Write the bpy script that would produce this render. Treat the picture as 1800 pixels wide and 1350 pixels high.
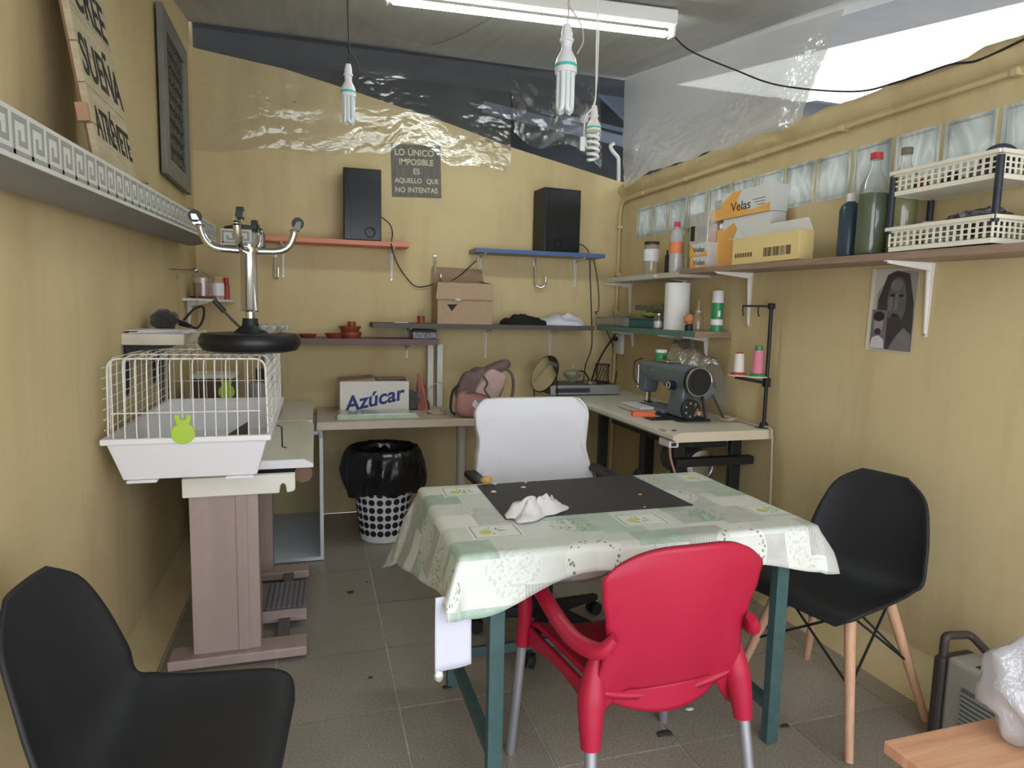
import bpy, math, random
from mathutils import Vector, Matrix, noise
random.seed(7)
for o in list(bpy.data.objects): bpy.data.objects.remove(o)
scene = bpy.context.scene
COL = scene.collection

# ---------------------------------------------------------------- camera
F, PITCH, ROLL, YAW, CH = 1147.62, 0.1100, 0.0217, 0.2931, 1.3403      # focal length in pixels of an 1800x1350 frame
D = 4.324                                                               # back wall
ARW, XR = 0.0318, 2.0808                                                # right wall: angle, x at the back corner
XL = -0.678                                                             # left wall
def basis():
    cy, sy, cp, sp = math.cos(YAW), math.sin(YAW), math.cos(PITCH), math.sin(PITCH)
    fw = Vector((sy*cp, cy*cp, -sp)); rt = Vector((cy, -sy, 0)); up = rt.cross(fw)
    c, s = math.cos(ROLL), math.sin(ROLL)
    return rt*c+up*s, up*c-rt*s, fw
RT, UP, FW = basis()
CO = Vector((0, 0, CH))
cam_d = bpy.data.cameras.new('camera'); cam = bpy.data.objects.new('camera', cam_d); COL.objects.link(cam)
cam_d.sensor_width = 36; cam_d.lens = F/1800*36; cam_d.clip_start = .05
cam.matrix_world = Matrix(((RT.x, UP.x, -FW.x, 0), (RT.y, UP.y, -FW.y, 0), (RT.z, UP.z, -FW.z, CH), (0, 0, 0, 1)))
scene.camera = cam
# ---------------------------------------------------------------- light
w = bpy.data.worlds.new('world'); scene.world = w; w.use_nodes = True
bg = w.node_tree.nodes['Background']; bg.inputs[0].default_value = (.88, .93, 1.0, 1); bg.inputs[1].default_value = 1.0
scene.view_settings.view_transform = 'Standard'; scene.view_settings.look = 'None'
scene.view_settings.gamma = 1; scene.view_settings.use_curve_mapping = False
scene.view_settings.exposure = 2.0

# ---------------------------------------------------------------- pixel to point on a known plane
def ray(x, y): return FW + RT*((x-900)/F) + UP*((675-y)/F)
def hit(x, y, n, d):
    v = ray(x, y); return CO + v*((d-n.dot(CO))/n.dot(v))
def PX(x, y, X): return hit(x, y, Vector((1, 0, 0)), X)
def PY(x, y, Y): return hit(x, y, Vector((0, 1, 0)), Y)
def PZ(x, y, Z): return hit(x, y, Vector((0, 0, 1)), Z)
NR = Vector((math.cos(ARW), math.sin(ARW), 0)); TR = Vector((math.sin(ARW), -math.cos(ARW), 0))
OR_ = Vector((XR, D, 0))
def PR(x, y, off): return hit(x, y, NR, NR.dot(OR_)-off)                # plane parallel to the right wall
def RW(t, off, z): return OR_ + TR*t - NR*off + Vector((0, 0, z))       # t towards the camera, off into the room
CS = .16
def ceil_z(y): return 2.955+CS*(y-D)
def wid(p, px_): return px_*(p-CO).dot(FW)/F          # metres covered by px_ pixels at the depth of p
def PC(x, y, drop=0): return hit(x, y, Vector((0, -CS, 1)), 2.955-CS*D-drop)

# ---------------------------------------------------------------- mesh builder
class MB:
    def __init__(s, M=None): s.v = []; s.f = []; s.M = M; s.uv = None
    def add(s, vs, fs):
        n = len(s.v)
        for v in vs:
            v = Vector(v); s.v.append(s.M @ v if s.M else v)
        s.f += [tuple(i+n for i in f) for f in fs]; return s
    def box(s, x0, x1, y0, y1, z0, z1):
        return s.add([(x, y, z) for z in (z0, z1) for y in (y0, y1) for x in (x0, x1)],
                     [(0, 2, 3, 1), (4, 5, 7, 6), (0, 1, 5, 4), (2, 6, 7, 3), (0, 4, 6, 2), (1, 3, 7, 5)])
    def hexa(s, a, b):      # two quads (bottom, top), same order
        return s.add(list(a)+list(b), [(3, 2, 1, 0), (4, 5, 6, 7), (0, 1, 5, 4), (1, 2, 6, 5), (2, 3, 7, 6), (3, 0, 4, 7)])
    def bar(s, p, q, w, h, up=(0, 0, 1)):   # rectangular bar from p to q
        p, q = Vector(p), Vector(q); d = (q-p).normalized(); u = Vector(up)
        if abs(d.dot(u)) > .98: u = Vector((0, 1, 0))
        a = d.cross(u).normalized(); b = a.cross(d)
        A = [p+a*i*w/2+b*j*h/2 for i, j in ((-1, -1), (1, -1), (1, 1), (-1, 1))]
        B = [x+(q-p) for x in A]; return s.hexa(A, B)
    def cyl(s, p, q, r0, r1=None, n=14, caps=True):
        r1 = r0 if r1 is None else r1
        return s.tube([p, q], [r0, r1], n, caps)
    def tube(s, pts, r, n=8, caps=True):
        pts = [Vector(p) for p in pts]; m = len(pts)
        if not isinstance(r, (list, tuple)): r = [r]*m
        vs = []; fs = []; a = None
        for i, p in enumerate(pts):
            d = (pts[min(i+1, m-1)]-pts[max(i-1, 0)])
            d = d.normalized() if d.length > 1e-9 else Vector((0, 0, 1))
            if a is None: a = d.orthogonal().normalized()
            else:
                a = a-d*a.dot(d); a = a.normalized() if a.length > 1e-6 else d.orthogonal().normalized()
            b = d.cross(a)
            vs += [p+(a*math.cos(2*math.pi*k/n)+b*math.sin(2*math.pi*k/n))*r[i] for k in range(n)]
        for i in range(m-1):
            for k in range(n):
                fs.append((i*n+k, i*n+(k+1) % n, (i+1)*n+(k+1) % n, (i+1)*n+k))
        if caps: fs += [tuple(range(n-1, -1, -1)), tuple((m-1)*n+k for k in range(n))]
        return s.add(vs, fs)
    def lathe(s, prof, c=(0, 0, 0), n=20, M=None, caps=True):
        c = Vector(c); vs = []; fs = []; m = len(prof)
        for r, z in prof:
            for k in range(n):
                v = Vector((r*math.cos(2*math.pi*k/n), r*math.sin(2*math.pi*k/n), z))
                vs.append(c+(M @ v if M else v))
        for i in range(m-1):
            for k in range(n): fs.append((i*n+k, i*n+(k+1) % n, (i+1)*n+(k+1) % n, (i+1)*n+k))
        if caps: fs += [tuple(range(n-1, -1, -1)), tuple((m-1)*n+k for k in range(n))]
        return s.add(vs, fs)
    def prism(s, poly, a, b, M):      # polygon (2D, counter-clockwise seen from +third axis) extruded a..b in frame M
        n = len(poly); vs = [M @ Vector((x, y, a)) for x, y in poly]+[M @ Vector((x, y, b)) for x, y in poly]
        fs = [tuple(range(n-1, -1, -1)), tuple(range(n, 2*n))]+[(i, (i+1) % n, n+(i+1) % n, n+i) for i in range(n)]
        return s.add(vs, fs)
    def sheet(s, fn, nu, nv, closed=False):     # open surface; keeps (u, v) as uv
        n = len(s.v); vs = [fn(i/nu, j/nv) for j in range(nv+1) for i in range(nu+1)]
        fs = [(j*(nu+1)+i, j*(nu+1)+i+1, (j+1)*(nu+1)+i+1, (j+1)*(nu+1)+i) for j in range(nv) for i in range(nu)]
        return s.add(vs, fs)
    def ball(s, c, r, n=12, m=8, sc=(1, 1, 1), wob=0, seed=0, fr=3):
        vs = []; fs = []; c = Vector(c)
        for j in range(m+1):
            for i in range(n):
                t = math.pi*j/m; p = 2*math.pi*i/n
                d = Vector((math.sin(t)*math.cos(p), math.sin(t)*math.sin(p), math.cos(t)))
                k = 1+(wob*noise.noise(d*fr+Vector((seed, seed*2, 0))) if wob else 0)
                vs.append(c+Vector((d.x*sc[0], d.y*sc[1], d.z*sc[2]))*r*k)
        for j in range(m):
            for i in range(n): fs.append((j*n+i, (j+1)*n+i, (j+1)*n+(i+1) % n, j*n+(i+1) % n))
        return s.add(vs, fs)
    def floor(s, z):
        for v in s.v: v.z = max(v.z, z)
        return s
    def build(s, name, mat, parent=None, smooth=False, bevel=0, solid=0, sub=0, local=False, uvs=None, seg=2):
        off = Vector((0, 0, 0))
        if parent is not None:
            if not local:
                r = parent
                while r.parent: r = r.parent
                off = r.location.copy()
        else:
            xs = [v.x for v in s.v]; ys = [v.y for v in s.v]; zs = [v.z for v in s.v]
            off = Vector(((min(xs)+max(xs))/2, (min(ys)+max(ys))/2, min(zs)))
        me = bpy.data.meshes.new(name); me.from_pydata([tuple(v-off) for v in s.v], [], s.f); me.update()
        if uvs:
            l = me.uv_layers.new(name='UVMap')
            for lp in me.loops: l.data[lp.index].uv = uvs[lp.vertex_index]
        if smooth:
            for p in me.polygons: p.use_smooth = True
            if smooth != 'all': me.set_sharp_from_angle(angle=math.radians(40))
        me.materials.append(mat)
        o = bpy.data.objects.new(name, me); COL.objects.link(o)
        if parent is not None: o.parent = parent
        else: o.location = off
        if solid:
            m = o.modifiers.new('solid', 'SOLIDIFY'); m.thickness = solid; m.offset = 0
        if bevel:
            m = o.modifiers.new('bevel', 'BEVEL'); m.width = bevel; m.segments = seg; m.limit_method = 'ANGLE'; m.angle_limit = .7
        if sub:
            m = o.modifiers.new('sub', 'SUBSURF'); m.levels = sub; m.render_levels = sub
        return o
def curve(pts, n=8):    # Catmull-Rom
    P = [Vector(p) for p in pts]; P = [P[0]*2-P[1]]+P+[P[-1]*2-P[-2]]; out = []
    for i in range(1, len(P)-2):
        a, b, c, d = P[i-1:i+3]
        for k in range(n):
            t = k/n; out.append(.5*((2*b)+(c-a)*t+(2*a-5*b+4*c-d)*t*t+(3*b-a-3*c+d)*t**3))
    out.append(P[-2]); return out
def thing(name, label, cat, loc=(0, 0, 0), group=None, rz=0):
    o = bpy.data.objects.new(name, None); COL.objects.link(o); o.location = loc; o.rotation_euler = (0, 0, rz)
    o.empty_display_size = .05
    o['label'] = label; o['category'] = cat
    if group: o['group'] = group
    return o
def tag(o, label, cat, group=None):
    o['label'] = label; o['category'] = cat
    if group: o['group'] = group
    return o
def struct(o, label=None):
    o['kind'] = 'structure'
    if label: o['label'] = label; o['category'] = o.name.split('_')[0]
    return o
def text(body, size, M, mat, parent, name='lettering', depth=.0006, align='CENTER', shear=0, bold=0, sx=1):
    c = bpy.data.curves.new('t', 'FONT'); c.body = body; c.size = size; c.align_x = align; c.align_y = 'CENTER'; c.extrude = depth
    c.shear = shear; c.offset = bold
    t = bpy.data.objects.new('t', c); COL.objects.link(t)
    bpy.context.view_layer.update()
    me = bpy.data.meshes.new_from_object(t.evaluated_get(bpy.context.evaluated_depsgraph_get()))
    bpy.data.objects.remove(t); bpy.data.curves.remove(c)
    r = parent
    while r.parent: r = r.parent
    me.transform(Matrix.Translation(-r.location) @ M @ Matrix.Diagonal((sx, 1, 1, 1)))
    me.materials.clear(); me.materials.append(mat); me.name = name
    o = bpy.data.objects.new(name, me); COL.objects.link(o); o.parent = parent; return o
def frame(o, x, y):      # matrix with origin o, axes x, y and their cross product
    x = Vector(x).normalized(); y = Vector(y); y = (y-x*y.dot(x)).normalized(); z = x.cross(y)
    return Matrix(((x.x, y.x, z.x, o[0]), (x.y, y.y, z.y, o[1]), (x.z, y.z, z.z, o[2]), (0, 0, 0, 1)))

# ---------------------------------------------------------------- materials
def srgb(r, g, b):
    return tuple(((c/255)/12.92 if c/255 <= .04045 else ((c/255+.055)/1.055)**2.4) for c in (r, g, b))
MATS = {}
def mk(name, col, rough=.5, metal=0, var=0, scale=8, bump=0, bscale=60, spec=.5, alpha=1, trans=0, ior=1.45, stretch=None, col2=None, detail=4, coat=0, sheen=0):
    m = bpy.data.materials.new(name); m.use_nodes = True; nt = m.node_tree; b = nt.nodes['Principled BSDF']
    b.inputs['Base Color'].default_value = (*col, 1); b.inputs['Roughness'].default_value = rough; b.inputs['Metallic'].default_value = metal
    b.inputs['Specular IOR Level'].default_value = spec; b.inputs['IOR'].default_value = ior
    b.inputs['Transmission Weight'].default_value = trans; b.inputs['Alpha'].default_value = alpha
    b.inputs['Coat Weight'].default_value = coat
    tc = nt.nodes.new('ShaderNodeTexCoord'); src = tc.outputs['Object']
    if stretch:
        mp = nt.nodes.new('ShaderNodeMapping'); mp.inputs['Scale'].default_value = stretch; nt.links.new(src, mp.inputs[0]); src = mp.outputs[0]
    if var or col2:
        n = nt.nodes.new('ShaderNodeTexNoise'); n.inputs['Scale'].default_value = scale; n.inputs['Detail'].default_value = detail; n.inputs['Roughness'].default_value = .6
        nt.links.new(src, n.inputs['Vector'])
        r = nt.nodes.new('ShaderNodeValToRGB'); nt.links.new(n.outputs[0], r.inputs[0])
        c2 = col2 or tuple(min(1, c*(1+var)) for c in col); c1 = col if col2 else tuple(c*(1-var) for c in col)
        r.color_ramp.elements[0].position = .32; r.color_ramp.elements[1].position = .68
        r.color_ramp.elements[0].color = (*c1, 1); r.color_ramp.elements[1].color = (*c2, 1)
        nt.links.new(r.outputs[0], b.inputs['Base Color'])
    if bump:
        n2 = nt.nodes.new('ShaderNodeTexNoise'); n2.inputs['Scale'].default_value = bscale; n2.inputs['Detail'].default_value = 3
        nt.links.new(src, n2.inputs['Vector'])
        bp = nt.nodes.new('ShaderNodeBump'); bp.inputs['Strength'].default_value = bump; bp.inputs['Distance'].default_value = .01
        nt.links.new(n2.outputs[0], bp.inputs['Height']); nt.links.new(bp.outputs[0], b.inputs['Normal'])
    MATS[name] = m; return m
def nodes(m): return m.node_tree.nodes, m.node_tree.links
def ramp(nt, src, stops):
    r = nt.nodes.new('ShaderNodeValToRGB'); nt.links.new(src, r.inputs[0]); e = r.color_ramp.elements
    while len(e) < len(stops): e.new(.5)
    for k, (p, c) in enumerate(stops): e[k].position = p; e[k].color = (*c, 1)
    return r.outputs[0]
def mixc(nt, fac, a, b, mode='MIX'):
    x = nt.nodes.new('ShaderNodeMix'); x.data_type = 'RGBA'; x.blend_type = mode
    for sock, val in ((x.inputs[0], fac), (x.inputs[6], a), (x.inputs[7], b)):
        if isinstance(val, (int, float)): sock.default_value = val
        elif isinstance(val, tuple): sock.default_value = (*val, 1)
        else: nt.links.new(val, sock)
    return x.outputs[2]
def wall_mat():
    m = mk('yellow_plaster', srgb(205, 185, 144), .75, bump=.12, bscale=25, spec=.25); nt = m.node_tree; b = nt.nodes['Principled BSDF']
    tc = nt.nodes.new('ShaderNodeNewGeometry').outputs['Position']
    def nz(sc, st=(1, 1, 1), det=5):
        mp = nt.nodes.new('ShaderNodeMapping'); mp.inputs['Scale'].default_value = st; nt.links.new(tc, mp.inputs[0])
        n = nt.nodes.new('ShaderNodeTexNoise'); n.inputs['Scale'].default_value = sc; n.inputs['Detail'].default_value = det; n.inputs['Roughness'].default_value = .65
        nt.links.new(mp.outputs[0], n.inputs['Vector']); return n.outputs[0]
    base = ramp(nt, nz(1.6), [(.3, srgb(198, 178, 134)), (.7, srgb(209, 190, 147))])
    streak = ramp(nt, nz(5, (1, 1, .12), 4), [(.50, (0, 0, 0)), (.72, (1, 1, 1))])
    c = mixc(nt, .0, base, srgb(176, 152, 110)); x = c.node; 
    mm = nt.nodes.new('ShaderNodeMath'); mm.operation = 'MULTIPLY'; nt.links.new(streak, mm.inputs[0]); mm.inputs[1].default_value = .45
    nt.links.new(mm.outputs[0], x.inputs[0])
    spots = ramp(nt, nz(9, (1, 1, .45), 3), [(.715, (0, 0, 0)), (.745, (1, 1, 1))])
    m2 = nt.nodes.new('ShaderNodeMath'); m2.operation = 'MULTIPLY'; nt.links.new(spots, m2.inputs[0]); m2.inputs[1].default_value = .5
    c = mixc(nt, m2.outputs[0], c, srgb(214, 200, 160))
    dirt = ramp(nt, nz(3.1, (1, 1, .6), 6), [(.66, (0, 0, 0)), (.95, (.8, .8, .8))])
    c = mixc(nt, dirt, c, srgb(140, 118, 84))
    nt.links.new(c, b.inputs['Base Color']); return m
WALL = wall_mat()
def tile_mat():
    m = mk('terrazzo_tile', srgb(122, 116, 104), .30, bump=.02, bscale=120, spec=.45); nt = m.node_tree; b = nt.nodes['Principled BSDF']
    tc = nt.nodes.new('ShaderNodeNewGeometry').outputs['Position']
    n1 = nt.nodes.new('ShaderNodeTexNoise'); n1.inputs['Scale'].default_value = 2.2; n1.inputs['Detail'].default_value = 6; nt.links.new(tc, n1.inputs['Vector'])
    n2 = nt.nodes.new('ShaderNodeTexNoise'); n2.inputs['Scale'].default_value = 150; n2.inputs['Detail'].default_value = 2; nt.links.new(tc, n2.inputs['Vector'])
    base = ramp(nt, n1.outputs[0], [(.3, srgb(140, 131, 119)), (.7, srgb(170, 161, 149))])
    sp = ramp(nt, n2.outputs[0], [(.35, srgb(116, 108, 98)), (.5, srgb(156, 147, 136)), (.68, srgb(186, 178, 166))])
    c = mixc(nt, .45, base, sp)
    oi = nt.nodes.new('ShaderNodeObjectInfo')
    t = ramp(nt, oi.outputs['Random'], [(0, (.86, .86, .86)), (1, (1.0, 1.0, .98))])
    c = mixc(nt, 1.0, c, t, 'MULTIPLY'); nt.links.new(c, b.inputs['Base Color']); return m
TILE = tile_mat()
GROUT = mk('grout', srgb(196, 188, 172), .9, var=.25, scale=14)
CEIL = mk('grey_ceiling_sheet', srgb(168, 168, 163), .55, var=.10, scale=3, stretch=(6, .5, 1), bump=.05, bscale=4)
DARKOUT = mk('dark_shed_metal', srgb(54, 56, 60), .7, var=.25, scale=2)
def translucent(name, col, mixfac=.5, rough=.3):
    m = bpy.data.materials.new(name); m.use_nodes = True; nt = m.node_tree; nt.nodes.clear()
    out = nt.nodes.new('ShaderNodeOutputMaterial'); t = nt.nodes.new('ShaderNodeBsdfTranslucent'); d = nt.nodes.new('ShaderNodeBsdfPrincipled')
    t.inputs[0].default_value = (*col, 1); d.inputs['Base Color'].default_value = (*col, 1); d.inputs['Roughness'].default_value = rough
    mx = nt.nodes.new('ShaderNodeMixShader'); mx.inputs[0].default_value = mixfac
    nt.links.new(d.outputs[0], mx.inputs[1]); nt.links.new(t.outputs[0], mx.inputs[2]); nt.links.new(mx.outputs[0], out.inputs[0]); return m
SKYSHEET = translucent('translucent_roof_sheet', (.92, .92, .88), .8)
def film(name, col, haze, gloss, fr=.5, bscale=30, bstr=.4):       # thin plastic film: clear + haze + gloss
    m = bpy.data.materials.new(name); m.use_nodes = True; nt = m.node_tree; nt.nodes.clear()
    out = nt.nodes.new('ShaderNodeOutputMaterial'); tp = nt.nodes.new('ShaderNodeBsdfTransparent'); tl = nt.nodes.new('ShaderNodeBsdfTranslucent'); df = nt.nodes.new('ShaderNodeBsdfDiffuse'); gl = nt.nodes.new('ShaderNodeBsdfGlossy')
    tl.inputs[0].default_value = (*col, 1); df.inputs[0].default_value = (*col, 1); gl.inputs['Roughness'].default_value = .12
    a = nt.nodes.new('ShaderNodeMixShader'); a.inputs[0].default_value = .5; nt.links.new(df.outputs[0], a.inputs[1]); nt.links.new(tl.outputs[0], a.inputs[2])
    b = nt.nodes.new('ShaderNodeMixShader'); b.inputs[0].default_value = haze; nt.links.new(tp.outputs[0], b.inputs[1]); nt.links.new(a.outputs[0], b.inputs[2])
    lw = nt.nodes.new('ShaderNodeLayerWeight'); lw.inputs[0].default_value = fr
    mm = nt.nodes.new('ShaderNodeMath'); mm.operation = 'MULTIPLY_ADD'; nt.links.new(lw.outputs['Fresnel'], mm.inputs[0]); mm.inputs[1].default_value = gloss; mm.inputs[2].default_value = gloss*.14
    c = nt.nodes.new('ShaderNodeMixShader'); nt.links.new(mm.outputs[0], c.inputs[0]); nt.links.new(b.outputs[0], c.inputs[1]); nt.links.new(gl.outputs[0], c.inputs[2])
    n = nt.nodes.new('ShaderNodeTexNoise'); n.inputs['Scale'].default_value = bscale; n.inputs['Detail'].default_value = 2
    bp = nt.nodes.new('ShaderNodeBump'); bp.inputs['Strength'].default_value = bstr; bp.inputs['Distance'].default_value = .02; nt.links.new(n.outputs[0], bp.inputs['Height'])
    nt.links.new(bp.outputs[0], gl.inputs['Normal']); nt.links.new(c.outputs[0], out.inputs[0]); return m
CLEARFILM = film('clear_plastic_film', (.8, .82, .8), .05, .6, .4, 30, .12)
MILKFILM = film('milky_plastic_film', (.93, .91, .88), .74, .4, .35)
def block_mat():
    m = translucent('wavy_glass_block', (.80, .86, .83), .88, .12); nt = m.node_tree
    tc = nt.nodes.new('ShaderNodeTexCoord'); oi = nt.nodes.new('ShaderNodeObjectInfo')
    n = nt.nodes.new('ShaderNodeTexNoise'); n.inputs['Scale'].default_value = 5; n.inputs['Detail'].default_value = .5; n.inputs['Distortion'].default_value = 1.6
    mp = nt.nodes.new('ShaderNodeMapping'); mp.inputs['Rotation'].default_value = (.7, 0, 0); mp.inputs['Scale'].default_value = (1, 2.4, .9)
    nt.links.new(tc.outputs['Object'], mp.inputs[0]); nt.links.new(mp.outputs[0], n.inputs['Vector'])
    bp = nt.nodes.new('ShaderNodeBump'); bp.inputs['Strength'].default_value = .9; bp.inputs['Distance'].default_value = .03; nt.links.new(n.outputs[0], bp.inputs['Height'])
    c = ramp(nt, n.outputs[0], [(.3, (.62, .66, .64)), (.47, (.82, .86, .84)), (.55, (.97, .98, .97)), (.66, (.78, .82, .80)), (.8, (.9, .93, .92))])
    for x in nt.nodes:
        if x.type == 'BSDF_TRANSLUCENT': nt.links.new(c, x.inputs[0])
        if x.type == 'BSDF_PRINCIPLED': nt.links.new(bp.outputs[0], x.inputs['Normal']); nt.links.new(c, x.inputs['Base Color'])
    return m
BLOCK = block_mat()
WHITE = mk('white_paint', srgb(222, 220, 214), .45, var=.04)
WHITEP = mk('white_plastic', srgb(228, 226, 228), .38, var=.02)
CREAMP = mk('cream_plastic', srgb(230, 226, 214), .4, var=.03)
BLACKP = mk('black_plastic', srgb(34, 34, 37), .5)
BLACKM = mk('black_metal', srgb(30, 30, 32), .45)
CHROME = mk('chrome', (.78, .78, .78), .12, 1)
STEEL = mk('brushed_steel', (.55, .55, .56), .32, 1)
ALU = mk('aluminium_tube', srgb(176, 177, 186), .36, .7)
CARD = mk('brown_cardboard', srgb(176, 148, 122), .8, var=.06, scale=20, stretch=(1, 1, 5))
RUBBER = mk('dark_rubber', srgb(60, 62, 64), .7)
REDPL = mk('red_plastic', srgb(164, 26, 54), .42, spec=.4, bump=.02, bscale=300)
WOODL = mk('beech_wood', srgb(196, 150, 120), .45, col2=srgb(214, 170, 138), scale=5, stretch=(8, 8, .8))
GREENM = mk('green_grey_painted_steel', srgb(66, 92, 92), .5, var=.15, scale=18)
GREENM2 = GREENM
BROWNW = mk('brown_laminate', srgb(122, 84, 70), .5, col2=srgb(146, 106, 90), scale=6, stretch=(1, 1, 1))
CABLEB = mk('black_cable', srgb(36, 32, 30), .6)
CABLEW = mk('pale_cable', srgb(190, 170, 150), .6)
def glass_mat(name, col, rough=.03):
    return film(name, col, .16, .5, .22, 5, 0)
GLASS = glass_mat('clear_glass', (.85, .9, .88))
def tinted(name, col, a=.75, rough=.15):
    return film(name, col, a, .4, .25, 5, 0)
FOAMBAG = tinted('dark_bag', srgb(70, 66, 70), .8)

# ---------------------------------------------------------------- the room
TX, TY, TS = .2579, 2.0861, .4129
fl = struct(MB().box(-.70, 2.30, -1.0, D, -.06, -.004).build('floor', GROUT), 'dark terrazzo tiled floor with pale joints')
G = .0032
for i in range(-3, 6):
    for j in range(-6, 6):
        x0, x1 = max(-.70, TX+i*TS+G), min(2.28, TX+(i+1)*TS-G); y0, y1 = max(-.6, TY+j*TS+G), min(D, TY+(j+1)*TS-G)
        if x1-x0 > .02 and y1-y0 > .02:
            dz = random.uniform(-.0008, .0008)
            cx, cy = (x0+x1)/2, (y0+y1)/2
            MB().box(x0, x1, y0, y1, -.004, dz).build('tile', TILE, fl)
struct(MB().box(XL-.12, XL, -.25, D+.12, 0, 3.0).build('wall_left', WALL), 'worn yellow plaster wall on the left')
bt = [PY(x, y, D) for x, y in ((345, 85), (500, 121), (630, 163), (797, 220), (893, 257), (1000, 291), (1088, 319))]
poly = [(XL, 0), (XR+.1, 0), (XR+.1, 2.262)]+[(p.x, p.z) for p in reversed(bt)]+[(XL, bt[0].z+.01)]
struct(MB().prism([(x, z) for x, z in poly], 0, -.12, frame((0, D, 0), (1, 0, 0), (0, 0, 1))).build('wall_back', WALL), 'yellow plaster back wall with sloping top edge')
# right wall with the row of glass blocks
ZB, BH, N0, BPI, BW = 1.8532, .19, .2544, .2, .182
wr = MB(); TEND = D+.25; WT = .11; ZT = 2.245
def rbox(mb, t0, t1, z0, z1, o0=0, o1=-WT):
    a = [RW(t0, o0, z0), RW(t1, o0, z0), RW(t1, o1, z0), RW(t0, o1, z0)]; b = [v+Vector((0, 0, z1-z0)) for v in a]; mb.hexa(a, b)
NB = 18
rbox(wr, 0, TEND, 0, ZB); rbox(wr, 0, TEND, ZB+BH, ZT)
rbox(wr, 0, N0, ZB, ZB+BH)
for i in range(NB): rbox(wr, N0+i*BPI+BW, N0+(i+1)*BPI if i < NB-1 else TEND, ZB, ZB+BH)
wrt = struct(wr.build('wall_right', WALL), 'yellow plaster wall with a row of glass blocks')
GB = None
for i in range(NB):
    t = N0+i*BPI
    m = MB(); rbox(m, t, t+BW, ZB, ZB+BH, .004, -.08)
    m2 = MB(); rbox(m2, t+.012, t+BW-.012, ZB+.012, ZB+BH-.012, .001, -.001)
    # rim and slightly sunk wavy face
    m = MB()
    a = [(t, ZB), (t+BW, ZB), (t+BW, ZB+BH), (t, ZB+BH)]; e = .014
    b = [(t+e, ZB+e), (t+BW-e, ZB+e), (t+BW-e, ZB+BH-e), (t+e, ZB+BH-e)]
    vs = [RW(x, .004, z) for x, z in a]+[RW(x, .004, z) for x, z in b]+[RW(x, -.002, z) for x, z in b]+[RW(x, -.08, z) for x, z in a]
    fs = [(k, (k+1) % 4, 4+(k+1) % 4, 4+k) for k in range(4)]+[(4+k, 4+(k+1) % 4, 8+(k+1) % 4, 8+k) for k in range(4)]+[(8, 9, 10, 11), (15, 14, 13, 12)]+[(12+k, 12+(k+1) % 4, (k+1) % 4, k) for k in range(4)]
    m.add(vs, fs).build('glass_block', BLOCK, wrt)
# ragged mortar capping on the right wall
m = MB(); n = 120
def cap(u, v):
    t = -.02+u*(D-.2); k = noise.noise((t*6, v*3, 1)); k2 = noise.noise((t*17, v*5, 4))
    pr = [( -.005, 2.155), (.030, 2.195), (.022, 2.235), (-.03, 2.258), (-.115, 2.25)]
    f = v*4; i = min(3, int(f)); f -= i
    o = pr[i][0]*(1-f)+pr[i+1][0]*f; z = pr[i][1]*(1-f)+pr[i+1][1]*f
    e = 0 if v == 0 else 1
    return RW(t, o+e*(.010*k+.006*k2), z+e*(.010*k2+.008*k))
struct(m.sheet(cap, n, 8).build('trim_1', WALL, smooth='all'), 'ragged mortar capping along right wall top')
# rough mortar fillets at the foot of both side walls
def fil(u, v):
    y = -.6+u*(D+.6); k = noise.noise((y*5, v*3, 7)); a = math.sin(math.pi*v)
    return Vector((XL+.001+.102*(1-v)**1.5+.012*k*a, y, .11*v**1.6+.010*k*a))
struct(MB().sheet(fil, 90, 5).build('baseboard_left', WALL, smooth='all'), 'dirty mortar fillet at foot of left wall')
def filr(u, v):
    t = u*(D+.6); k = noise.noise((t*5, v*3, 17)); a = math.sin(math.pi*v)
    return RW(t, .001+.15*(1-v)**1.6+.012*k*a, .11*v**1.5+.012*k*a)
struct(MB().sheet(filr, 90, 5).build('baseboard_right', WALL, smooth='all'), 'rough mortar fillet at foot of right wall')
# painted conduit in the corner and along the right wall
pts = [RW(.03, .018, .1), RW(.03, .018, 1.0), RW(.03, .018, 2.05), RW(.05, .018, 2.10), RW(.10, .018, 2.125), RW(.2, .018, 2.13), RW(1.2, .018, 2.135), RW(D-.3, .018, 2.14)]
cd = MB().tube(pts[:2]+curve(pts[2:6], 5)+pts[6:], .011, 10).build('trim_2', WALL, smooth=True); struct(cd, 'painted cable conduit running up corner and along wall')
for t, z in ((None, 1.35), (None, 1.62), (None, 1.95), (.35, 0), (.85, 0), (1.4, 0), (2.0, 0), (2.7, 0)):
    c = RW(.03, .018, z) if t is None else RW(t, .018, 2.133)
    MB().box(c.x-.02, c.x+.02, c.y-.014, c.y+.014, c.z-.012, c.z+.012).build('clip', WALL, cd, bevel=.004)
# ceiling sheet, outer roof, dark shed behind
def slab(mb, xa, xb, y0, y1, lift=0, th=.02):
    mb.hexa([(xa(y0), y0, ceil_z(y0)+lift), (xb(y0), y0, ceil_z(y0)+lift), (xb(y1), y1, ceil_z(y1)+lift), (xa(y1), y1, ceil_z(y1)+lift)],
            [(xa(y0), y0, ceil_z(y0)+lift+th), (xb(y0), y0, ceil_z(y0)+lift+th), (xb(y1), y1, ceil_z(y1)+lift+th), (xa(y1), y1, ceil_z(y1)+lift+th)])
E1 = lambda y: 2.07+.085*(D-y); E2 = lambda y: 2.50+.105*(D-y)
cm = MB(); slab(cm, lambda y: XL-.1, E1, -.25, D-.002); struct(cm.build('ceiling', CEIL), 'grey sloping sheet ceiling')
cm = MB(); slab(cm, lambda y: E1(y)-.3, E2, -.25, D+.02, .025); struct(cm.build('ceiling_roof', mk('outer_roof_underside', srgb(128, 128, 128), .7, var=.06)), 'grey underside of the outer roof')
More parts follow.
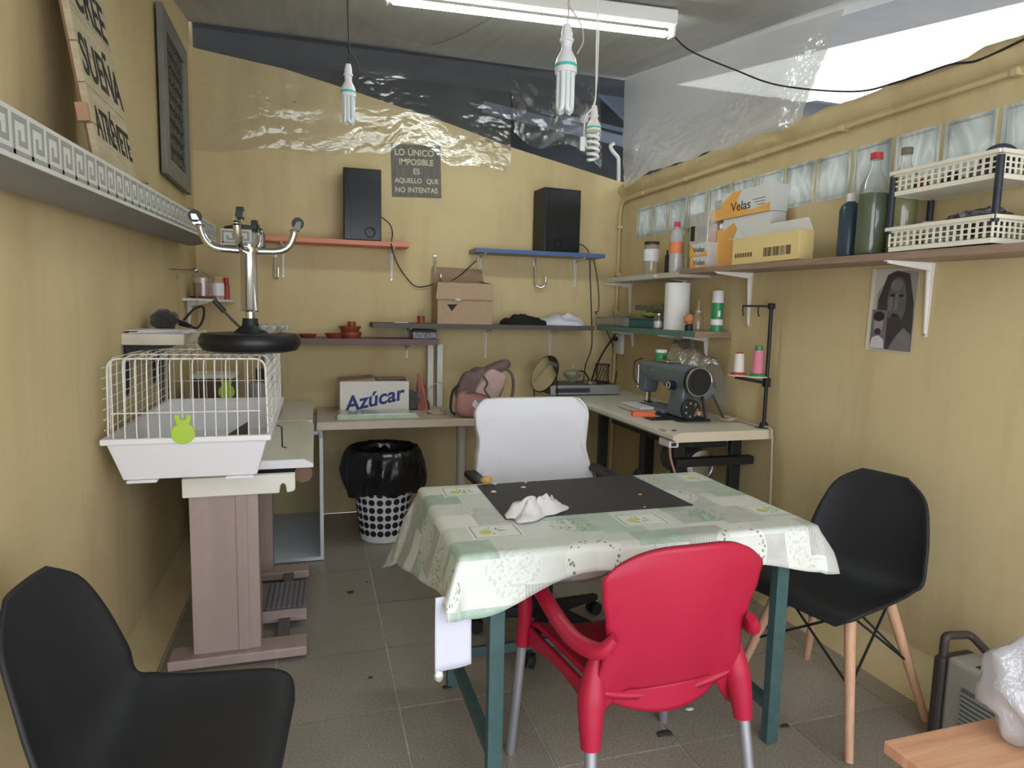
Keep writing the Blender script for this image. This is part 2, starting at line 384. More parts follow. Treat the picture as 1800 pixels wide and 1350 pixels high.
cm = MB(); slab(cm, lambda y: XL-.6, lambda y: 4.2, D+.03, D+1.3, .03); struct(cm.build('ceiling_shed', DARKOUT), 'dark roof of the shed behind the back wall')
struct(MB().box(-1.25, -1.2, D, D+1.2, 0, 3.2).build('wall_blocker_left', DARKOUT), 'added dark side panel keeping light out of the shed'); struct(MB().box(3.3, 3.36, D-.0, D+1.2, 0, 3.2).build('wall_blocker_right', DARKOUT), 'added dark far side panel keeping light out of the shed')  # both sides added to cut the light reaching the gap behind the back wall
cm = MB(); slab(cm, E2, lambda y: 3.62, -1.0, D+.05, .025, .004); ro = cm.build('ceiling_skylight', SKYSHEET); struct(ro, 'bright translucent roof sheets above right wall')
struct(MB().box(-1.2, 4.2, D+1.15, D+1.25, 0, 3.2).build('wall_beyond', DARKOUT), 'dark shed wall behind the back wall')
struct(MB().box(4.5, 4.56, -1, D+1.2, 0, 2.90).build('wall_neighbour', DARKOUT), 'dark roof edge beyond right wall')
for k, (a, b, ww, hh) in enumerate(((PY(1020, 230, D+.5), PY(1100, 250, D+.5), .04, .07), (PY(1075, 165, D+.8), PY(1105, 195, D+.8), .05, .16), (PY(1065, 222, D+.6), PY(1120, 235, D+.6), .04, .02))):
    struct(MB().bar(a+(a-b)*(2 if k != 1 else .4), b+(b-a)*(1.5 if k != 1 else .3), ww, hh).build('trim_%d' % (k+3), mk('blue_grey_beam%d' % k, srgb(98, 106, 120), .5)), 'blue grey steel beam of the shed roof, number %s from the top' % ('two', 'one', 'three')[k])
pp = [PY(1087, 318, D+.06), PY(1087, 290, D+.06), PY(1086, 277, D+.06), PY(1077, 266, D+.06), PY(1073, 257, D+.06), PY(1079, 252, D+.06)]
struct(MB().tube(curve([pp[0]+Vector((0, 0, -.1))]+pp, 5), .014, 10).build('trim_6', WHITE, smooth=True), 'white curved water pipe above back corner')
# ================================================================ lamps
TUBE = bpy.data.materials.new('lit_tube'); TUBE.use_nodes = True
_e = TUBE.node_tree.nodes['Principled BSDF']; _e.inputs['Emission Color'].default_value = (.9, 1, .96, 1); _e.inputs['Emission Strength'].default_value = 14
DIFF = mk('lamp_white', srgb(236, 236, 230), .5)
a, b = PC(1183, 48, .07), PC(640, -20, .07); b = a+(b-a).normalized()*1.28
dx = (b-a).normalized(); nz_ = Vector((0, -CS, 1)).normalized(); sd = dx.cross(nz_).normalized()
if sd.y > 0: sd = -sd                                  # towards the camera
ft = thing('fluorescent_fixture', 'lit fluorescent batten lamp mounted under the sloping ceiling', 'lamp', a)
MB().hexa([a+sd*.055+nz_*.0, b+sd*.055, b-sd*.025, a-sd*.025], [a+sd*.045+nz_*.062, b+sd*.045+nz_*.062, b-sd*.015+nz_*.062, a-sd*.015+nz_*.062]).build('housing', DIFF, ft, bevel=.006)
for e, k in ((a, 1), (b, -1)):
    c = e+dx*k*-.004-nz_*.012
    MB().bar(c+dx*k*.0, c+dx*k*.014, .062, .07, nz_).build('end_cap', WHITEP, ft, bevel=.004)
MB().cyl(a+dx*.03-nz_*.03-sd*.01, b-dx*.03-nz_*.03-sd*.01, .0135, n=16).build('tube', TUBE, ft, smooth=True)
for e, k in ((a, 1), (b, -1)):
    c = e+dx*k*.012-nz_*.03-sd*.01
    MB().cyl(c, c+dx*k*.02, .0125, n=12).build('lamp_holder', WHITEP, ft)
MINT = mk('mint_band', srgb(80, 186, 170), .4)
LEDT = mk('led_tube', srgb(214, 222, 222), .25, spec=.8)
def hang_bulb(pt_top, pt_bot, ceil_pt, label, cordmat, kind='corn', loop=True):
    """socket + lamp hanging on a cord; pt_top is the socket top, pt_bot the lamp tip"""
    L = (pt_top-pt_bot).length; x, y = pt_top.x, pt_top.y; z1 = pt_top.z; z0 = z1-L
    t = thing('hanging_bulb', label, 'light bulb', (x, y, z0), 'bare bulbs hanging on cords')
    P = lambda f: z1-L*f
    R = L*.105
    MB().lathe([(.002, P(0)), (R*.42, P(.01)), (R*.62, P(.10)), (R*.62, P(.17)), (R*.78, P(.175)), (R*.78, P(.20)), (R*.6, P(.205)), (R*.6, P(.26))], (x, y, 0)).build('socket', WHITEP, t, smooth=True)
    if kind == 'corn':
        MB().lathe([(R*.55, P(.25)), (R*.6, P(.30)), (R*1.1, P(.40)), (R*1.25, P(.46)), (R*1.25, P(.56)), (R*.3, P(.562))], (x, y, 0), 24).build('lamp_base', WHITEP, t, smooth=True)
        MB().lathe([(R*1.262, P(.463)), (R*1.27, P(.47)), (R*1.27, P(.495)), (R*1.262, P(.50))], (x, y, 0), 24, caps=False).build('colour_band', MINT, t, smooth=True)
        for k in range(4):
            an = k*math.pi/2+.4; c = Vector((x+math.cos(an)*R*.72, y+math.sin(an)*R*.72, 0)); tg = Vector((-math.sin(an), math.cos(an), 0))*R*.34
            pts = [c+tg+Vector((0, 0, P(.55))), c+tg+Vector((0, 0, P(.94))), c+tg*.7+Vector((0, 0, P(.975))), c+Vector((0, 0, P(.99))), c-tg*.7+Vector((0, 0, P(.975))), c-tg+Vector((0, 0, P(.94))), c-tg+Vector((0, 0, P(.55)))]
            MB().tube(pts, R*.30, 10).build('lamp_tube', LEDT, t, smooth=True)
    else:
        MB().lathe([(R*.55, P(.20)), (R*.7, P(.25)), (R*1.2, P(.36)), (R*1.25, P(.45)), (R*.3, P(.452))], (x, y, 0), 24).build('lamp_base', CREAMP, t, smooth=True)
        MB().lathe([(R*1.262, P(.385)), (R*1.275, P(.39)), (R*1.275, P(.41)), (R*1.262, P(.415))], (x, y, 0), 24, caps=False).build('colour_band', MINT, t, smooth=True)
        pts = []
        for k in range(120):
            f = k/119; an = f*2*math.pi*4.6; rr = R*(.95-.1*abs(f-.4)) if f < .92 else R*.8
            pts.append(Vector((x+math.cos(an)*rr, y+math.sin(an)*rr, P(.48+.49*f))))
        MB().tube(pts, R*.25, 8).build('spiral_tube', DIFF, t, smooth=True)
    cp = [Vector((x, y, z1-.004)), Vector((x+.004, y, z1+.05)), Vector((ceil_pt.x, ceil_pt.y, (z1+ceil_pt.z)/2)), ceil_pt]
    MB().tube(curve(cp, 6), .0028, 6).build('cord', cordmat, t)
    if loop:
        MB().tube(curve([Vector((x, y, z1+.06)), Vector((x+R*1.5, y-.01, z1+.0)), Vector((x+R*1.7, y-.02, P(.20))), Vector((x+R*.9, y-.03, P(.36)))], 6), .0025, 6).build('spare_cord', cordmat, t)
    return t
def ceil_over(p): return Vector((p.x, p.y, ceil_z(p.y)))
p = PY(612, 112, 2.72); c_ = PC(612, 20, .0); hang_bulb(p, PY(612, 217, 2.72), ceil_over(p), 'smallest tubular lamp with mint band, nearest the left wall', CABLEB)
p = PY(997, 42, 2.06); hang_bulb(p, PY(997, 198, 2.06), ceil_over(p), 'largest tubular lamp with mint band, hanging beside the fluorescent', CABLEW)
p = PY(1045, 185, 2.5); hang_bulb(p, PY(1045, 286, 2.5), ceil_over(p), 'spiral energy saving bulb on a long pale cord', CREAMP, 'spiral', False)
k1 = PY(612, 62, 2.72)
tag(MB().tube(curve([PC(612, 20, .005), PC(650, 50, .015), PC(700, 70, .02), PC(760, 78, .02), PC(830, 50, .02), PC(905, 2, .02)], 8), .003, 6).build('ceiling_cable', mk('grey_cable', srgb(120, 118, 108), .6)), 'grey cable looping across ceiling from smallest lamp', 'cable')
tag(MB().tube(curve([a-nz_*.03, PY(1215, 90, 2.9), PY(1290, 122, 2.75), PY(1370, 150, 2.6), PY(1500, 161, 2.3), RW(D-2.05, .035, 2.235), RW(D-1.85, .035, 2.228), RW(D-1.75, .03, 2.21), RW(D-1.6, .03, 2.225)], 8), .004, 6).build('lamp_cable', CABLEB), 'dark cable sagging from fluorescent lamp to right wall', 'cable')
s = PY(1020, 240, 2.52)
cw = thing('cord_switch', 'small white rocker switch dangling beside spiral bulb', 'switch', s)
MB().box(s.x, s.x+.022, s.y-.006, s.y+.006, s.z-.055, s.z).build('switch_body', WHITEP, cw, bevel=.004); MB().box(s.x+.006, s.x+.016, s.y-.0075, s.y-.006, s.z-.04, s.z-.016).build('rocker', CREAMP, cw)
(MB().tube(curve([PY(1026, 240, 2.52), PY(1030, 205, 2.51), PY(1048, 160, 2.5), ceil_over(PY(1050, 100, 2.5))], 6), .002, 6).build('cord', CREAMP, cw))

# ================================================================ plastic sheets
def drape(name, mat, corner, nu, nv, amp, label, seed, pins, group=None):
    """corner(u, v) -> point, normal; folds radiate from the pins (u positions along the top edge)"""
    def fn(u, v):
        p, nrm = corner(u, v); d = 0
        for k, pu in enumerate(pins):
            an = math.atan2(u-pu, v+.05); r = math.hypot(u-pu, v+.05)
            d += math.sin(an*11+k*2+seed)*math.exp(-abs(u-pu)*3.2)*min(1, r*1.4)*.5
        mk_ = sum(math.exp(-((u-pu)/.10)**2) for pu in pins)*(.35+.65*noise.noise((u*3, v*3, seed+9))**2*4); mk_ = min(1, mk_)
        d += .8*abs(noise.noise((u*5+v*3+seed, v*3-u*2, seed)))+mk_*(1.1*abs(noise.noise((u*18+v*6+seed, v*8-u*5, 3)))+.8*abs(noise.noise((u*34-v*9, v*17+u*6, seed))))
        return p+nrm*(.012+amp*(d+.9)*min(1, .12+v*1.4))
    return tag(MB().sheet(fn, nu, nv).build(name, mat, smooth='all'), label, 'plastic sheet', group)
def lerp2(tl, tr, bl, br, u, v): return (tl*(1-u)+tr*u)*(1-v)+(bl*(1-u)+br*u)*v
G_ = 'plastic sheets pinned under the ceiling'
YP = D-.015
def back1(u, v):
    xt = 340+u*(897-340); yt = 50+(120-50)*u; xb = 336+u*(893-336)
    yb = 264+18*u+24*max(0, (u-.55)/.45)+5*math.sin(u*19)-34*math.exp(-((u-.71)/.075)**4)
    p = PY(xt*(1-v)+xb*v, yt*(1-v)+yb*v, YP); return p, Vector((0, -1, 0))
drape('plastic_sheet', CLEARFILM, back1, 190, 90, .024, 'clear wrinkled plastic film across top of back wall, left of corner gap', 3, (.26, .60, .985), G_)
def back2(u, v):
    xt = 893+u*(1052-893); yt = 122+(134-122)*u; xb = 900+u*(1052-900); yb = 235+55*u+14*math.sin(u*7)
    p = PY(xt*(1-v)+xb*v, yt*(1-v)+yb*v, YP-.02); return p, Vector((0, -1, 0))
drape('plastic_sheet', CLEARFILM, back2, 80, 60, .028, 'narrow clear plastic film hanging over the dark gap by the bulbs', 8, (.03, .5, .95), G_)
def right1(u, v):
    x = 1102+u*(1490-1102); yt = 137+(15-137)*u
    xb = 1102+u*(1420-1102)-14*math.sin(min(1, u*3)*3.1); yb = 330-(330-214)*u+5*math.sin(u*23)-10*math.exp(-((u-.33)/.05)**2)
    p = PR(x*(1-v)+xb*v, yt*(1-v)+yb*v, .03-.0*v); return p, -NR
drape('plastic_sheet', MILKFILM, right1, 120, 66, .022, 'milky white plastic sheet hanging above right wall', 5, (.02, .3, .62, .93), G_)

# ================================================================ shelf brackets
def bracket(parent, foot, out, h, d, mat=None, wd=.022):
    """foot: top point on the wall; out: unit vector into the room"""
    mat = mat or WHITE; out = Vector(out); sd_ = out.cross(Vector((0, 0, 1))).normalized(); foot = Vector(foot)-out*.0
    m = MB(); z = Vector((0, 0, 1))
    m.hexa([foot+sd_*wd/2-z*.0, foot-sd_*wd/2, foot-sd_*wd/2+out*.004, foot+sd_*wd/2+out*.004][::-1] if 0 else
           [foot-z*h-sd_*wd*.25, foot-z*h+sd_*wd*.25, foot-z*h+sd_*wd*.25+out*.004, foot-z*h-sd_*wd*.25+out*.004],
           [foot-sd_*wd/2, foot+sd_*wd/2, foot+sd_*wd/2+out*.004, foot-sd_*wd/2+out*.004])
    m.hexa([foot-sd_*wd/2-z*.004, foot+sd_*wd/2-z*.004, foot+sd_*wd*.25+out*d-z*.004, foot-sd_*wd*.25+out*d-z*.004],
           [foot-sd_*wd/2, foot+sd_*wd/2, foot+sd_*wd*.25+out*d, foot-sd_*wd*.25+out*d])
    e = wd*.12        # folded rib
    m.hexa([foot-z*h*.96-sd_*e, foot-z*h*.96+sd_*e, foot-z*h*.96+sd_*e+out*.008, foot-z*h*.96-sd_*e+out*.008],
           [foot-z*.03-sd_*e, foot-z*.03+sd_*e, foot-z*.03+sd_*e+out*.022, foot-z*.03-sd_*e+out*.022])
    m.hexa([foot-sd_*e-z*.03, foot+sd_*e-z*.03, foot+sd_*e+out*d*.95-z*.010, foot-sd_*e+out*d*.95-z*.010],
           [foot-sd_*e-z*.002, foot+sd_*e-z*.002, foot+sd_*e+out*d*.95-z*.002, foot-sd_*e+out*d*.95-z*.002])
    b = m.build('bracket', mat, parent)
    for f in (.25, .97):
        MB().cyl(foot-z*h*f+out*.002, foot-z*h*f+out*.010, .004, n=8).build('screw', STEEL, b)
    return b
def shelf_back(name, label, x0, x1, ztop, depth, th, mat, brx, bh=.2, group='boards on brackets along the walls', edge=None):
    t = thing(name, label, 'shelf', ((x0+x1)/2, D-depth/2, ztop-th), group)
    MB().box(x0, x1, D-depth, D-.001, ztop-th, ztop).build('board', mat, t, bevel=.0015)
    if edge: MB().box(x0+.001, x1-.001, D-depth-.001, D-depth+.001, ztop-th+.001, ztop-.001).build('edge_band', edge, t)
    for x in brx: bracket(t, (x, D-.001, ztop-th), (0, -1, 0), bh, depth*.85)
    return t
CORAL = mk('coral_melamine', srgb(212, 132, 108), .5)
BLUE = mk('blue_edge', srgb(72, 104, 156), .5); GREYB = mk('grey_board', srgb(150, 146, 138), .6)
DKB = mk('dark_grey_board', srgb(88, 82, 78), .6, var=.08, scale=12)
PURB = mk('purple_brown_board', srgb(108, 80, 80), .5, var=.06, scale=10)
SB = Vector((0, -1, 0))
shelf_back('coral_shelf', 'coral pink wall shelf carrying the left speaker', -.295, .565, 1.752, .20, .028, CORAL, (PY(497, 450, D).x, PY(688, 450, D).x))
shelf_back('blue_shelf', 'blue edged grey wall shelf carrying the right speaker', .985, 1.885, 1.742, .20, .026, GREYB, (PY(843, 460, D).x, PY(1011, 470, D).x), edge=BLUE)
shelf_back('dark_shelf', 'long charcoal wall shelf holding the cardboard box', .335, 1.805, 1.256, .25, .030, DKB, (PY(715, 590, D).x, PY(853, 590, D).x, PY(967, 590, D).x), .2)
ls = shelf_back('purple_shelf', 'short purplish brown shelf standing on white posts', -.36, .745, 1.158, .25, .036, PURB, (PY(715, 620, D).x,), .05)
for dx_ in (0, .062):
    x = PY(751, 650, D-.06).x+dx_
    MB().box(x, x+.036, D-.085, D-.03, .708, 1.121).build('post', WHITE, ls)
x = PY(466, 640, D-.06).x
MB().box(x, x+.04, D-.085, D-.03, .77, 1.121).build('post', WHITE, ls)

# ================================================================ speakers
GLOSSB = mk('gloss_black', srgb(26, 28, 32), .22, spec=.6); BOXB = mk('black_vinyl', srgb(36, 36, 38), .5); CONE = mk('speaker_port', srgb(16, 16, 18), .4)
def speaker(pl, pr, ztop, zbot, label, portx, rz):
    w_ = (pr-pl).length; c = (pl+pr)/2
    t = thing('loudspeaker', label, 'speaker', (c.x, c.y+.09, zbot), 'pair of black speakers', rz)
    h = ztop-zbot
    MB().box(-w_/2, w_/2, -.085, .09, 0, h).build('cabinet', BOXB, t, bevel=.002, local=True)
    MB().box(-w_/2+.003, w_/2-.003, -.093, -.084, .003, h-.003).build('front_panel', GLOSSB, t, bevel=.004, local=True)
    fr = Matrix.Translation((portx*w_, -.0955, h*.12)) @ Matrix.Rotation(math.pi/2, 4, 'X')
    MB().lathe([(.034, -.001), (.034, .003), (.028, .003), (.022, -.004), (.001, -.006)], n=24, M=fr.to_3x3(), c=fr.translation).build('bass_port', CONE, t, smooth=True, local=True)
    M2 = Matrix(((1, 0, 0, 0), (0, 0, 1, -.0945), (0, 1, 0, 0), (0, 0, 0, 1)))
    m = MB(); m.prism([(-w_*.32, 0.012), (-w_*.30, h*.40), (-w_*.44, h*.965), (-w_*.28, h*.965), (-w_*.20, h*.42), (-w_*.10, h*.19), (w_*.18, h*.20), (w_*.30, h*.12), (w_*.28, h*.04)], -.0012, .0012, M2)
    m.build('front_ridge', GLOSSB, t, local=True, bevel=.001)
    return t
YS = D-.185
pl, pr = PY(605, 425, YS), PY(671, 425, YS)
speaker(pl, pr, PY(640, 296, YS).z, 1.752, 'black speaker standing on the coral shelf', .2, -.03)
pl, pr = PY(952, 446, YS), PY(1018, 446, YS)
speaker(pl, pr, PY(985, 331, YS).z, 1.742, 'black speaker standing on the blue shelf', -.12, .10)
tag(MB().tube(curve([PY(671, 382, YS+.04), PY(685, 394, YS+.1), PY(690, 410, D-.02), PY(688, 432, D-.21), PY(696, 458, D-.03), PY(712, 485, D-.02), PY(733, 504, D-.02), PY(765, 499, D-.02), PY(800, 490, D-.03), PY(838, 458, D-.03)], 8), .0035, 6).build('speaker_cable', CABLEB), 'black cable sagging between the two speakers', 'cable')
tag(MB().tube(curve([PY(1016, 428, YS+.05), PY(1028, 434, D-.1), PY(1036, 450, D-.015), PY(1038, 500, D-.012), PY(1040, 560, D-.012), PY(1040, 610, D-.012), PY(1030, 640, D-.012), PY(1025, 672, D-.03)], 8), .0035, 6).build('speaker_cable', CABLEB), 'thin cable dropping from right speaker to the desk', 'cable')
tag(MB().tube(curve([PY(1043, 452, D-.015), PY(1050, 490, D-.012), PY(1053, 530, D-.012), PY(1051, 547, D-.02), PY(1046, 548, D-.02), PY(1050, 553, D-.02)], 6), .003, 6).build('loose_cable', CABLEB), 'short loose cable hanging right of the blue shelf', 'cable')

# ================================================================ chrome hooks
def hook(x, ytop, ybot, w_, label, dpt=.03, r=.006):
    a0, b0 = PY(x, ytop, D-.012), PY(x, ybot, D-.03); h = a0.z-b0.z
    t = thing('wall_hook', label, 'hook', (a0.x, D-.012, b0.z), 'chrome hooks under the shelves')
    MB().box(a0.x-.010, a0.x+.010, D-.008, D, a0.z-.06, a0.z).build('plate', CHROME, t, bevel=.003)
    pts = [Vector((a0.x, D-.012, a0.z-.01)), Vector((a0.x, D-.02, a0.z-h*.5)), Vector((a0.x, D-.02-dpt*.2, b0.z+w_*.45))]
    for k in range(1, 8):
        an = math.pi*k/8; pts.append(Vector((a0.x+w_/2-w_/2*math.cos(an), D-.026-dpt*k/8, b0.z+w_*.45-w_*.45*math.sin(an))))
    pts.append(Vector((a0.x+w_, D-.03-dpt, b0.z+w_*.45))); pts.append(Vector((a0.x+w_, D-.03-dpt, b0.z+h*.36)))
    MB().tube(pts, r, 10).build('rod', CHROME, t, smooth=True); return t
hook(765, 448, 502, .03, 'chrome hook on wall left of cardboard box')
hook(941, 454, 505, .066, 'large chrome hook hanging under the blue shelf', .02, .008)
hook(483, 436, 490, .02, 'chrome hook under the coral shelf, left end')

# ================================================================ back wall sign
LETW = mk('worn_white_lettering', srgb(206, 200, 172), .7); SLATE = mk('weathered_grey_board', srgb(108, 104, 96), .7, var=.3, scale=9, stretch=(14, 14, 1.2))
p0, p1, p2 = PY(690, 345, D-.008), PY(776, 348, D-.008), PY(692, 251, D-.008)
sg = thing('word_sign', 'small grey board lettered LO ÚNICO IMPOSIBLE ES AQUELLO QUE NO INTENTAS', 'sign', p0)
FM = frame(p0, p1-p0, Vector((0, 0, 1))); SW, SH = (p1-p0).length, (p2-p0).length*.985
MB().prism([(0, 0), (SW, 0), (SW, SH), (0, SH)], -.007, 0, FM).build('board', SLATE, sg)
for tx, sz, u, k in (('LO', .056, .17, 0), ('ÚNICO', .056, .60, 0), ('IMPOSIBLE', .052, .5, 1), ('ES', .050, .5, 2), ('AQUELLO', .042, .33, 3), ('QUE', .042, .82, 3), ('NO', .045, .16, 4), ('INTENTAS', .045, .62, 4)):
    text(tx, sz, FM @ Matrix.Translation((SW*u, SH*(.84-.178*k), .001)), LETW, sg, depth=.0008, bold=.0008, sx=.92)

# ================================================================ on the shelves of the back wall
CARDI = mk('cardboard_inside', srgb(150, 124, 102), .85)
def carton(name, label, x0, x1, y0, y1, z0, z1, mat, parent=None):
    t = thing(name, label, 'box', ((x0+x1)/2, (y0+y1)/2, z0)); th = .004
    MB().box(x0, x1, y0, y0+th, z0, z1).build('front_side', mat, t); MB().box(x0, x1, y1-th, y1, z0, z1).build('back_side', mat, t)
    MB().box(x0, x0+th, y0+th, y1-th, z0, z1).build('left_side', mat, t); MB().box(x1-th, x1, y0+th, y1-th, z0, z1).build('right_side', mat, t)
    MB().box(x0+th, x1-th, y0+th, y1-th, z0, z0+th).build('bottom', mat, t); return t
bx0, bx1 = PY(769, 565, D-.24).x, PY(865, 565, D-.24).x; bz = 1.256
bt_ = PY(800, 497, D-.24).z; ft_ = PY(800, 526, D-.24).z
cb = carton('cardboard_box', 'brown cardboard carton with open flaps on the charcoal shelf', bx0, bx1, D-.24, D-.03, bz, bt_, CARD)
MB().hexa([(bx0-.012, D-.252, ft_), (bx1+.012, D-.252, ft_), (bx1+.012, D-.248, ft_), (bx0-.012, D-.248, ft_)], [(bx0, D-.243, bt_), (bx1, D-.243, bt_), (bx1, D-.239, bt_), (bx0, D-.239, bt_)]).build('front_flap', CARD, cb)
zt = PY(800, 470, D-.04).z
MB().hexa([(bx0+.004, D-.034, bt_), (bx1-.004, D-.034, bt_), (bx1-.004, D-.03, bt_), (bx0+.004, D-.03, bt_)], [(bx0, D-.022, zt), (bx1-.02, D-.022, zt-.006), (bx1-.02, D-.018, zt-.006), (bx0, D-.018, zt)]).build('back_flap', CARDI, cb)
MB().hexa([(bx1-.06, D-.2, bt_+.01), (bx1-.004, D-.235, bt_), (bx1, D-.06, bt_), (bx1-.05, D-.06, bt_+.02)], [(bx1-.06, D-.2, bt_+.013), (bx1-.004, D-.235, bt_+.003), (bx1, D-.06, bt_+.003), (bx1-.05, D-.06, bt_+.023)]).build('side_flap', CARD, cb)
q = [PY(786, 535, D-.2405), PY(804, 535, D-.2405), PY(794, 547, D-.2405)]
fd = Vector((0, -.001, 0))
MB().add([v+fd for v in q]+[v-fd for v in q], [(0, 2, 1), (3, 4, 5), (0, 1, 4, 3), (1, 2, 5, 4), (2, 0, 3, 5)]).build('torn_hole', mk('box_hole', srgb(52, 44, 38), .9), cb)
MB().ball(PY(805, 527, D-.256), .012, sc=(1.6, .3, .5), wob=.4, fr=4).build('tape_scrap', WHITE, cb)
def cloth_heap(name, label, cat, pl, pr, yb, depth, z, h, mat, seed, fr=5.5, n=26, m=14, peaks=1.0):
    xl, xr = pl, pr
    def fn(u, v):
        a = u*2*math.pi; r = math.sin(min(1, v*1.0)*math.pi/2) if v < 1 else 1
        k = 1+.16*noise.noise((math.cos(a)*1.5+seed, math.sin(a)*1.5, seed))
        x = (xl+xr)/2+math.cos(a)*r*k*(xr-xl)/2; y = yb+math.sin(a)*r*k*depth/2
        hh = h*(1-v**2.2)*(.72+.55*peaks*noise.noise((x*fr*2+seed, y*fr*2, seed))+.3*noise.noise((x*34, y*34, seed)))
        return Vector((x, y, z+max(.002, hh) if v < 1 else z+.001))
    return tag(MB().sheet(fn, n, m).build(name, mat, smooth='all', solid=0), label, cat)
BLKC = mk('black_cloth', srgb(26, 25, 27), .9); WHTC = mk('white_cloth', srgb(212, 212, 222), .85, bump=.1, bscale=90)
cloth_heap('folded_cloth', 'black folded cloth lying on the charcoal shelf', 'cloth', PY(879, 572, D-.15).x, PY(962, 572, D-.15).x, D-.13, .2, 1.256, .075, BLKC, 2)
cloth_heap('crumpled_cloth', 'crumpled white cloth at right end of charcoal shelf', 'cloth', PY(953, 574, D-.15).x, PY(1032, 575, D-.15).x, D-.13, .22, 1.256, .085, WHTC, 6)
CLAY = mk('terracotta', srgb(140, 66, 44), .45, var=.12, scale=20)
def saucer(c, r, h, label, mat=CLAY):
    return tag(MB().lathe([(.001, 0), (r*.72, 0), (r*.95, h*.8), (r, h), (r*.93, h), (r*.7, h*.3), (.001, h*.25)], c, 24).build('clay_saucer', mat, smooth=True), label, 'saucer', 'terracotta dishes on the purple shelf')
zs = 1.158
c = PY(541, 597, D-.13); saucer((c.x, c.y, zs), .055, .022, 'terracotta saucer nearest the black stool on the purple shelf')
c = PY(588, 597, D-.15); saucer((c.x, c.y, zs), .058, .028, 'terracotta saucer beside the stacked clay dishes')
c = PY(617, 597, D-.12)
st = thing('clay_stack', 'stack of terracotta dishes topped by a small clay cup', 'dishes', (c.x, c.y, zs))
MB().lathe([(.001, 0), (.055, 0), (.064, .02), (.064, .036), (.058, .04), (.001, .04)], (c.x, c.y, zs), 24).build('lower_dish', CLAY, st, smooth=True)
MB().lathe([(.001, .041), (.052, .041), (.066, .064), (.068, .072), (.061, .072), (.001, .05)], (c.x-.006, c.y, zs), 24).build('upper_dish', CLAY, st, smooth=True)
MB().lathe([(.001, .058), (.024, .058), (.026, .100), (.022, .100), (.001, .066)], (c.x+.004, c.y, zs), 20).build('cup', CLAY, st, smooth=True)
c = PY(744, 597, D-.14)
bk = thing('lidded_tin', 'black and silver patterned tin under the charcoal shelf', 'tin', (c.x, c.y, zs))
SPK = mk('speckled_black_tin', srgb(30, 30, 34), .35, col2=srgb(150, 150, 155), scale=70)
MB().box(c.x-.076, c.x+.076, c.y-.06, c.y+.05, zs, zs+.045).build('tin_body', SPK, bk, bevel=.004); MB().box(c.x-.078, c.x+.078, c.y-.062, c.y+.052, zs+.0455, zs+.056).build('lid', BLACKP, bk, bevel=.003)
c = PY(740, 572, D-.18)
cp = thing('needle_cup', 'tiny brown cup of needles on the charcoal shelf', 'cup', (c.x, c.y, 1.256))
MB().lathe([(.001, 0), (.023, 0), (.025, .045), (.022, .045), (.02, .006), (.001, .006)], (c.x, c.y, 1.256), 18).build('cup', CLAY, cp, smooth=True)
for k in range(5):
    an = k*1.3; MB().cyl((c.x+.008*math.cos(an), c.y+.008*math.sin(an), 1.262), (c.x+.024*math.cos(an), c.y+.02*math.sin(an), 1.33+.006*k), .0012, n=5).build('needle', STEEL, cp)
c = PY(704, 574, D-.2); tag(MB().box(c.x-.04, c.x+.045, c.y-.01, c.y+.012, 1.2562, 1.262).build('chalk_stick', CREAMP, bevel=.002), 'flat white stick lying near the needle cup', 'stick')

# ================================================================ main desk along the back wall
DESKT = mk('pale_beige_laminate', srgb(196, 180, 162), .5, var=.06, scale=5); DZ = .708
dk = thing('back_desk', 'long beige worktop desk along the back wall', 'desk', (.8, D-.3, 0))
MB().box(.0, 1.62, D-.60, D-.002, DZ-.045, DZ).build('desktop', DESKT, dk, bevel=.004)
MB().box(.0, 1.62, D-.604, D-.600, DZ-.043, DZ-.004).build('edge_band', mk('pale_edge', srgb(206, 190, 172), .5, var=.05), dk)
for px_ in (826, 1064):
    q = PZ(px_, 757, DZ-.045); MB().cyl((q.x, D-.53, .006), (q.x, D-.53, DZ-.0452), .030, n=18).build('leg', mk('grey_tube', srgb(176, 170, 160), .4) if px_ == 826 else MATS['grey_tube'], dk, smooth=True)
# white open cabinet under the desk
WB = mk('white_melamine', srgb(206, 212, 218), .45)
cbx = thing('open_cabinet', 'white open cabinet carcass under the desk end', 'cabinet', (-.1, 3.8, 0))
MB().box(.012, .03, 3.5, 4.3, .004, .662).build('side_panel', WB, cbx); MB().box(-.30, .012, 3.5, 4.3, .004, .022).build('bottom_panel', WB, cbx)
MB().box(-.318, -.30, 3.5, 4.3, .004, .662).build('side_panel', WB, cbx); MB().box(-.30, .012, 3.7, 4.3, .644, .662).build('top_panel', WB, cbx)
# items on the desk
x0, x1 = PZ(590, 727, DZ).x, PZ(706, 722, DZ).x
zb1 = PY(650, 675, D-.3).z
az = carton('sugar_box', 'white carton printed Azúcar on the beige desk', .135, .545, D-.33, D-.08, DZ, .905, mk('white_card', srgb(222, 216, 208), .7, var=.03), None)
YA = D-.33; AX0, AX1 = PY(585, 700, YA).x, PY(706, 700, YA).x
for ch in az.children: pass
text('Azúcar', .125, frame(((AX0+AX1)/2+.035, YA-.001, .795), Vector((1, 0, .20)), Vector((0, 0, 1))), mk('navy_ink', srgb(40, 56, 122), .6), az, shear=.25, bold=.003, depth=.0004)
MB().hexa([(.135, D-.33, .905), (.34, D-.33, .905), (.34, D-.10, .905), (.135, D-.10, .905)], [(.13, D-.325, .908), (.34, D-.325, .924), (.34, D-.10, .924), (.13, D-.10, .908)]).build('top_flap', CARDI, az)
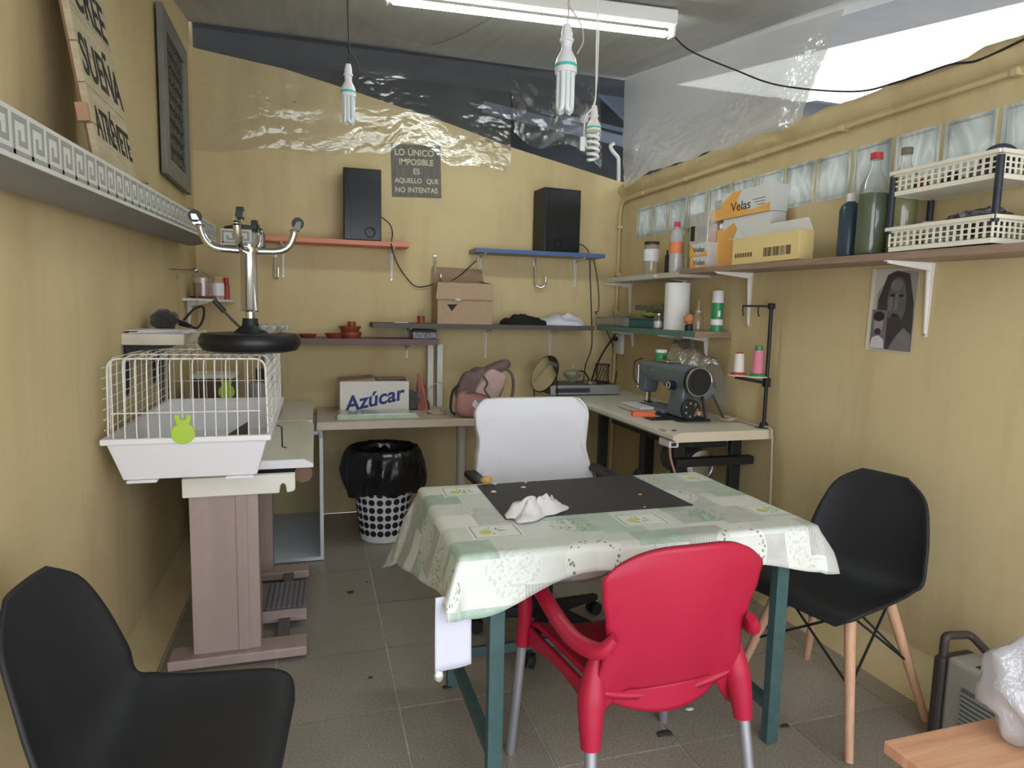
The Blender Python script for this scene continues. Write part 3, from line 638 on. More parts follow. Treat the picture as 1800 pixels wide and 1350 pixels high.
MB().hexa([(.36, D-.20, .905), (.545, D-.20, .905), (.545, D-.08, .905), (.36, D-.08, .905)], [(.36, D-.20, .909), (.545, D-.20, .909), (.545, D-.08, .909), (.36, D-.08, .909)]).build('top_flap', CARDI, az)
GSL = mk('green_glass_slab', srgb(176, 190, 172), .15, var=.1, scale=20, spec=.7)
a1, a2 = PZ(592, 736, DZ), PZ(737, 733, DZ)
sl = MB().hexa([(a1.x, 3.78, DZ+.0005), (a2.x, 3.78, DZ+.0005), (a2.x-.02, 3.975, DZ+.0005), (a1.x+.01, 3.975, DZ+.0005)], [(a1.x, 3.79, DZ+.030), (a2.x-.03, 3.79, DZ+.030), (a2.x-.05, 3.965, DZ+.030), (a1.x+.01, 3.965, DZ+.030)]).build('glass_slab', GSL, bevel=.003)
tag(sl, 'pale green glass slab in front of the sugar carton', 'slab')
BAGD = film('dark_plastic_bag', srgb(60, 56, 60), .85, .9, .5, 40, .6)
c = PZ(724, 721, DZ); tag(MB().ball((c.x+.01, c.y+.02, DZ+.06), .062, 20, 14, (1.1, .8, .95), .5, 3, 3.5).floor(DZ+.001).build('plastic_bag', BAGD, smooth='all'), 'dark knotted plastic bag beside the sugar carton', 'bag')
ORB = film('orange_plastic', srgb(220, 90, 50), .75, .8, .5, 30, .5)
c = PZ(742, 722, DZ)
def orb(u, v):
    a = u*2*math.pi; r = (.036*(1-v)**.7+.008)*(1+.35*noise.noise((math.cos(a)*2, math.sin(a)*2, v*4)))
    return Vector((c.x+.01+math.cos(a)*r-.03*v*v, c.y+.04+math.sin(a)*r*.7, DZ+.001+.23*v))
tag(MB().sheet(orb, 18, 14).build('orange_bag', ORB, smooth='all'), 'crumpled orange plastic bag standing by the white posts', 'bag')
c = PZ(768, 728, DZ)
cc = []
for k in range(90):
    an = k/90*2*math.pi*5; cc.append(Vector((c.x+(.05+.008*math.sin(k*.9))*math.cos(an), c.y+.02+(.045+.008*math.cos(k*.7))*math.sin(an), DZ+.004+.012*abs(math.sin(k*.37)))))
cc += curve([cc[-1], Vector((c.x+.1, c.y+.1, DZ+.06)), Vector((c.x+.06, c.y+.2, DZ+.17)), Vector((c.x-.02, c.y+.2, DZ+.12)), Vector((c.x+.02, c.y+.12, DZ+.01)), Vector((c.x+.22, c.y-.0, DZ+.008))], 8)
tag(MB().tube(cc, .0035, 6).build('cable_coil', CABLEW), 'coil of pale cable on the beige desk', 'cable')
# backpack
BPK = mk('dusty_pink_fabric', srgb(176, 128, 120), .8, var=.1, scale=12); BPD = mk('grey_brown_fabric', srgb(116, 98, 96), .85, var=.12, scale=14); BPL = mk('pale_pink_fabric', srgb(196, 168, 162), .8, var=.1, scale=12)
c = PZ(842, 735, DZ); bp = thing('backpack', 'dusty pink and grey backpack slumped on the desk', 'bag', (c.x, c.y+.12, DZ))
def bag(cx, cy, cz, sx, sy, sz, tilt, seed, e=.45):
    m = MB(); n_, k_ = 22, 14; vs = []
    def sp(t, e_): return math.copysign(abs(t)**e_, t)
    def fn(u, v):
        th = (v-.5)*math.pi; ph = u*2*math.pi
        q_ = Vector((sx*sp(math.cos(th), e)*sp(math.cos(ph), e), sy*sp(math.cos(th), e)*sp(math.sin(ph), e), sz*sp(math.sin(th), e)))
        q_ *= 1+.10*noise.noise(q_*9+Vector((seed, 0, 0)))
        q_ = Matrix.Rotation(tilt, 3, 'Y') @ q_
        return Vector((cx, cy, cz))+q_
    return m.sheet(fn, n_, k_).floor(DZ+.001)
bag(c.x+.045, c.y+.13, DZ+.150, .115, .10, .135, .42, 1, .55).build('main_body', BPD, bp, smooth='all')
bag(c.x-.035, c.y+.085, DZ+.17, .085, .06, .10, .35, 2, .6).build('side_panel', BPD, bp, smooth='all')
bag(c.x-.03, c.y+.035, DZ+.078, .105, .05, .075, .12, 4, .5).build('front_pocket', BPK, bp, smooth='all')
bag(c.x+.075, c.y+.035, DZ+.185, .075, .045, .105, .5, 7, .55).build('upper_panel', BPL, bp, smooth='all')
bag(c.x+.115, c.y+.11, DZ+.285, .10, .075, .03, -.42, 9, .6).build('top_flap', BPD, bp, smooth='all')
MB().tube(curve([(c.x+.16, c.y+.05, DZ+.30), (c.x+.215, c.y+.05, DZ+.25), (c.x+.225, c.y+.06, DZ+.15), (c.x+.20, c.y+.07, DZ+.03)], 6), .009, 6).build('strap', BPD, bp, smooth=True)
MB().tube(curve([(c.x-.11, c.y+.06, DZ+.20), (c.x-.155, c.y+.04, DZ+.15), (c.x-.165, c.y+.03, DZ+.05), (c.x-.14, c.y+.02, DZ+.02)], 6), .008, 6).build('strap', BLACKP, bp, smooth=True)
MB().tube(curve([(c.x+.02, c.y-.002, DZ+.255), (c.x+.045, c.y-.012, DZ+.21), (c.x+.03, c.y-.012, DZ+.17), (c.x+.075, c.y-.010, DZ+.11), (c.x+.12, c.y+.0, DZ+.08)], 6), .006, 6).build('piping', BPD, bp, smooth=True)
MB().tube(curve([(c.x-.10, c.y+.01, DZ+.145), (c.x-.04, c.y-.018, DZ+.155), (c.x+.05, c.y-.016, DZ+.13)], 6), .005, 6).build('zip', BPD, bp, smooth=True)
MB().add([(c.x-.03, c.y-.019, DZ+.06), (c.x-.005, c.y-.021, DZ+.085), (c.x-.03, c.y-.017, DZ+.115), (c.x-.05, c.y-.019, DZ+.085)], [(0, 1, 2, 3)]).build('pocket_badge', WHTC, bp, solid=.004)
# round mirror
MIR = mk('mirror_face', (.86, .87, .80), .05, 1)
c = PY(957, 657, D-.30); mr_ = .122
mt = thing('table_mirror', 'round tilting mirror on a wire stand', 'mirror', (c.x, c.y, DZ), rz=-1.25)
zc = c.z-DZ
fr = Matrix.Translation((0, 0, zc)) @ Matrix.Rotation(math.pi/2-.4, 4, 'X')
MB().lathe([(.001, .002), (mr_, .002), (mr_, -.008), (.001, -.008)], n=40, M=fr.to_3x3(), c=fr.translation).build('glass', MIR, mt, local=True, smooth=True)
MB().tube([fr @ Vector((math.cos(k/40*2*math.pi)*(mr_+.003), math.sin(k/40*2*math.pi)*(mr_+.003), -.003)) for k in range(41)], .005, 8, False).build('rim', BLACKM, mt, local=True, smooth=True)
MB().tube([Vector((-mr_-.004, 0, zc)), Vector((-mr_-.004, .02, .03)), Vector((-mr_*.6, .03, .008)), Vector((-mr_*.6, -.06, .006)), Vector((mr_*.6, -.06, .006)), Vector((mr_*.6, .03, .008)), Vector((mr_+.004, .02, .03)), Vector((mr_+.004, 0, zc))], .004, 8).build('stand', BLACKM, mt, local=True)
# disc player with bowl and pen holder
PLZ = DZ
c0, c1 = PZ(972, 694, DZ), PZ(1106, 690, DZ)
dv = thing('disc_player', 'flat silver fronted disc player in the desk corner', 'player', (1.55, 4.02, DZ))
DX0, DX1 = 1.445, 1.925; DZ_keep = DZ; DZ = .8075; DZT = DZ+.068
dv.location = ((DX0+DX1)/2, 4.05, DZ)
MB().box(DX0, DX1, 3.93, 4.20, DZ+.006, DZT).build('case', mk('dark_brown_case', srgb(58, 48, 46), .4), dv, bevel=.003)
MB().box(DX0-.002, DX1+.002, 3.915, 3.9295, DZ+.006, DZT).build('front_panel', mk('silver_panel', srgb(158, 158, 160), .35, .3), dv, bevel=.002)
MB().box(DX0+.03, DX0+.27, 3.911, 3.9149, DZ+.02, DZT-.018).build('display', mk('display_dark', srgb(70, 74, 84), .2), dv)
for k in range(12): MB().box(DX0+.04+k*.018, DX0+.05+k*.018, 3.9085, 3.9109, DZ+.03, DZ+.037).build('button', BLACKP, dv)
for k in range(4): MB().cyl((DX0+.04+(k % 2)*.33, 3.96+(k//2)*.2, DZ), (DX0+.04+(k % 2)*.33, 3.96+(k//2)*.2, DZ+.006), .012, n=10).build('foot', RUBBER, dv)
DZ = DZ_keep
c = PZ(1006, 676, DZT); c.y = 4.03; c.x = PY(1006, 670, 4.03).x
gb = thing('glass_bowl', 'lidded clear glass sugar bowl on the disc player', 'bowl', (c.x, c.y, DZT))
MB().lathe([(.001, 0), (.03, 0), (.022, .012), (.045, .03), (.068, .065), (.066, .065), (.04, .033), (.001, .018)], (c.x, c.y, DZT), 28).build('bowl', GLASS, gb, smooth=True)
MB().lathe([(.069, .067), (.06, .078), (.03, .09), (.006, .094), (.006, .100)], (c.x, c.y, DZT), 28, caps=False).build('lid', GLASS, gb, smooth=True)
MB().ball((c.x, c.y, DZT+.112), .013).build('knob', GLASS, gb, smooth='all')
c = PY(1058, 675, 4.05); r = .048; hh = .125
ph = thing('wire_pen_holder', 'empty round wire pen holder on the disc player', 'holder', (c.x, c.y, DZT))
for z in (.003, hh): MB().tube([(c.x+r*math.cos(k/24*2*math.pi), c.y+r*math.sin(k/24*2*math.pi), DZT+z) for k in range(25)], .003, 6, False).build('ring', BLACKM, ph)
m = MB()
for k in range(12):
    a0 = k/12*2*math.pi
    for s_ in (1, -1): m.cyl((c.x+r*math.cos(a0), c.y+r*math.sin(a0), DZT+.003), (c.x+r*math.cos(a0+s_*1.0), c.y+r*math.sin(a0+s_*1.0), DZT+hh), .0016, n=5)
m.build('wire_mesh', BLACKM, ph)
c = PZ(1074, 684, DZT); tag(MB().lathe([(.001, 0), (.04, 0), (.042, .016), (.03, .02), (.001, .016)], (c.x-.02, 3.965, DZT), 24).build('glass_coaster', GLASS, smooth=True), 'small clear glass dish by the pen holder', 'dish')
tag(MB().tube(curve([RW(.06, .03, 1.235), PY(1083, 587, D-.05), PY(1065, 612, D-.04), PY(1050, 640, D-.03), PY(1042, 662, D-.03), PY(1039, 672, D-.05)], 8), .006, 8).build('power_cable', CABLEB), 'thick black cable rising from disc player to socket', 'cable')
tag(MB().tube(curve([PY(1040, 676, D-.06), PY(1036, 668, D-.09), PY(1028, 655, D-.1), PY(1018, 652, D-.1), PY(1012, 660, D-.10)], 8), .005, 8).build('signal_cable', CABLEB), 'black cable curling behind the glass bowl', 'cable')
tag(MB().tube(curve([PY(1066, 580, D-.02), PY(1078, 610, D-.02), PY(1085, 640, D-.03), PY(1083, 660, D-.05), PY(1079, 676, D-.1)], 8), .003, 6).build('thin_cable', CABLEB), 'thin dark cable hanging from corner shelf to disc player', 'cable')
q = RW(.075, .022, 1.15)
so = thing('wall_socket', 'white wall socket box in the back corner', 'socket', q)
a_ = MB(); rbox(a_, .055, .135, 1.06, 1.20, .030, .0); a_.build('socket_box', WHITEP, so, bevel=.003)
q = RW(.085, .032, 1.165); MB().bar(q, q-NR*.03, .03, .03).build('plug', BLACKP, so, bevel=.004)
# ================================================================ LEFT: old machine desk with cage and stool
TAUPE = mk('taupe_sheet_metal', srgb(168, 148, 142), .5, var=.07, scale=6, stretch=(3, 3, .6)); PALEG = mk('pale_green_formica', srgb(212, 207, 192), .4, var=.05, scale=6)
TAUPED = mk('dark_taupe_metal', srgb(104, 94, 98), .5, var=.06)
LZ = .765; LY0, LY1 = 2.57, 3.46
ld = thing('machine_desk', 'old pale green machine desk on taupe metal legs', 'desk', (-.34, 3.0, 0))
MB().box(-.64, -.075, LY0, LY1, LZ-.034, LZ).build('desktop', PALEG, ld, bevel=.002)
M_ = frame((0, LY0, 0), (1, 0, 0), (0, 0, 1))
MB().prism([(-.0749, LZ-.034), (-.014, LZ-.034), (-.014, LZ-.018), (-.05, LZ), (-.0749, LZ)], -0.0, -(LY1-LY0), M_).build('sloped_edge', PALEG, ld)
MB().prism([(-.64, LZ-.033), (-.0145, LZ-.033), (-.0145, LZ-.018), (-.051, LZ-.001), (-.64, LZ-.001)], .001, .0045, M_).build('end_band', WHITEP, ld)
for k in range(44):
    y = LY0+.03+k*.019; L_ = .012 if k % 5 else .02
    MB().add([(-.046, y, LZ+.0006), (-.046+L_*.6, y, LZ+.0006-L_*.3), (-.046+L_*.6, y+.0016, LZ+.0006-L_*.3), (-.046, y+.0016, LZ+.0006)], [(0, 1, 2, 3)]).build('ruler_mark', TAUPED, ld)
MB().box(-.60, -.06, LY0+.05, LY1-.05, LZ-.07, LZ-.0345).build('under_frame', BLACKM, ld)
# cream end tray with a notch
nt_ = [(-.462, .655), (-.135, .655), (-.131, .685), (-.122, .692), (-.113, .685), (-.109, .655), (-.083, .660), (-.079, .668), (-.079, .726), (-.462, .726)]
MB().prism(nt_, 0, .03, frame((0, 2.53, 0), (1, 0, 0), (0, 0, 1))).build('end_tray', CREAMP, ld, bevel=.004)
MB().cyl((-.052, 2.60, .70), (-.052, 2.66, .70), .034, n=28).build('wooden_knob', mk('brown_knob', srgb(122, 92, 74), .6), ld, smooth=True)
for yy in (2.53, 3.29):
    MB().box(-.446, -.212, yy, yy+.012, .05, .695).build('leg_panel', TAUPE, ld, bevel=.002)
    MB().box(-.446, -.43, yy+.012, yy+.09, .05, .695).build('leg_side', TAUPE, ld); MB().box(-.228, -.212, yy+.012, yy+.09, .05, .695).build('leg_side', TAUPE, ld)
    MB().box(-.29, -.25, yy-.006, yy, .05, .655).build('leg_rib', TAUPE, ld, bevel=.003)
    MB().box(-.53, -.045, yy-.035, yy+.075, .012, .05).build('foot_bar', TAUPE, ld, bevel=.006)
    for fx in (-.51, -.07): MB().cyl((fx, yy+.02, .0), (fx, yy+.02, .0118), .022, n=14).build('rubber_foot', RUBBER, ld)
MB().box(-.16, -.115, 2.606, 3.254, .03, .048).build('pedal_rail', TAUPED, ld)
pd = MB().hexa([(-.235, 2.80, .055), (-.055, 2.80, .055), (-.045, 2.99, .095), (-.225, 2.99, .095)], [(-.235, 2.80, .067), (-.055, 2.80, .067), (-.045, 2.99, .107), (-.225, 2.99, .107)]).build('pedal', TAUPED, ld)
for k in range(9):
    x = -.232+k*.021
    MB().hexa([(x, 2.812, .0695), (x+.012, 2.812, .0695), (x+.022, 2.985, .106), (x+.010, 2.985, .106)], [(x, 2.812, .076), (x+.012, 2.812, .076), (x+.022, 2.985, .1125), (x+.010, 2.985, .1125)]).build('rib', mk('grey_rubber', srgb(112, 106, 108), .6) if k == 0 else MATS['grey_rubber'], pd)
MB().hexa([(-.24, 2.765, .03), (-.05, 2.765, .03), (-.05, 2.80, .055), (-.24, 2.80, .055)], [(-.24, 2.765, .05), (-.05, 2.765, .05), (-.05, 2.80, .067), (-.24, 2.80, .067)]).build('pedal_front', TAUPE, pd, bevel=.002)
# things behind the cage on the desk
wb = thing('small_side_board', 'small white topped box standing behind the cage', 'box', (-.46, 3.6, .70))
c = PY(360, 650, 3.62)
MB().box(-.60, -.40, 3.56, 3.78, 1.0-.026, 1.0-.008).build('top', WHITE, wb); MB().box(-.598, -.402, 3.57, 3.77, .766, .974).build('body', mk('brown_side', srgb(100, 80, 66), .7), wb)
gm = thing('grey_machine', 'small grey machine half hidden behind the cage bars', 'machine', (-.2, 3.60, .766))
MB().box(-.335, -.175, 3.55, 3.72, .766, .952).build('machine_body', mk('lilac_grey', srgb(150, 142, 150), .5), gm, bevel=.02)
MB().cyl((-.28, 3.6, .9525), (-.28, 3.6, 1.02), .02, n=12).build('knob', BLACKP, gm); MB().box(-.25, -.19, 3.58, 3.68, .9525, .985).build('top_block', BLACKP, gm, bevel=.005)
for o in (wb, gm): pass
st2 = MB().box(-.64, -.02, 3.475, 4.18, .735, .7655).build('side_worktop', PALEG, bevel=.003); tag(st2, 'pale green worktop filling the corner behind the cage', 'worktop')
# ---------------------------------------------------------------- rabbit cage
CX0, CX1, CY0, CY1, CZ = -.655, -.148, 2.30, 3.28, LZ+.002
cg = thing('rabbit_cage', 'white wire rabbit cage with plastic tub and green latch', 'cage', ((CX0+CX1)/2, (CY0+CY1)/2, CZ))
def tub(ins0, ins1, z0, z1): 
    return [(CX0+ins0, CY0+ins0, z0), (CX1-ins0, CY0+ins0, z0), (CX1-ins0, CY1-ins0, z0), (CX0+ins0, CY1-ins0, z0)], [(CX0+ins1, CY0+ins1, z1), (CX1-ins1, CY0+ins1, z1), (CX1-ins1, CY1-ins1, z1), (CX0+ins1, CY1-ins1, z1)]
zr = .905; a, b = tub(.05, .012, CZ, zr); a2, b2 = tub(.056, .018, CZ+.006, zr)
TUBM = translucent('tub_plastic', srgb(244, 242, 244), .12, .35)
MB().add(a+b+b2+a2, [(3, 2, 1, 0)]+[(i, (i+1) % 4, 4+(i+1) % 4, 4+i) for i in range(4)]+[(4+i, 4+(i+1) % 4, 8+(i+1) % 4, 8+i) for i in range(4)]+[(8+i, 8+(i+1) % 4, 12+(i+1) % 4, 12+i) for i in range(4)]+[(12, 13, 14, 15)]).build('tub', TUBM, cg, bevel=.008, smooth=True)
a, b = tub(0, 0, zr-.012, zr+.008); a2, b2 = tub(.02, .02, zr-.012, zr+.008)
MB().add(a+b+b2+a2, [(i, (i+1) % 4, 4+(i+1) % 4, 4+i) for i in range(4)]+[(4+i, 4+(i+1) % 4, 8+(i+1) % 4, 8+i) for i in range(4)]+[(8+i, 8+(i+1) % 4, 12+(i+1) % 4, 12+i) for i in range(4)]+[(12+i, 12+(i+1) % 4, (i+1) % 4, i) for i in range(4)]).build('rim', TUBM, cg, bevel=.004)
for x in (CX0+.06, CX1-.15): MB().box(x, x+.09, CY0+.040, CY0+.075, CZ-.010, CZ-.0005).build('foot', TUBM, cg, bevel=.003)
WIRE = mk('white_coated_wire', srgb(232, 228, 220), .4)
zt = 1.168; z0 = zr+.004; rr = .035
def rnd(pts, r):          # round the inner corners of a polyline
    pts = [Vector(p) for p in pts]; out = [pts[0]]
    for i in range(1, len(pts)-1):
        p = pts[i]; u = (pts[i-1]-p).normalized()*r; v = (pts[i+1]-p).normalized()*r
        for k in range(5):
            t = k/4; out.append((p+u)*(1-t)**2+p*2*t*(1-t)+(p+v)*t*t)
    return out+[pts[-1]]
fy, by = CY0+.012, CY1-.012; lx, rx = CX0+.012, CX1-.012
NW = 14
for k in range(NW):
    x = lx+.025+(rx-lx-.05)*k/(NW-1)
    MB().tube(rnd([(x, fy, z0), (x, fy+.006, zt), (x, by-.006, zt), (x, by, z0)], rr), .0021, 6).build('wire', WIRE, cg, smooth=True)
for y in (fy+.04, fy+.24, fy+.55, by-.04):
    MB().tube(rnd([(lx, y, z0), (lx+.006, y, zt-.0035), (rx-.006, y, zt-.0035), (rx, y, z0)], rr), .0032, 7).build('wire_hoop', WIRE, cg, smooth=True)
for k in range(11):
    y = fy+.07+(by-fy-.14)*k/10
    for s_, x in ((1, lx), (-1, rx)):
        MB().cyl((x, y, z0), (x+s_*.004, y, zt-.02), .0018, n=6).build('side_wire', WIRE, cg)
for k in range(7):
    z = z0+.03+(zt-z0-.06)*k/6
    for x in (lx, rx): MB().cyl((x, fy+.006, z), (x, by-.006, z), .0018, n=6).build('side_wire', WIRE, cg)
for y in (fy-.003, by+.003): MB().cyl((lx+.02, y, z0+.085), (rx-.02, y, z0+.085), .0022, n=6).build('cross_wire', WIRE, cg)
LIME = mk('lime_plastic', srgb(170, 200, 60), .35)
def latch(cx, cy, cz, s_):
    pts = [(.036*math.cos(k/24*2*math.pi-1.1), .036*math.sin(k/24*2*math.pi-1.1)) for k in range(17)]
    pts = []
    for k in range(25):
        an = math.radians(-240+k*(300/24)); pts.append((.036*math.cos(an), .036*math.sin(an)*.95))
    pts += [(.026, .052), (.022, .062), (.012, .062), (.008, .046), (-.008, .046), (-.012, .062), (-.022, .062), (-.026, .052)]
    MB().prism(pts, 0, s_*.006, frame((cx, cy, cz), (1, 0, 0), (0, 0, 1))).build('latch', LIME, cg, bevel=.002)
c = PY(322, 762, CY0-.004); latch(c.x, CY0-.002, c.z, 1)
latch(PY(398, 690, CY1).x, CY1+.010, .94, 1)
hk = MB().tube([(CX1+.003, 2.60, zr-.012), (CX1+.02, 2.60, zr-.02), (CX1+.02, 2.62, zr-.10), (CX1+.035, 2.62, zr-.105)], .003, 6).build('side_clip', BLACKM, cg)
bi = thing('dark_box', 'dark grey cardboard wedge lying inside the cage tub', 'box', (-.36, 2.6, CZ+.008))
MB().hexa([(-.40, 2.48, CZ+.0085), (-.26, 2.45, CZ+.0085), (-.25, 2.66, CZ+.0085), (-.40, 2.68, CZ+.0085)], [(-.39, 2.50, CZ+.03), (-.26, 2.45, CZ+.125), (-.25, 2.66, CZ+.135), (-.39, 2.68, CZ+.04)]).build('wedge', mk('slate_card', srgb(74, 70, 74), .6), bi)
MB().box(-.42, -.405, 2.46, 2.70, CZ+.0085, CZ+.02).build('flap', MATS['slate_card'], bi)
# ---------------------------------------------------------------- stool turned upside down on the cage
SX, SY, SZ = -.233, 2.62, zt+.0028
sl_ = thing('swivel_stool', 'black round swivel stool turned upside down on the cage', 'stool', (SX, SY, SZ))
LEATH = mk('black_leatherette', srgb(24, 24, 27), .38, bump=.05, bscale=180)
MB().lathe([(.001, 0), (.13, .000), (.165, .008), (.178, .03), (.178, .05), (.168, .068), (.12, .072), (.001, .070)], (SX, SY, SZ), 48).build('seat', LEATH, sl_, smooth=True)
MB().lathe([(.001, .0715), (.06, .0722), (.045, .085), (.030, .098), (.026, .125), (.001, .125)], (SX, SY, SZ), 24).build('mount', BLACKP, sl_, smooth=True)
MB().cyl((SX, SY, SZ+.125), (SX, SY, SZ+.15), .017, n=16).build('gas_rod', CHROME, sl_, smooth=True)
MB().lathe([(.001, .149), (.032, .149), (.034, .155), (.031, .160), (.029, .365), (.036, .366), (.036, .382), (.020, .384), (.020, .395), (.001, .396)], (SX, SY, SZ), 28).build('column', CHROME, sl_, smooth=True)
MB().tube(curve([(SX-.03, SY-.01, SZ+.085), (SX-.075, SY-.02, SZ+.135), (SX-.115, SY-.03, SZ+.185)], 5), .0045, 8).build('lever', BLACKM, sl_, smooth=True)
MB().tube([(SX-.085, SY-.0225, SZ+.148), (SX-.118, SY-.031, SZ+.189)], .009, 10).build('lever_grip', BLACKP, sl_, smooth=True)
for k, an in enumerate((183, 262, 3, 82)):
    d = Vector((math.cos(math.radians(an)), math.sin(math.radians(an)), 0)); o = Vector((SX, SY, SZ+.372))
    pts = rnd([o+d*.03, o+d*.140+Vector((0, 0, .004)), o+d*.160+Vector((0, 0, .075))], .05)
    lg = MB().tube(pts, [.013]*len(pts), 12).build('base_leg', CHROME, sl_, smooth=True)
    e = o+d*.160+Vector((0, 0, .075))
    cs = MB().lathe([(.001, 0), (.017, .001), (.019, .006), (.012, .012), (.001, .012)], e, 16).build('caster_fork', CHROME, sl_, smooth=True)
    sdv = Vector((-d.y, d.x, 0)); off = (d*.35+sdv*.4)*.02
    for s_ in (1, -1):
        MB().hexa([e+off+sdv*s_*.0125-d*.014+Vector((0, 0, .010)), e+off+sdv*s_*.0125+d*.014+Vector((0, 0, .010)), e+off+sdv*s_*.0145+d*.014+Vector((0, 0, .010)), e+off+sdv*s_*.0145-d*.014+Vector((0, 0, .010))],
                  [e+off*2+sdv*s_*.0125-d*.004+Vector((0, 0, .042)), e+off*2+sdv*s_*.0125+d*.012+Vector((0, 0, .042)), e+off*2+sdv*s_*.0145+d*.012+Vector((0, 0, .042)), e+off*2+sdv*s_*.0145-d*.004+Vector((0, 0, .042))]).build('fork_plate', CHROME, cs)
    wc = e+off*2+Vector((0, 0, .036))
    MB().cyl(wc-sdv*.010, wc+sdv*.010, .022, n=20).build('caster_wheel', RUBBER, cs, smooth=True)
c = PZ(486, 568, SZ+.072); c = Vector((SX+.085, SY-.03, SZ+.0725))
fl_ = thing('glass_ashtray', 'flower shaped clear glass ashtray on the upturned stool', 'ashtray', c)
MB().lathe([(.001, 0), (.024, 0), (.03, .008), (.045, .02), (.048, .024), (.04, .022), (.022, .008), (.001, .007)], c, 24).build('dish', GLASS, fl_, smooth=True)
for k in range(8):
    an = k/8*2*math.pi; MB().ball(c+Vector((math.cos(an)*.044, math.sin(an)*.044, .022)), .012, 8, 6).build('petal', GLASS, fl_, smooth='all')

# ================================================================ LEFT WALL: pelmet shelf with a Greek key border
FX = -.50
def pz_top(y): return 1.671+.0347*(y-1.333)
pm = thing('greek_key_pelmet', 'long grey pelmet shelf with a Greek key border on left wall', 'shelf', (-.6, 2.4, 1.60))
KEYG = mk('grey_key_ink', srgb(150, 150, 144), .6); PELW = mk('pelmet_pale', srgb(206, 206, 196), .6, var=.04); PELG = mk('pelmet_grey', srgb(128, 126, 120), .6, var=.06)
y0, y1 = -.1, 3.80; FH = .087
def ph_(x, y, dz): return (x, y, pz_top(y)+dz)
MB().hexa([ph_(XL+.002, y0, -.016), ph_(FX, y0, -.016), ph_(FX, y1, -.016), ph_(XL+.002, y1, -.016)], [ph_(XL+.002, y0, -.002), ph_(FX, y0, -.002), ph_(FX, y1, -.002), ph_(XL+.002, y1, -.002)]).build('board', PELG, pm)
MB().hexa([ph_(FX, y0, -FH), ph_(FX+.004, y0, -FH), ph_(FX+.004, y1, -FH), ph_(FX, y1, -FH)], [ph_(FX, y0, 0), ph_(FX+.004, y0, 0), ph_(FX+.004, y1, 0), ph_(FX, y1, 0)]).build('fascia', PELW, pm)
def gut(u, v):
    y = y0+u*(y1-y0); an = v*math.pi/2
    return Vector((FX-.004-(FX-XL-.006)*math.sin(an), y, pz_top(y)-FH+.006-.055*math.sin(v*math.pi)*(.6+.4*v)+.03*v))
MB().sheet(gut, 20, 10).build('under_panel', PELG, pm, smooth='all')
def key_unit(add, u0, P, H):
    s = H/8.6; w_ = s*1.05
    g = lambda a, b, c, d: add(u0+a*s, u0+b*s, c*s, d*s)
    for a, b, c, d in ((0, 1, .9, 7.7), (1, 6.2, 6.7, 7.7), (5.2, 6.2, 2.6, 6.7), (2.4, 5.2, 2.6, 3.6), (2.4, 3.4, 3.6, 5.2), (0, 7.6, .9, 1.7)): g(a, b, c, d)
P_ = FH/8.6*7.6
m = MB()
def addk(a, b, c, d):
    ya, yb = y0+a, y0+b
    if yb > y1: return
    f = FX+.0042; e = FX+.0052
    m.hexa([(f, ya, pz_top(ya)-FH+c), (e, ya, pz_top(ya)-FH+c), (e, yb, pz_top(yb)-FH+c), (f, yb, pz_top(yb)-FH+c)], [(f, ya, pz_top(ya)-FH+d), (e, ya, pz_top(ya)-FH+d), (e, yb, pz_top(yb)-FH+d), (f, yb, pz_top(yb)-FH+d)])
k = 0
while k*P_ < y1-y0: key_unit(addk, k*P_, P_, FH); k += 1
o = m.build('key_border', KEYG, pm); o['kind'] = 'stuff'
# short return at the far corner
RY = 3.93; zr0 = pz_top(3.85)-FH; x1 = -.275
MB().box(-.49, x1, RY, RY+.004, zr0, zr0+FH).build('end_fascia', PELW, pm)
MB().lathe([(.001, 0), (.105, 0), (.10, .02), (.06, .032), (.001, .034)], (-.385, RY+.108, zr0+FH), 24).build('end_top', mk('pelmet_dark', srgb(72, 66, 60), .7), pm, smooth=True)
MB().box(-.49, x1, RY+.0045, RY+.2, zr0+.01, zr0+FH-.002).build('end_body', PELG, pm)
m = MB()
def addk2(a, b, c, d):
    if -.485+b < x1: m.box(-.485+a, -.485+b, RY-.0012, RY-.0002, zr0+c, zr0+d)
k = 0
while k*P_ < .2: key_unit(addk2, k*P_, P_, FH); k += 1
o = m.build('key_border', KEYG, pm); o['kind'] = 'stuff'
for x_, y_ in ((253, 322), (217, 391), (341, 367), (337, 420), (28, 312)):
    c = PX(x_, y_, XL+.012 if y_ < 340 else XL+.03)
    b_ = MB().cyl((XL+.001, c.y, c.z), (XL+.03, c.y, c.z), .004, n=8).build('wing_bolt', STEEL, pm)
    MB().bar((XL+.022, c.y-.016, c.z+.004), (XL+.022, c.y+.016, c.z+.004), .004, .010).build('wing', STEEL, b_)
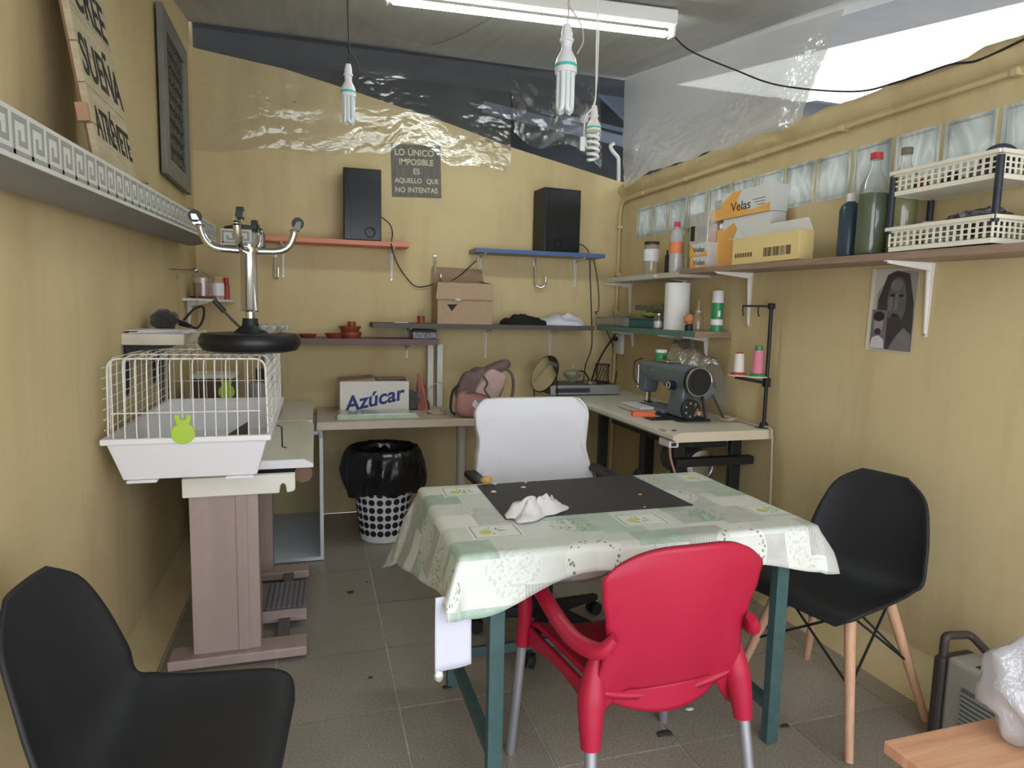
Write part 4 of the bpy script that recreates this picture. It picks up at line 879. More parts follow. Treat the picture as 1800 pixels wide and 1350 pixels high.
# ---------------------------------------------------------------- pallet sign CREE SUEÑA ATRÉVETE
PLK = mk('bleached_planks', srgb(182, 168, 140), .8, var=.16, scale=7, stretch=(1.5, 1.5, 9)); PLE = mk('plank_edge', srgb(176, 140, 112), .8)
SBZ = pz_top(2.2)-.0; so_ = Vector((-.545, 1.985, SBZ)); upv = Vector((-.118, 0, .82)).normalized()
sg = thing('plank_sign', 'tall plank sign lettered CREE SUEÑA ATRÉVETE leaning on left wall', 'sign', so_)
SM = frame(so_, Vector((0, 1, 0)), upv); PW, PH = .375, .80
npk = 8
for k in range(npk):
    MB().prism([(0.0, PH*k/npk+.0012), (PW, PH*k/npk+.0012), (PW, PH*(k+1)/npk-.0012), (0, PH*(k+1)/npk-.0012)], 0, .016, SM).build('plank', PLK, sg)
for u in (.04, PW-.08): MB().prism([(u, .01), (u+.04, .01), (u+.04, PH-.01), (u, PH-.01)], -.016, -.0005, SM).build('batten', PLE, sg)
MB().prism([(-.022, .10), (-.0005, .10), (-.0005, .145), (-.022, .145)], -.012, .014, SM).build('side_block', PLE, sg)
INK = mk('black_ink', srgb(34, 32, 30), .7)
for tx, v, sz, sx_ in (('CREE', .455, .150, .86), ('SUEÑA', .275, .145, .80), ('ATRÉVETE', .110, .115, .64)):
    text(tx, sz, SM @ Matrix.Translation((PW*.52, v, .0168)), INK, sg, bold=.002, sx=sx_, depth=.0005)
# ---------------------------------------------------------------- ornate picture
pf = thing('framed_panel', 'grey framed panel of dark ornate openwork on left wall', 'picture', (XL+.01, 3.7, 1.93))
FM2 = frame((XL+.012, 3.40, 1.935), Vector((0, 1, 0)), Vector((0, 0, 1))); fw_, fh_ = .61, .745; fb = .085
FRG = mk('grey_frame', srgb(120, 118, 112), .5, var=.1)
for q in ([(0, 0), (fw_, 0), (fw_-fb, fb), (fb, fb)], [(fw_, 0), (fw_, fh_), (fw_-fb, fh_-fb), (fw_-fb, fb)], [(fw_, fh_), (0, fh_), (fb, fh_-fb), (fw_-fb, fh_-fb)], [(0, fh_), (0, 0), (fb, fb), (fb, fh_-fb)]):
    MB().prism(q, 0, .026, FM2).build('frame_side', FRG, pf, bevel=.004)
MB().prism([(fb, fb), (fw_-fb, fb), (fw_-fb, fh_-fb), (fb, fh_-fb)], 0, .006, FM2).build('backing', mk('panel_backing', srgb(58, 64, 58), .7, var=.3, scale=14), pf)
ORN = mk('dark_ornament', srgb(86, 84, 74), .5)
m = MB(); random.seed(3)
for i in range(7):
    for j in range(9):
        cx, cy = fb+.035+i*(fw_-2*fb-.07)/6, fb+.035+j*(fh_-2*fb-.07)/8; r = .028; pts = []
        for k in range(22):
            an = k/21*math.pi*3.2+(i+j)*1.2; q = r*(1-k/26); pts.append(FM2 @ Vector((cx+q*math.cos(an)*(1 if (i+j) % 2 else -1), cy+q*math.sin(an), .010)))
        m.tube(pts, .0045, 5)
o = m.build('scrollwork', ORN, pf, smooth=True); o['kind'] = 'stuff'
# ---------------------------------------------------------------- small shelf with papers
sh = thing('small_shelf', 'thick off-white wall shelf holding papers above the cage', 'shelf', (-.56, 2.9, 1.19))
OFFW = mk('chipped_offwhite', srgb(206, 198, 180), .6, var=.08, scale=10); SHZ = 1.232
MB().box(XL, -.47, 2.68, 3.22, SHZ-.042, SHZ).build('board', OFFW, sh, bevel=.003)
bracket(sh, (XL+.001, 2.72, SHZ-.0425), (1, 0, 0), .19, .17, BLACKM, .03); bracket(sh, (XL+.001, 3.15, SHZ-.0425), (1, 0, 0), .19, .17, BLACKM, .03)
MB().box(XL+.001, XL+.035, 3.24, 3.30, .766, 1.30).build('wall_batten', mk('grey_brown_batten', srgb(112, 98, 86), .7), sh)
pa = thing('paper_stack', 'loose white papers on the off-white shelf', 'papers', (-.55, 2.8, SHZ))
for k, (dx_, dy_, rz_) in enumerate(((0, 0, .1), (.01, .02, .25), (-.005, .01, -.08))):
    Mx = Matrix.Translation((-.565+dx_, 2.80+dy_, SHZ+.001+.0035*k)) @ Matrix.Rotation(rz_, 4, 'Z')
    MB(Mx).box(-.10, .10, -.09, .09, 0, .003).build('sheet', mk('paper%d' % k, srgb(222, 222, 230), .8), pa)
wp = thing('wrapped_device', 'black device wrapped in clear plastic with coiled cable', 'device', (-.6, 3.0, SHZ))
MB().ball((-.60, 3.03, SHZ+.045), .055, 20, 12, (.95, 1.5, .78), .35, 5, 4).build('plastic_wrap', film('wrap_film', (.05, .05, .055), .8, .8, .4, 60, .9), wp, smooth='all')
MB().box(-.63, -.575, 2.985, 3.075, SHZ+.018, SHZ+.07).build('device_body', BLACKP, wp, bevel=.01)
MB().tube(curve([(-.57, 3.0, SHZ+.05), (-.52, 3.0, SHZ+.035), (-.48, 3.02, SHZ+.012), (-.465, 3.1, SHZ+.05), (-.47, 3.14, SHZ+.10), (-.50, 3.1, SHZ+.09), (-.53, 3.04, SHZ+.045)], 6), .005, 8).build('cable', CABLEB, wp, smooth=True)
MB().bar((-.545, 3.02, SHZ+.03), (-.50, 3.0, SHZ+.02), .016, .016).build('plug', BLACKP, wp, bevel=.003)
# ---------------------------------------------------------------- corner shelf
cs_ = thing('corner_shelf', 'small white corner shelf holding jars', 'shelf', (-.58, 4.1, 1.35)); CZ2 = 1.376
MB().prism([(XL, 3.86), (-.575, 3.86), (-.47, 4.2), (-.47, D-.001), (XL, D-.001)], CZ2-.014, CZ2, Matrix.Identity(4)).build('board', WHITE, cs_)
bracket(cs_, (XL+.001, 4.0, CZ2-.0145), (1, 0, 0), .15, .11); 
c = Vector((-.598, 4.0, CZ2)); cj = thing('glass_candle', 'red wax candle in a glass jar on a clay saucer', 'candle', c)
MB().lathe([(.001, 0), (.055, 0), (.07, .012), (.066, .013), (.001, .006)], c, 24).build('saucer', CLAY, cj, smooth=True)
MB().lathe([(.001, .0135), (.046, .0135), (.046, .085), (.001, .085)], c, 24).build('wax', mk('brick_wax', srgb(150, 84, 66), .5), cj, smooth=True)
MB().lathe([(.0475, .014), (.048, .115), (.0465, .115), (.0465, .014)], c, 24, caps=False).build('glass_jar', GLASS, cj, smooth=True)
c = Vector((-.535, 4.09, CZ2)); jj = thing('labelled_jar', 'jar with white label and yellow lid on the corner shelf', 'jar', c)
MB().lathe([(.001, .0), (.034, .0), (.036, .01), (.036, .10), (.03, .11), (.001, .11)], c, 20).build('jar_body', mk('pink_jar', srgb(190, 150, 140), .3), jj, smooth=True)
MB().lathe([(.0368, .02), (.0368, .09)], c, 20, caps=False).build('paper_label', WHITEP, jj, smooth=True)
MB().lathe([(.001, .1105), (.033, .1105), (.033, .126), (.001, .127)], c, 20).build('lid', mk('yellow_lid', srgb(190, 176, 80), .5), jj, smooth=True)
c = Vector((-.497, 4.17, CZ2)); jr = thing('red_bottle', 'small red bottle at the end of the corner shelf', 'bottle', c)
MB().lathe([(.001, 0), (.018, 0), (.018, .085), (.010, .095), (.001, .095)], c, 16).build('bottle_body', mk('red_label', srgb(168, 60, 56), .4), jr, smooth=True)
MB().lathe([(.001, .0955), (.014, .0955), (.014, .125), (.001, .126)], c, 16).build('cap', mk('red_cap', srgb(176, 40, 44), .4), jr, smooth=True)
c = PX(344, 475, -.56)
ws = thing('wire_hanger', 'thin wire hanger on a knob in front of the corner shelf', 'hanger', c)
MB().ball(c, .013, sc=(1, 1, 1)).build('knob', STEEL, ws, smooth='all')
MB().tube(curve([c+Vector((-.06, -.13, -.055)), c+Vector((-.055, -.12, -.02)), c+Vector((-.03, -.06, -.012)), c, c+Vector((.03, .06, -.012)), c+Vector((.045, .09, -.03)), c+Vector((.04, .10, -.05))], 6), .0025, 6).build('arm', STEEL, ws)
MB().cyl(c, c+Vector((.004, .0, -.24)), .002, n=6).build('stem', STEEL, ws); MB().cyl(Vector((XL+.001, c.y, c.z)), c, .003, n=8).build('wall_pin', STEEL, ws)
# ================================================================ RIGHT WALL shelves
def tz(x, y, off):
    p = PR(x, y, off); return (p-OR_).dot(TR), p.z
def rb(t0, t1, o0, o1, z0, z1): m = MB(); rbox(m, t0, t1, z0, z1, o1, o0); return m        # o0 nearer the wall
SD = .20
ZSB = tz(1300, 463, SD)[1]-.004; ZSW = tz(1130, 483, SD)[1]
LBROWN = mk('wood_look_laminate', srgb(160, 136, 118), .5, col2=srgb(140, 114, 98), scale=5, stretch=(1, 1, 14))
t_split = tz(1196, 476, SD)[0]; t_w0 = tz(1066, 486, SD)[0]
ws = thing('white_shelf', 'short white shelf at the back end of right wall', 'shelf', RW((t_w0+t_split)/2, .13, ZSW-.03), 'boards on brackets along the walls')
rb(t_w0, t_split, .001, SD, ZSW-.030, ZSW).build('board', mk('greyish_white_board', srgb(196, 190, 178), .55, var=.05), ws, bevel=.002)
for x_ in (1110, ):
    t = tz(x_, 500, .0)[0]; bracket(ws, RW(t, .001, ZSW-.0305), -NR, .21, .2)
bs = thing('wood_shelf', 'long brown wood look shelf on right wall', 'shelf', RW(t_split+1.3, .13, ZSB-.045), 'boards on brackets along the walls')
def zS(t): return ZSB-.0115*(t-1.5)
m = MB(); m.hexa([RW(t_split+.001, .001, zS(t_split)-.026), RW(D+.1, .001, zS(D)-.026), RW(D+.1, SD+.01, zS(D)-.026), RW(t_split+.001, SD+.01, zS(t_split)-.026)], [RW(t_split+.001, .001, zS(t_split)), RW(D+.1, .001, zS(D)), RW(D+.1, SD+.01, zS(D)), RW(t_split+.001, SD+.01, zS(t_split))]); m.build('board', LBROWN, bs, bevel=.002)
for x_ in (1205, 1320, 1635):
    t = tz(x_, 500, .0)[0]; bracket(bs, RW(t, .001, zS(t)-.0265), -NR, .27 if x_ != 1205 else .2, .22, None, .028)
def rp(x, y, off): return tz(x, y, off)
def bottle(name, label, x, ytop, ybot, off, wpx, body, cap, prof='bottle', lab=None, liquid=None, zbase=None, capf=.08, grp=None, cat='bottle'):
    t, zb_ = tz(x, ybot, off); _, zt_ = tz(x, ytop, off); zb_ = zbase if zbase is not None else zb_
    c = RW(t, off, zb_); h = zt_-zb_; r = wid(c, wpx)/2*.97
    o = thing(name, label, cat, c, grp)
    if prof == 'bottle':
        pr_ = [(.001, 0), (r*.9, 0), (r, .012), (r, h*.60), (r*.94, h*.68), (r*.55, h*.80), (r*.36, h*.86), (r*.34, h*(1-capf)), (.001, h*(1-capf))]
        cp_ = [(.001, h*(1-capf)+.0005), (r*.42, h*(1-capf)+.0005), (r*.42, h), (.001, h)]
    elif prof == 'square':
        pr_ = [(.001, 0), (r*.95, 0), (r, .01), (r, h*.74), (r*.8, h*.82), (r*.42, h*.86), (r*.4, h*(1-capf)), (.001, h*(1-capf))]
        cp_ = [(.001, h*(1-capf)+.0005), (r*.46, h*(1-capf)+.0005), (r*.42, h), (.001, h)]
    elif prof == 'jar':
        pr_ = [(.001, 0), (r*.93, 0), (r, .008), (r, h*.80), (r*.88, h*.88), (r*.88, h*(1-capf)), (.001, h*(1-capf))]
        cp_ = [(.001, h*(1-capf)+.0005), (r*.97, h*(1-capf)+.0005), (r*.97, h), (.001, h)]
    else:   # can
        pr_ = [(.001, 0), (r, 0), (r, h*.70), (.001, h*.70)]
        cp_ = [(.001, h*.7005), (r*.97, h*.7005), (r*.93, h*.97), (r*.8, h), (.001, h)]
    MB().lathe(pr_, c, 24).build('bottle_body' if prof != 'jar' else 'jar_body', body, o, smooth=True)
    if liquid: MB().lathe([(.001, .004), (r*.96, .006), (r*.96, h*liquid[1]), (.001, h*liquid[1])], c, 24).build('liquid', liquid[0], o, smooth=True)
    MB().lathe(cp_, c, 20).build('cap' if prof != 'jar' else 'lid', cap, o, smooth=True)
    if lab: 
        m = MB(); m.lathe([(r*1.012, h*lab[1]), (r*1.012, h*lab[2])], c, 24, caps=False).build('paper_label', lab[0], o, smooth=True)
    return o
GW = 'jars and bottles on the right wall shelves'
REDC = mk('pink_red_cap', srgb(206, 60, 80), .4); ORL = mk('orange_label', srgb(222, 130, 84), .5)
bottle('glass_jar', 'clear glass jar with black lid and white label', 1144, 426, 476, .13, 28, GLASS, BLACKP, 'jar', (WHITEP, .42, .78), None, ZSW, .07, cat='jar')
bottle('dark_bottle', 'slim dark bottle behind the white alcohol bottle', 1172, 440, 472, .04, 8, BLACKP, BLACKP, 'square', None, None, ZSW, .1)
bottle('alcohol_bottle', 'white plastic bottle with pink cap and orange label', 1187, 391, 473, .16, 24, tinted('milky_bottle', (.85, .86, .88), .7), REDC, 'square', (ORL, .38, .60), None, ZSW, .10)
bottle('oil_bottle', 'pale glass bottle between alcohol bottle and candle packs', 1205, 402, 472, .06, 16, tinted('oil_glass', srgb(206, 206, 160), .45), mk('grey_cap', srgb(140, 130, 110), .5), 'square', None, None, ZSW, .09)
# ---------------------------------------------------------------- candle boxes
ORG = mk('orange_card', srgb(232, 170, 90), .55); WCD = mk('box_white', srgb(214, 214, 212), .55); YCD = mk('pale_yellow_card', srgb(228, 204, 142), .6); SILV = mk('crinkled_foil', (.72, .72, .72), .3, .6, bump=.8, bscale=30)
BLKI = mk('print_black', srgb(44, 40, 38), .6)
def RM(t, off, z): return frame(RW(t, off, z), TR, Vector((0, 0, 1)))       # x towards camera, y up, z into the room
def rbox_thing(name, label, cat, x0, x1, ytop, ybot, off, depth, mat, zbase=None, sidemat=None, grp=None):
    t0, z0_ = tz(x0, ybot, off); t1, _ = tz(x1, ybot, off); zt_ = tz((x0+x1)/2, ytop, off)[1]
    if zbase is None: zbase = tz((x0+x1)/2, ybot, off)[1]
    o = thing(name, label, cat, RW((t0+t1)/2, off-depth/2, zbase), grp)
    b_ = rb(t0, t1, off-depth, off, zbase, zt_).build('carton', mat, o, bevel=.002)
    return o, t0, t1, zbase, zt_
def front_print(o, t0, t1, z0, z1, off, polys):
    for nm, pts, mat in polys:
        M = RM(t0, off, z0); W_, H_ = t1-t0, z1-z0
        MB().prism([(a*W_, b*H_) for a, b in pts], .0003, .0009, M).build(nm, mat, o)
def side_print(o, t0, off0, off1, z0, z1, mat, a=.03, b=.97, c=.05, d=.95):
    m = MB(); rbox(m, t0-.0008, t0-.0002, z0+(z1-z0)*c, z0+(z1-z0)*d, off1-(off1-off0)*a, off1-(off1-off0)*b); m.build('side_print', mat, o)
SZT = ZSB
GV = 'candle boxes on the wood shelf'
o, t0, t1, z0, z1 = rbox_thing('candle_box', 'lowest small candle pack lettered Velas at the stack foot', 'box', 1212, 1243, 451, 472, .16, .11, WCD, ZSB, grp=GV)
front_print(o, t0, t1, z0, z1, .16, [('orange_print', [(0, 0), (1, 0), (1, .35), (.4, .15), (.15, .9), (0, 1)], ORG)]); text('Velas', .038, RM((t0+t1)/2+.005, .1612, (z0+z1)/2) , BLKI, o, sx=1.3); zz = z1
o, t0, t1, z0, z1 = rbox_thing('candle_box', 'second small candle pack lettered Velas, under the silver tin', 'box', 1212, 1243, 428, 450, .16, .11, WCD, zz+.001, grp=GV)
front_print(o, t0, t1, z0, z1, .16, [('orange_print', [(0, 0), (1, 0), (1, .35), (.4, .15), (.15, .9), (0, 1)], ORG)]); text('Velas', .038, RM((t0+t1)/2+.005, .1612, (z0+z1)/2), BLKI, o, sx=1.3); zz = z1
o, t0, t1, z0, z1 = rbox_thing('silver_pack', 'shiny silver wrapped pack on top of the small candle packs', 'box', 1212, 1243, 375, 418, .155, .10, SILV, zz+.001)
front_print(o, t0, t1, z0, z1, .155, [('dark_window', [(.05, .1), (.3, .1), (.3, .6), (.05, .6)], BLKI), ('grey_print', [(.45, .2), (.9, .2), (.9, .55), (.45, .55)], mk('print_grey', srgb(170, 170, 172), .4))])
o, t0, t1, z0, z1 = rbox_thing('candle_box', 'middle white and orange candle box behind the yellow carton', 'box', 1268, 1350, 379, 450, .108, .09, WCD, ZSB, grp=GV)
front_print(o, t0, t1, z0, z1, .108, [('orange_print', [(0, 0), (.35, 0), (.42, .62), (.25, .9), (.0, .75)], ORG)]); zz = z1; tA = t0
rb(t0-.06, t0-.002, .025, .10, ZSB, z1-.045).build('inner_tray', ORG, o); rb(t0-.055, t0-.004, .03, .095, z1-.0445, z1-.006).build('wrapped_candles', SILV, o, bevel=.01)
side_print(o, t0-.06, .025, .10, ZSB, z1-.05, ORG)
o, t0, t1, z0, z1 = rbox_thing('candle_box', 'topmost white and orange box lettered Velas', 'box', 1268, 1353, 332, 377, .115, .10, WCD, zz+.001, grp=GV)
front_print(o, t0, t1, z0, z1, .115, [('orange_print', [(0, 0), (1, 0), (1, .30), (.62, .16), (.45, .30), (.33, .60), (.42, .98), (.24, .98), (.0, .62)], ORG)])
text('Velas', .062, RM((t0+t1)/2-.03, .1162, z0+(z1-z0)*.38), BLKI, o, sx=1.15)
for k in range(3): front_print(o, t0, t1, z0, z1, .115, [('small_print', [(.66+.04*k, .50-.11*k), (.90, .50-.11*k), (.90, .53-.11*k), (.66+.04*k, .53-.11*k)], mk('print_mid', srgb(120, 112, 100), .6) if k == 0 else MATS['print_mid'])])
rb(t0-.085, t0-.002, .02, .114, zz+.001, z0+(z1-z0)*.45).build('tray_end', ORG, o); rb(t0-.075, t0-.004, .025, .108, z0+(z1-z0)*.452, z0+(z1-z0)*.85).build('wrapped_candles', SILV, o, bevel=.01)
o, t0, t1, z0, z1 = rbox_thing('yellow_carton', 'large pale yellow carton with barcode and open flaps', 'box', 1287, 1402, 412, 465, .19, .078, YCD, ZSB)
rb(t0-.004, t0-.0005, .112, .189, ZSB, z1).build('white_end', WCD, o)
bars = []; random.seed(11)
for k in range(22):
    u = .50+k*.0185; wd = random.choice((.005, .008, .012)); bars.append((u, wd))
M = RM(t0, .19, z0); W_, H_ = t1-t0, z1-z0
for u, wd in bars: MB().prism([(u*W_, .2*H_), ((u+wd)*W_, .2*H_), ((u+wd)*W_, .52*H_), (u*W_, .52*H_)], .0002, .0008, M).build('barcode_bar', BLKI, o)
for k in range(7): MB().prism([((.04+k*.042)*W_, .26*H_), ((.04+k*.042+.03)*W_, .26*H_), ((.04+k*.042+.03)*W_, .42*H_), ((.04+k*.042)*W_, .42*H_)], .0002, .0008, M).build('printed_box', mk('print_brown', srgb(120, 92, 60), .6) if k == 0 else MATS['print_brown'], o)
m = MB(); a4 = [RW(t0+.02, .118, z1+.0), RW(t1, .118, z1), RW(t1, .121, z1), RW(t0+.02, .121, z1)]; up_ = tz(1340, 396, .115)[1]
m.hexa(a4, [RW(t0+.05, .118, up_), RW(t1-.03, .118, up_), RW(t1-.03, .121, up_), RW(t0+.05, .121, up_)]); m.build('back_flap', WCD, o)
m = MB(); m.hexa([RW(t0, .117, z1), RW(t0, .189, z1), RW(t0+.003, .189, z1), RW(t0+.003, .117, z1)], [RW(t0-.05, .122, z1+.012), RW(t0-.05, .185, z1+.002), RW(t0-.048, .185, z1+.005), RW(t0-.048, .122, z1+.015)]); m.build('end_flap', WCD, o)
m = MB(); m.add([RW(t0, .191, z1), RW(t0+.075, .192, z1-.003), RW(t0+.035, .195, z1+.05)], [(0, 1, 2)]); m.build('corner_flap', WCD, o, solid=.002)
# ---------------------------------------------------------------- bottles and basket unit
bottle('blue_bottle', 'squat blue grey bottle with white pump cap', 1489, 342, 447, .11, 36, translucent('blue_grey_fluid', srgb(72, 92, 106), .35, .25), WHITEP, 'square', None, None, ZSB-.003, .13)
bottle('green_drink_bottle', 'large bottle of green liquid with red cap', 1528, 273, 444, .12, 50, GLASS, mk('soda_red', srgb(206, 52, 60), .4), 'bottle', None, (translucent('green_liquid', srgb(104, 128, 62), .6, .2), .60), ZSB-.005, .06)
bottle('yellow_drink_bottle', 'large bottle of yellowish liquid with grey cap behind basket', 1580, 264, 440, .07, 46, GLASS, mk('olive_cap', srgb(120, 112, 92), .5), 'bottle', None, (translucent('yellow_liquid', srgb(190, 190, 120), .6, .2), .78), ZSB-.006, .06)
BSK = mk('ivory_basket', srgb(230, 225, 208), .45)
bu = thing('basket_rack', 'two tier ivory plastic basket rack on black posts', 'rack', RW(tz(1700, 440, .15)[0], .14, ZSB))
BO = .205; tb0 = tz(1562, 440, BO)[0]; tb1 = tz(1742, 430, BO)[0]
def basket(z0, hgt, t0, t1, o0, o1, nt_, no_, rows=3):
    """walls made of real bars with square openings"""
    bk_ = MB()
    def wall(A, B, n):      # A,B bottom corners; bars along and rows
        A, B = Vector(A), Vector(B); L = (B-A); nn = n
        for k in range(nn+1):
            p = A+L*(k/nn); bk_.bar(p+Vector((0, 0, hgt*.22)), p+Vector((0, 0, hgt*.90)), .008, .003, L.cross(Vector((0, 0, 1))))
        for f, w_ in ((.10, .20), (.42, .06), (.64, .06), (.90, .12)):
            bk_.bar(A+Vector((0, 0, hgt*f)), B+Vector((0, 0, hgt*f)), .0035, hgt*w_)
    i = .012
    wall(RW(t0, o1, z0), RW(t1, o1, z0), nt_); wall(RW(t1, o1, z0), RW(t1, o0, z0), no_); wall(RW(t1, o0, z0), RW(t0, o0, z0), nt_); wall(RW(t0, o0, z0), RW(t0, o1, z0), no_)
    b = bk_.build('basket', BSK, bu)
    f = MB(); rbox(f, t0, t1, z0+.001, z0+.008, o1, o0); f.build('basket_floor', BSK, b)
    rim = MB()
    for (a_, c_) in ((RW(t0-.008, o1+.006, z0+hgt), RW(t1+.008, o1+.006, z0+hgt)), (RW(t1+.006, o1+.008, z0+hgt), RW(t1+.006, o0-.008, z0+hgt)), (RW(t0-.008, o0-.006, z0+hgt), RW(t1+.008, o0-.006, z0+hgt)), (RW(t0-.006, o1+.008, z0+hgt), RW(t0-.006, o0-.008, z0+hgt))): rim.bar(a_, c_, .018, .012)
    rim.build('basket_rim', BSK, b); return b
zl, zu = ZSB-.008, tz(1650, 330, BO)[1]
hb = tz(1650, 393, BO)[1]-zl; hu = hb
basket(zl, hb, tb0, tb1, .014, BO, 15, 8); basket(zu-.002, hu, tb0, tb1, .014, BO, 15, 8)
POSTM = mk('navy_black_post', srgb(40, 44, 54), .45)
for tt in (tb0-.004, tb1+.004):
    for oo in (.02, BO): MB().cyl(RW(tt, oo, zl+hb*.8), RW(tt, oo, zu+hu*.82), .011, n=14).build('post', POSTM, bu, smooth=True)
# contents
c = RW(tb1-.04, .13, zu+.012); cyl_ = thing('round_tape', 'dark round reel standing in the upper basket', 'reel', c)
ax = (TR*.55+NR*-.83).normalized(); cc = RW(tb1-.075, .10, zu+.068)
MB().cyl(cc-ax*.022, cc+ax*.022, .052, n=32).build('reel', mk('navy_reel', srgb(44, 50, 66), .4), cyl_, smooth=True); MB().cyl(cc+ax*.0222, cc+ax*.025, .03, n=24).build('reel_hub', BLACKP, cyl_, smooth=True)
random.seed(5)
pal = [srgb(60, 62, 80), srgb(150, 60, 70), srgb(120, 110, 96), srgb(200, 196, 186), srgb(84, 88, 60), srgb(50, 50, 56)]
for k in range(9):
    t = tb0+.03+(tb1-tb0-.14)*(k/8); c = RW(t, .07+.08*random.random(), zu+.0345)
    tag(MB().ball(c, .024, 10, 8, (1, 1, .95), .3, k, 3).build('thread_ball', mk('thread%d' % k, pal[k % 6], .8), smooth='all'), '%s thread ball in upper basket, %s from the far end' % (('navy', 'red', 'tan', 'white', 'olive', 'black')[k % 6], ('first', 'second', 'third', 'fourth', 'fifth', 'sixth', 'seventh', 'eighth', 'ninth')[k]), 'thread', 'thread balls in the upper basket')
BAGB = film('glossy_black_bag', srgb(32, 34, 46), .93, .9, .4, 40, .5)
tag(MB().ball(RW(tb1-.12, .108, zl+.080), .068, 24, 14, (1.0, 1.45, .60), .5, 2, 3.5).build('black_bag', BAGB, smooth='all'), 'glossy black plastic bag filling the lower basket', 'bag')
o = MB(); o.hexa([RW(tb0+.03, .05, zl+.06), RW(tb0+.10, .05, zl+.06), RW(tb0+.10, .18, zl+.065), RW(tb0+.03, .18, zl+.05)], [RW(tb0+.04, .06, zl+.07), RW(tb0+.11, .06, zl+.105), RW(tb0+.11, .18, zl+.095), RW(tb0+.05, .18, zl+.065)])
tag(o.build('white_pack', WCD), 'white paper pack slanting out of the lower basket', 'pack')
# ---------------------------------------------------------------- portrait print
po = thing('portrait_print', 'grey portrait drawing pinned under the wood shelf', 'poster', PR(1560, 615, .003))
A_, B_, C_, D_ = PR(1521, 614, .003), PR(1601, 622, .003), PR(1617, 481, .003), PR(1534, 473, .003)
U_ = (B_-A_); PMx = frame(A_, U_, D_-A_); Wp, Hp = U_.length, (D_-A_).length
def pshape(nm, pts, mat, lev): MB().prism([(a*Wp, b*Hp) for a, b in pts], .0006*lev, .0006*lev+.0005, PMx).build(nm, mat, po)
pshape('paper', [(0, 0), (1, 0), (1, 1), (0, 1)], mk('print_paper', srgb(190, 184, 172), .7), 0)
def ell(cx, cy, rx, ry, n=22, a0=0, a1=360): return [(cx+rx*math.cos(math.radians(a0+(a1-a0)*k/n)), cy+ry*math.sin(math.radians(a0+(a1-a0)*k/n))) for k in range(n if a1-a0 == 360 else n+1)]
g = lambda v: mk('print_tone%d' % v, srgb(v, int(v*.95), int(v*.92)), .7, var=.12, scale=30)
g62, g78, g96, g118, g150, g40 = g(62), g(78), g(96), g(118), g(150), g(44)
pshape('tone_ground', [(.16, .02), (.99, .02), (.99, .95), (.75, .97), (.45, .96), (.16, .70)], g150, 1)
pshape('tone_hood', [(.17, .03), (.98, .03), (.97, .40), (.95, .60), (.82, .93), (.55, .97), (.36, .92), (.2, .62)], g62, 2)
pshape('tone_face', ell(.60, .60, .20, .30), g96, 3)
pshape('tone_brow', ell(.57, .80, .12, .07), g118, 4)
pshape('tone_cheek', ell(.47, .58, .05, .10), g118, 4)
pshape('tone_nose', [(.57, .70), (.61, .70), (.63, .52), (.56, .50)], g118, 4)
pshape('tone_eye', ell(.50, .675, .05, .018), g40, 4); pshape('tone_eye', ell(.69, .675, .05, .018), g40, 4)
pshape('tone_mouth', ell(.59, .44, .08, .018), g40, 4); pshape('tone_beard', ell(.60, .36, .14, .08), g62, 4)
pshape('tone_shoulder', [(.5, .02), (.98, .02), (.96, .22), (.80, .30), (.62, .16)], g118, 4)
pshape('small_photo', [(.10, .03), (.44, .03), (.44, .50), (.10, .50)], mk('photo_lilac', srgb(112, 104, 116), .6), 5)
pshape('small_face', ell(.26, .33, .10, .13), g150, 6); pshape('small_hair', ell(.26, .42, .12, .06), g40, 7); pshape('small_beard', ell(.26, .235, .07, .04), g62, 7)
pshape('small_shirt', [(.10, .03), (.42, .03), (.40, .14), (.28, .19), (.14, .16)], mk('photo_pale', srgb(200, 194, 200), .6), 6)
pshape('white_margin', [(0, 0), (.08, 0), (.08, 1), (0, 1)], mk('paper_margin', srgb(214, 206, 188), .7), 1)

# ================================================================ corner shelf (green and brown)
GD = .225; ZG = tz(1150, 582, GD)[1]+.012
tg0, tg1 = tz(1049, 575, GD)[0], tz(1222, 588, GD)[0]
TEAL = mk('teal_board', srgb(92, 122, 112), .55, var=.05)
gs = thing('green_shelf', 'teal edged shelf with a brown end in the right corner', 'shelf', RW((tg0+tg1)/2, .12, ZG-.03), 'boards on brackets along the walls')
rb(max(tg0, .01), tg1, .001, GD, ZG-.032, ZG).build('board', LBROWN, gs, bevel=.002)
rb(max(tg0, .01), tg1-.001, GD+.0002, GD+.0015, ZG-.032, ZG).build('edge_band', TEAL, gs)
for x_, h_ in ((1113, .11), (1197, .17), (1243, .17)):
    t = tz(x_, 605, 0)[0]; bracket(gs, RW(t, .001, ZG-.0325), -NR, h_, .17)
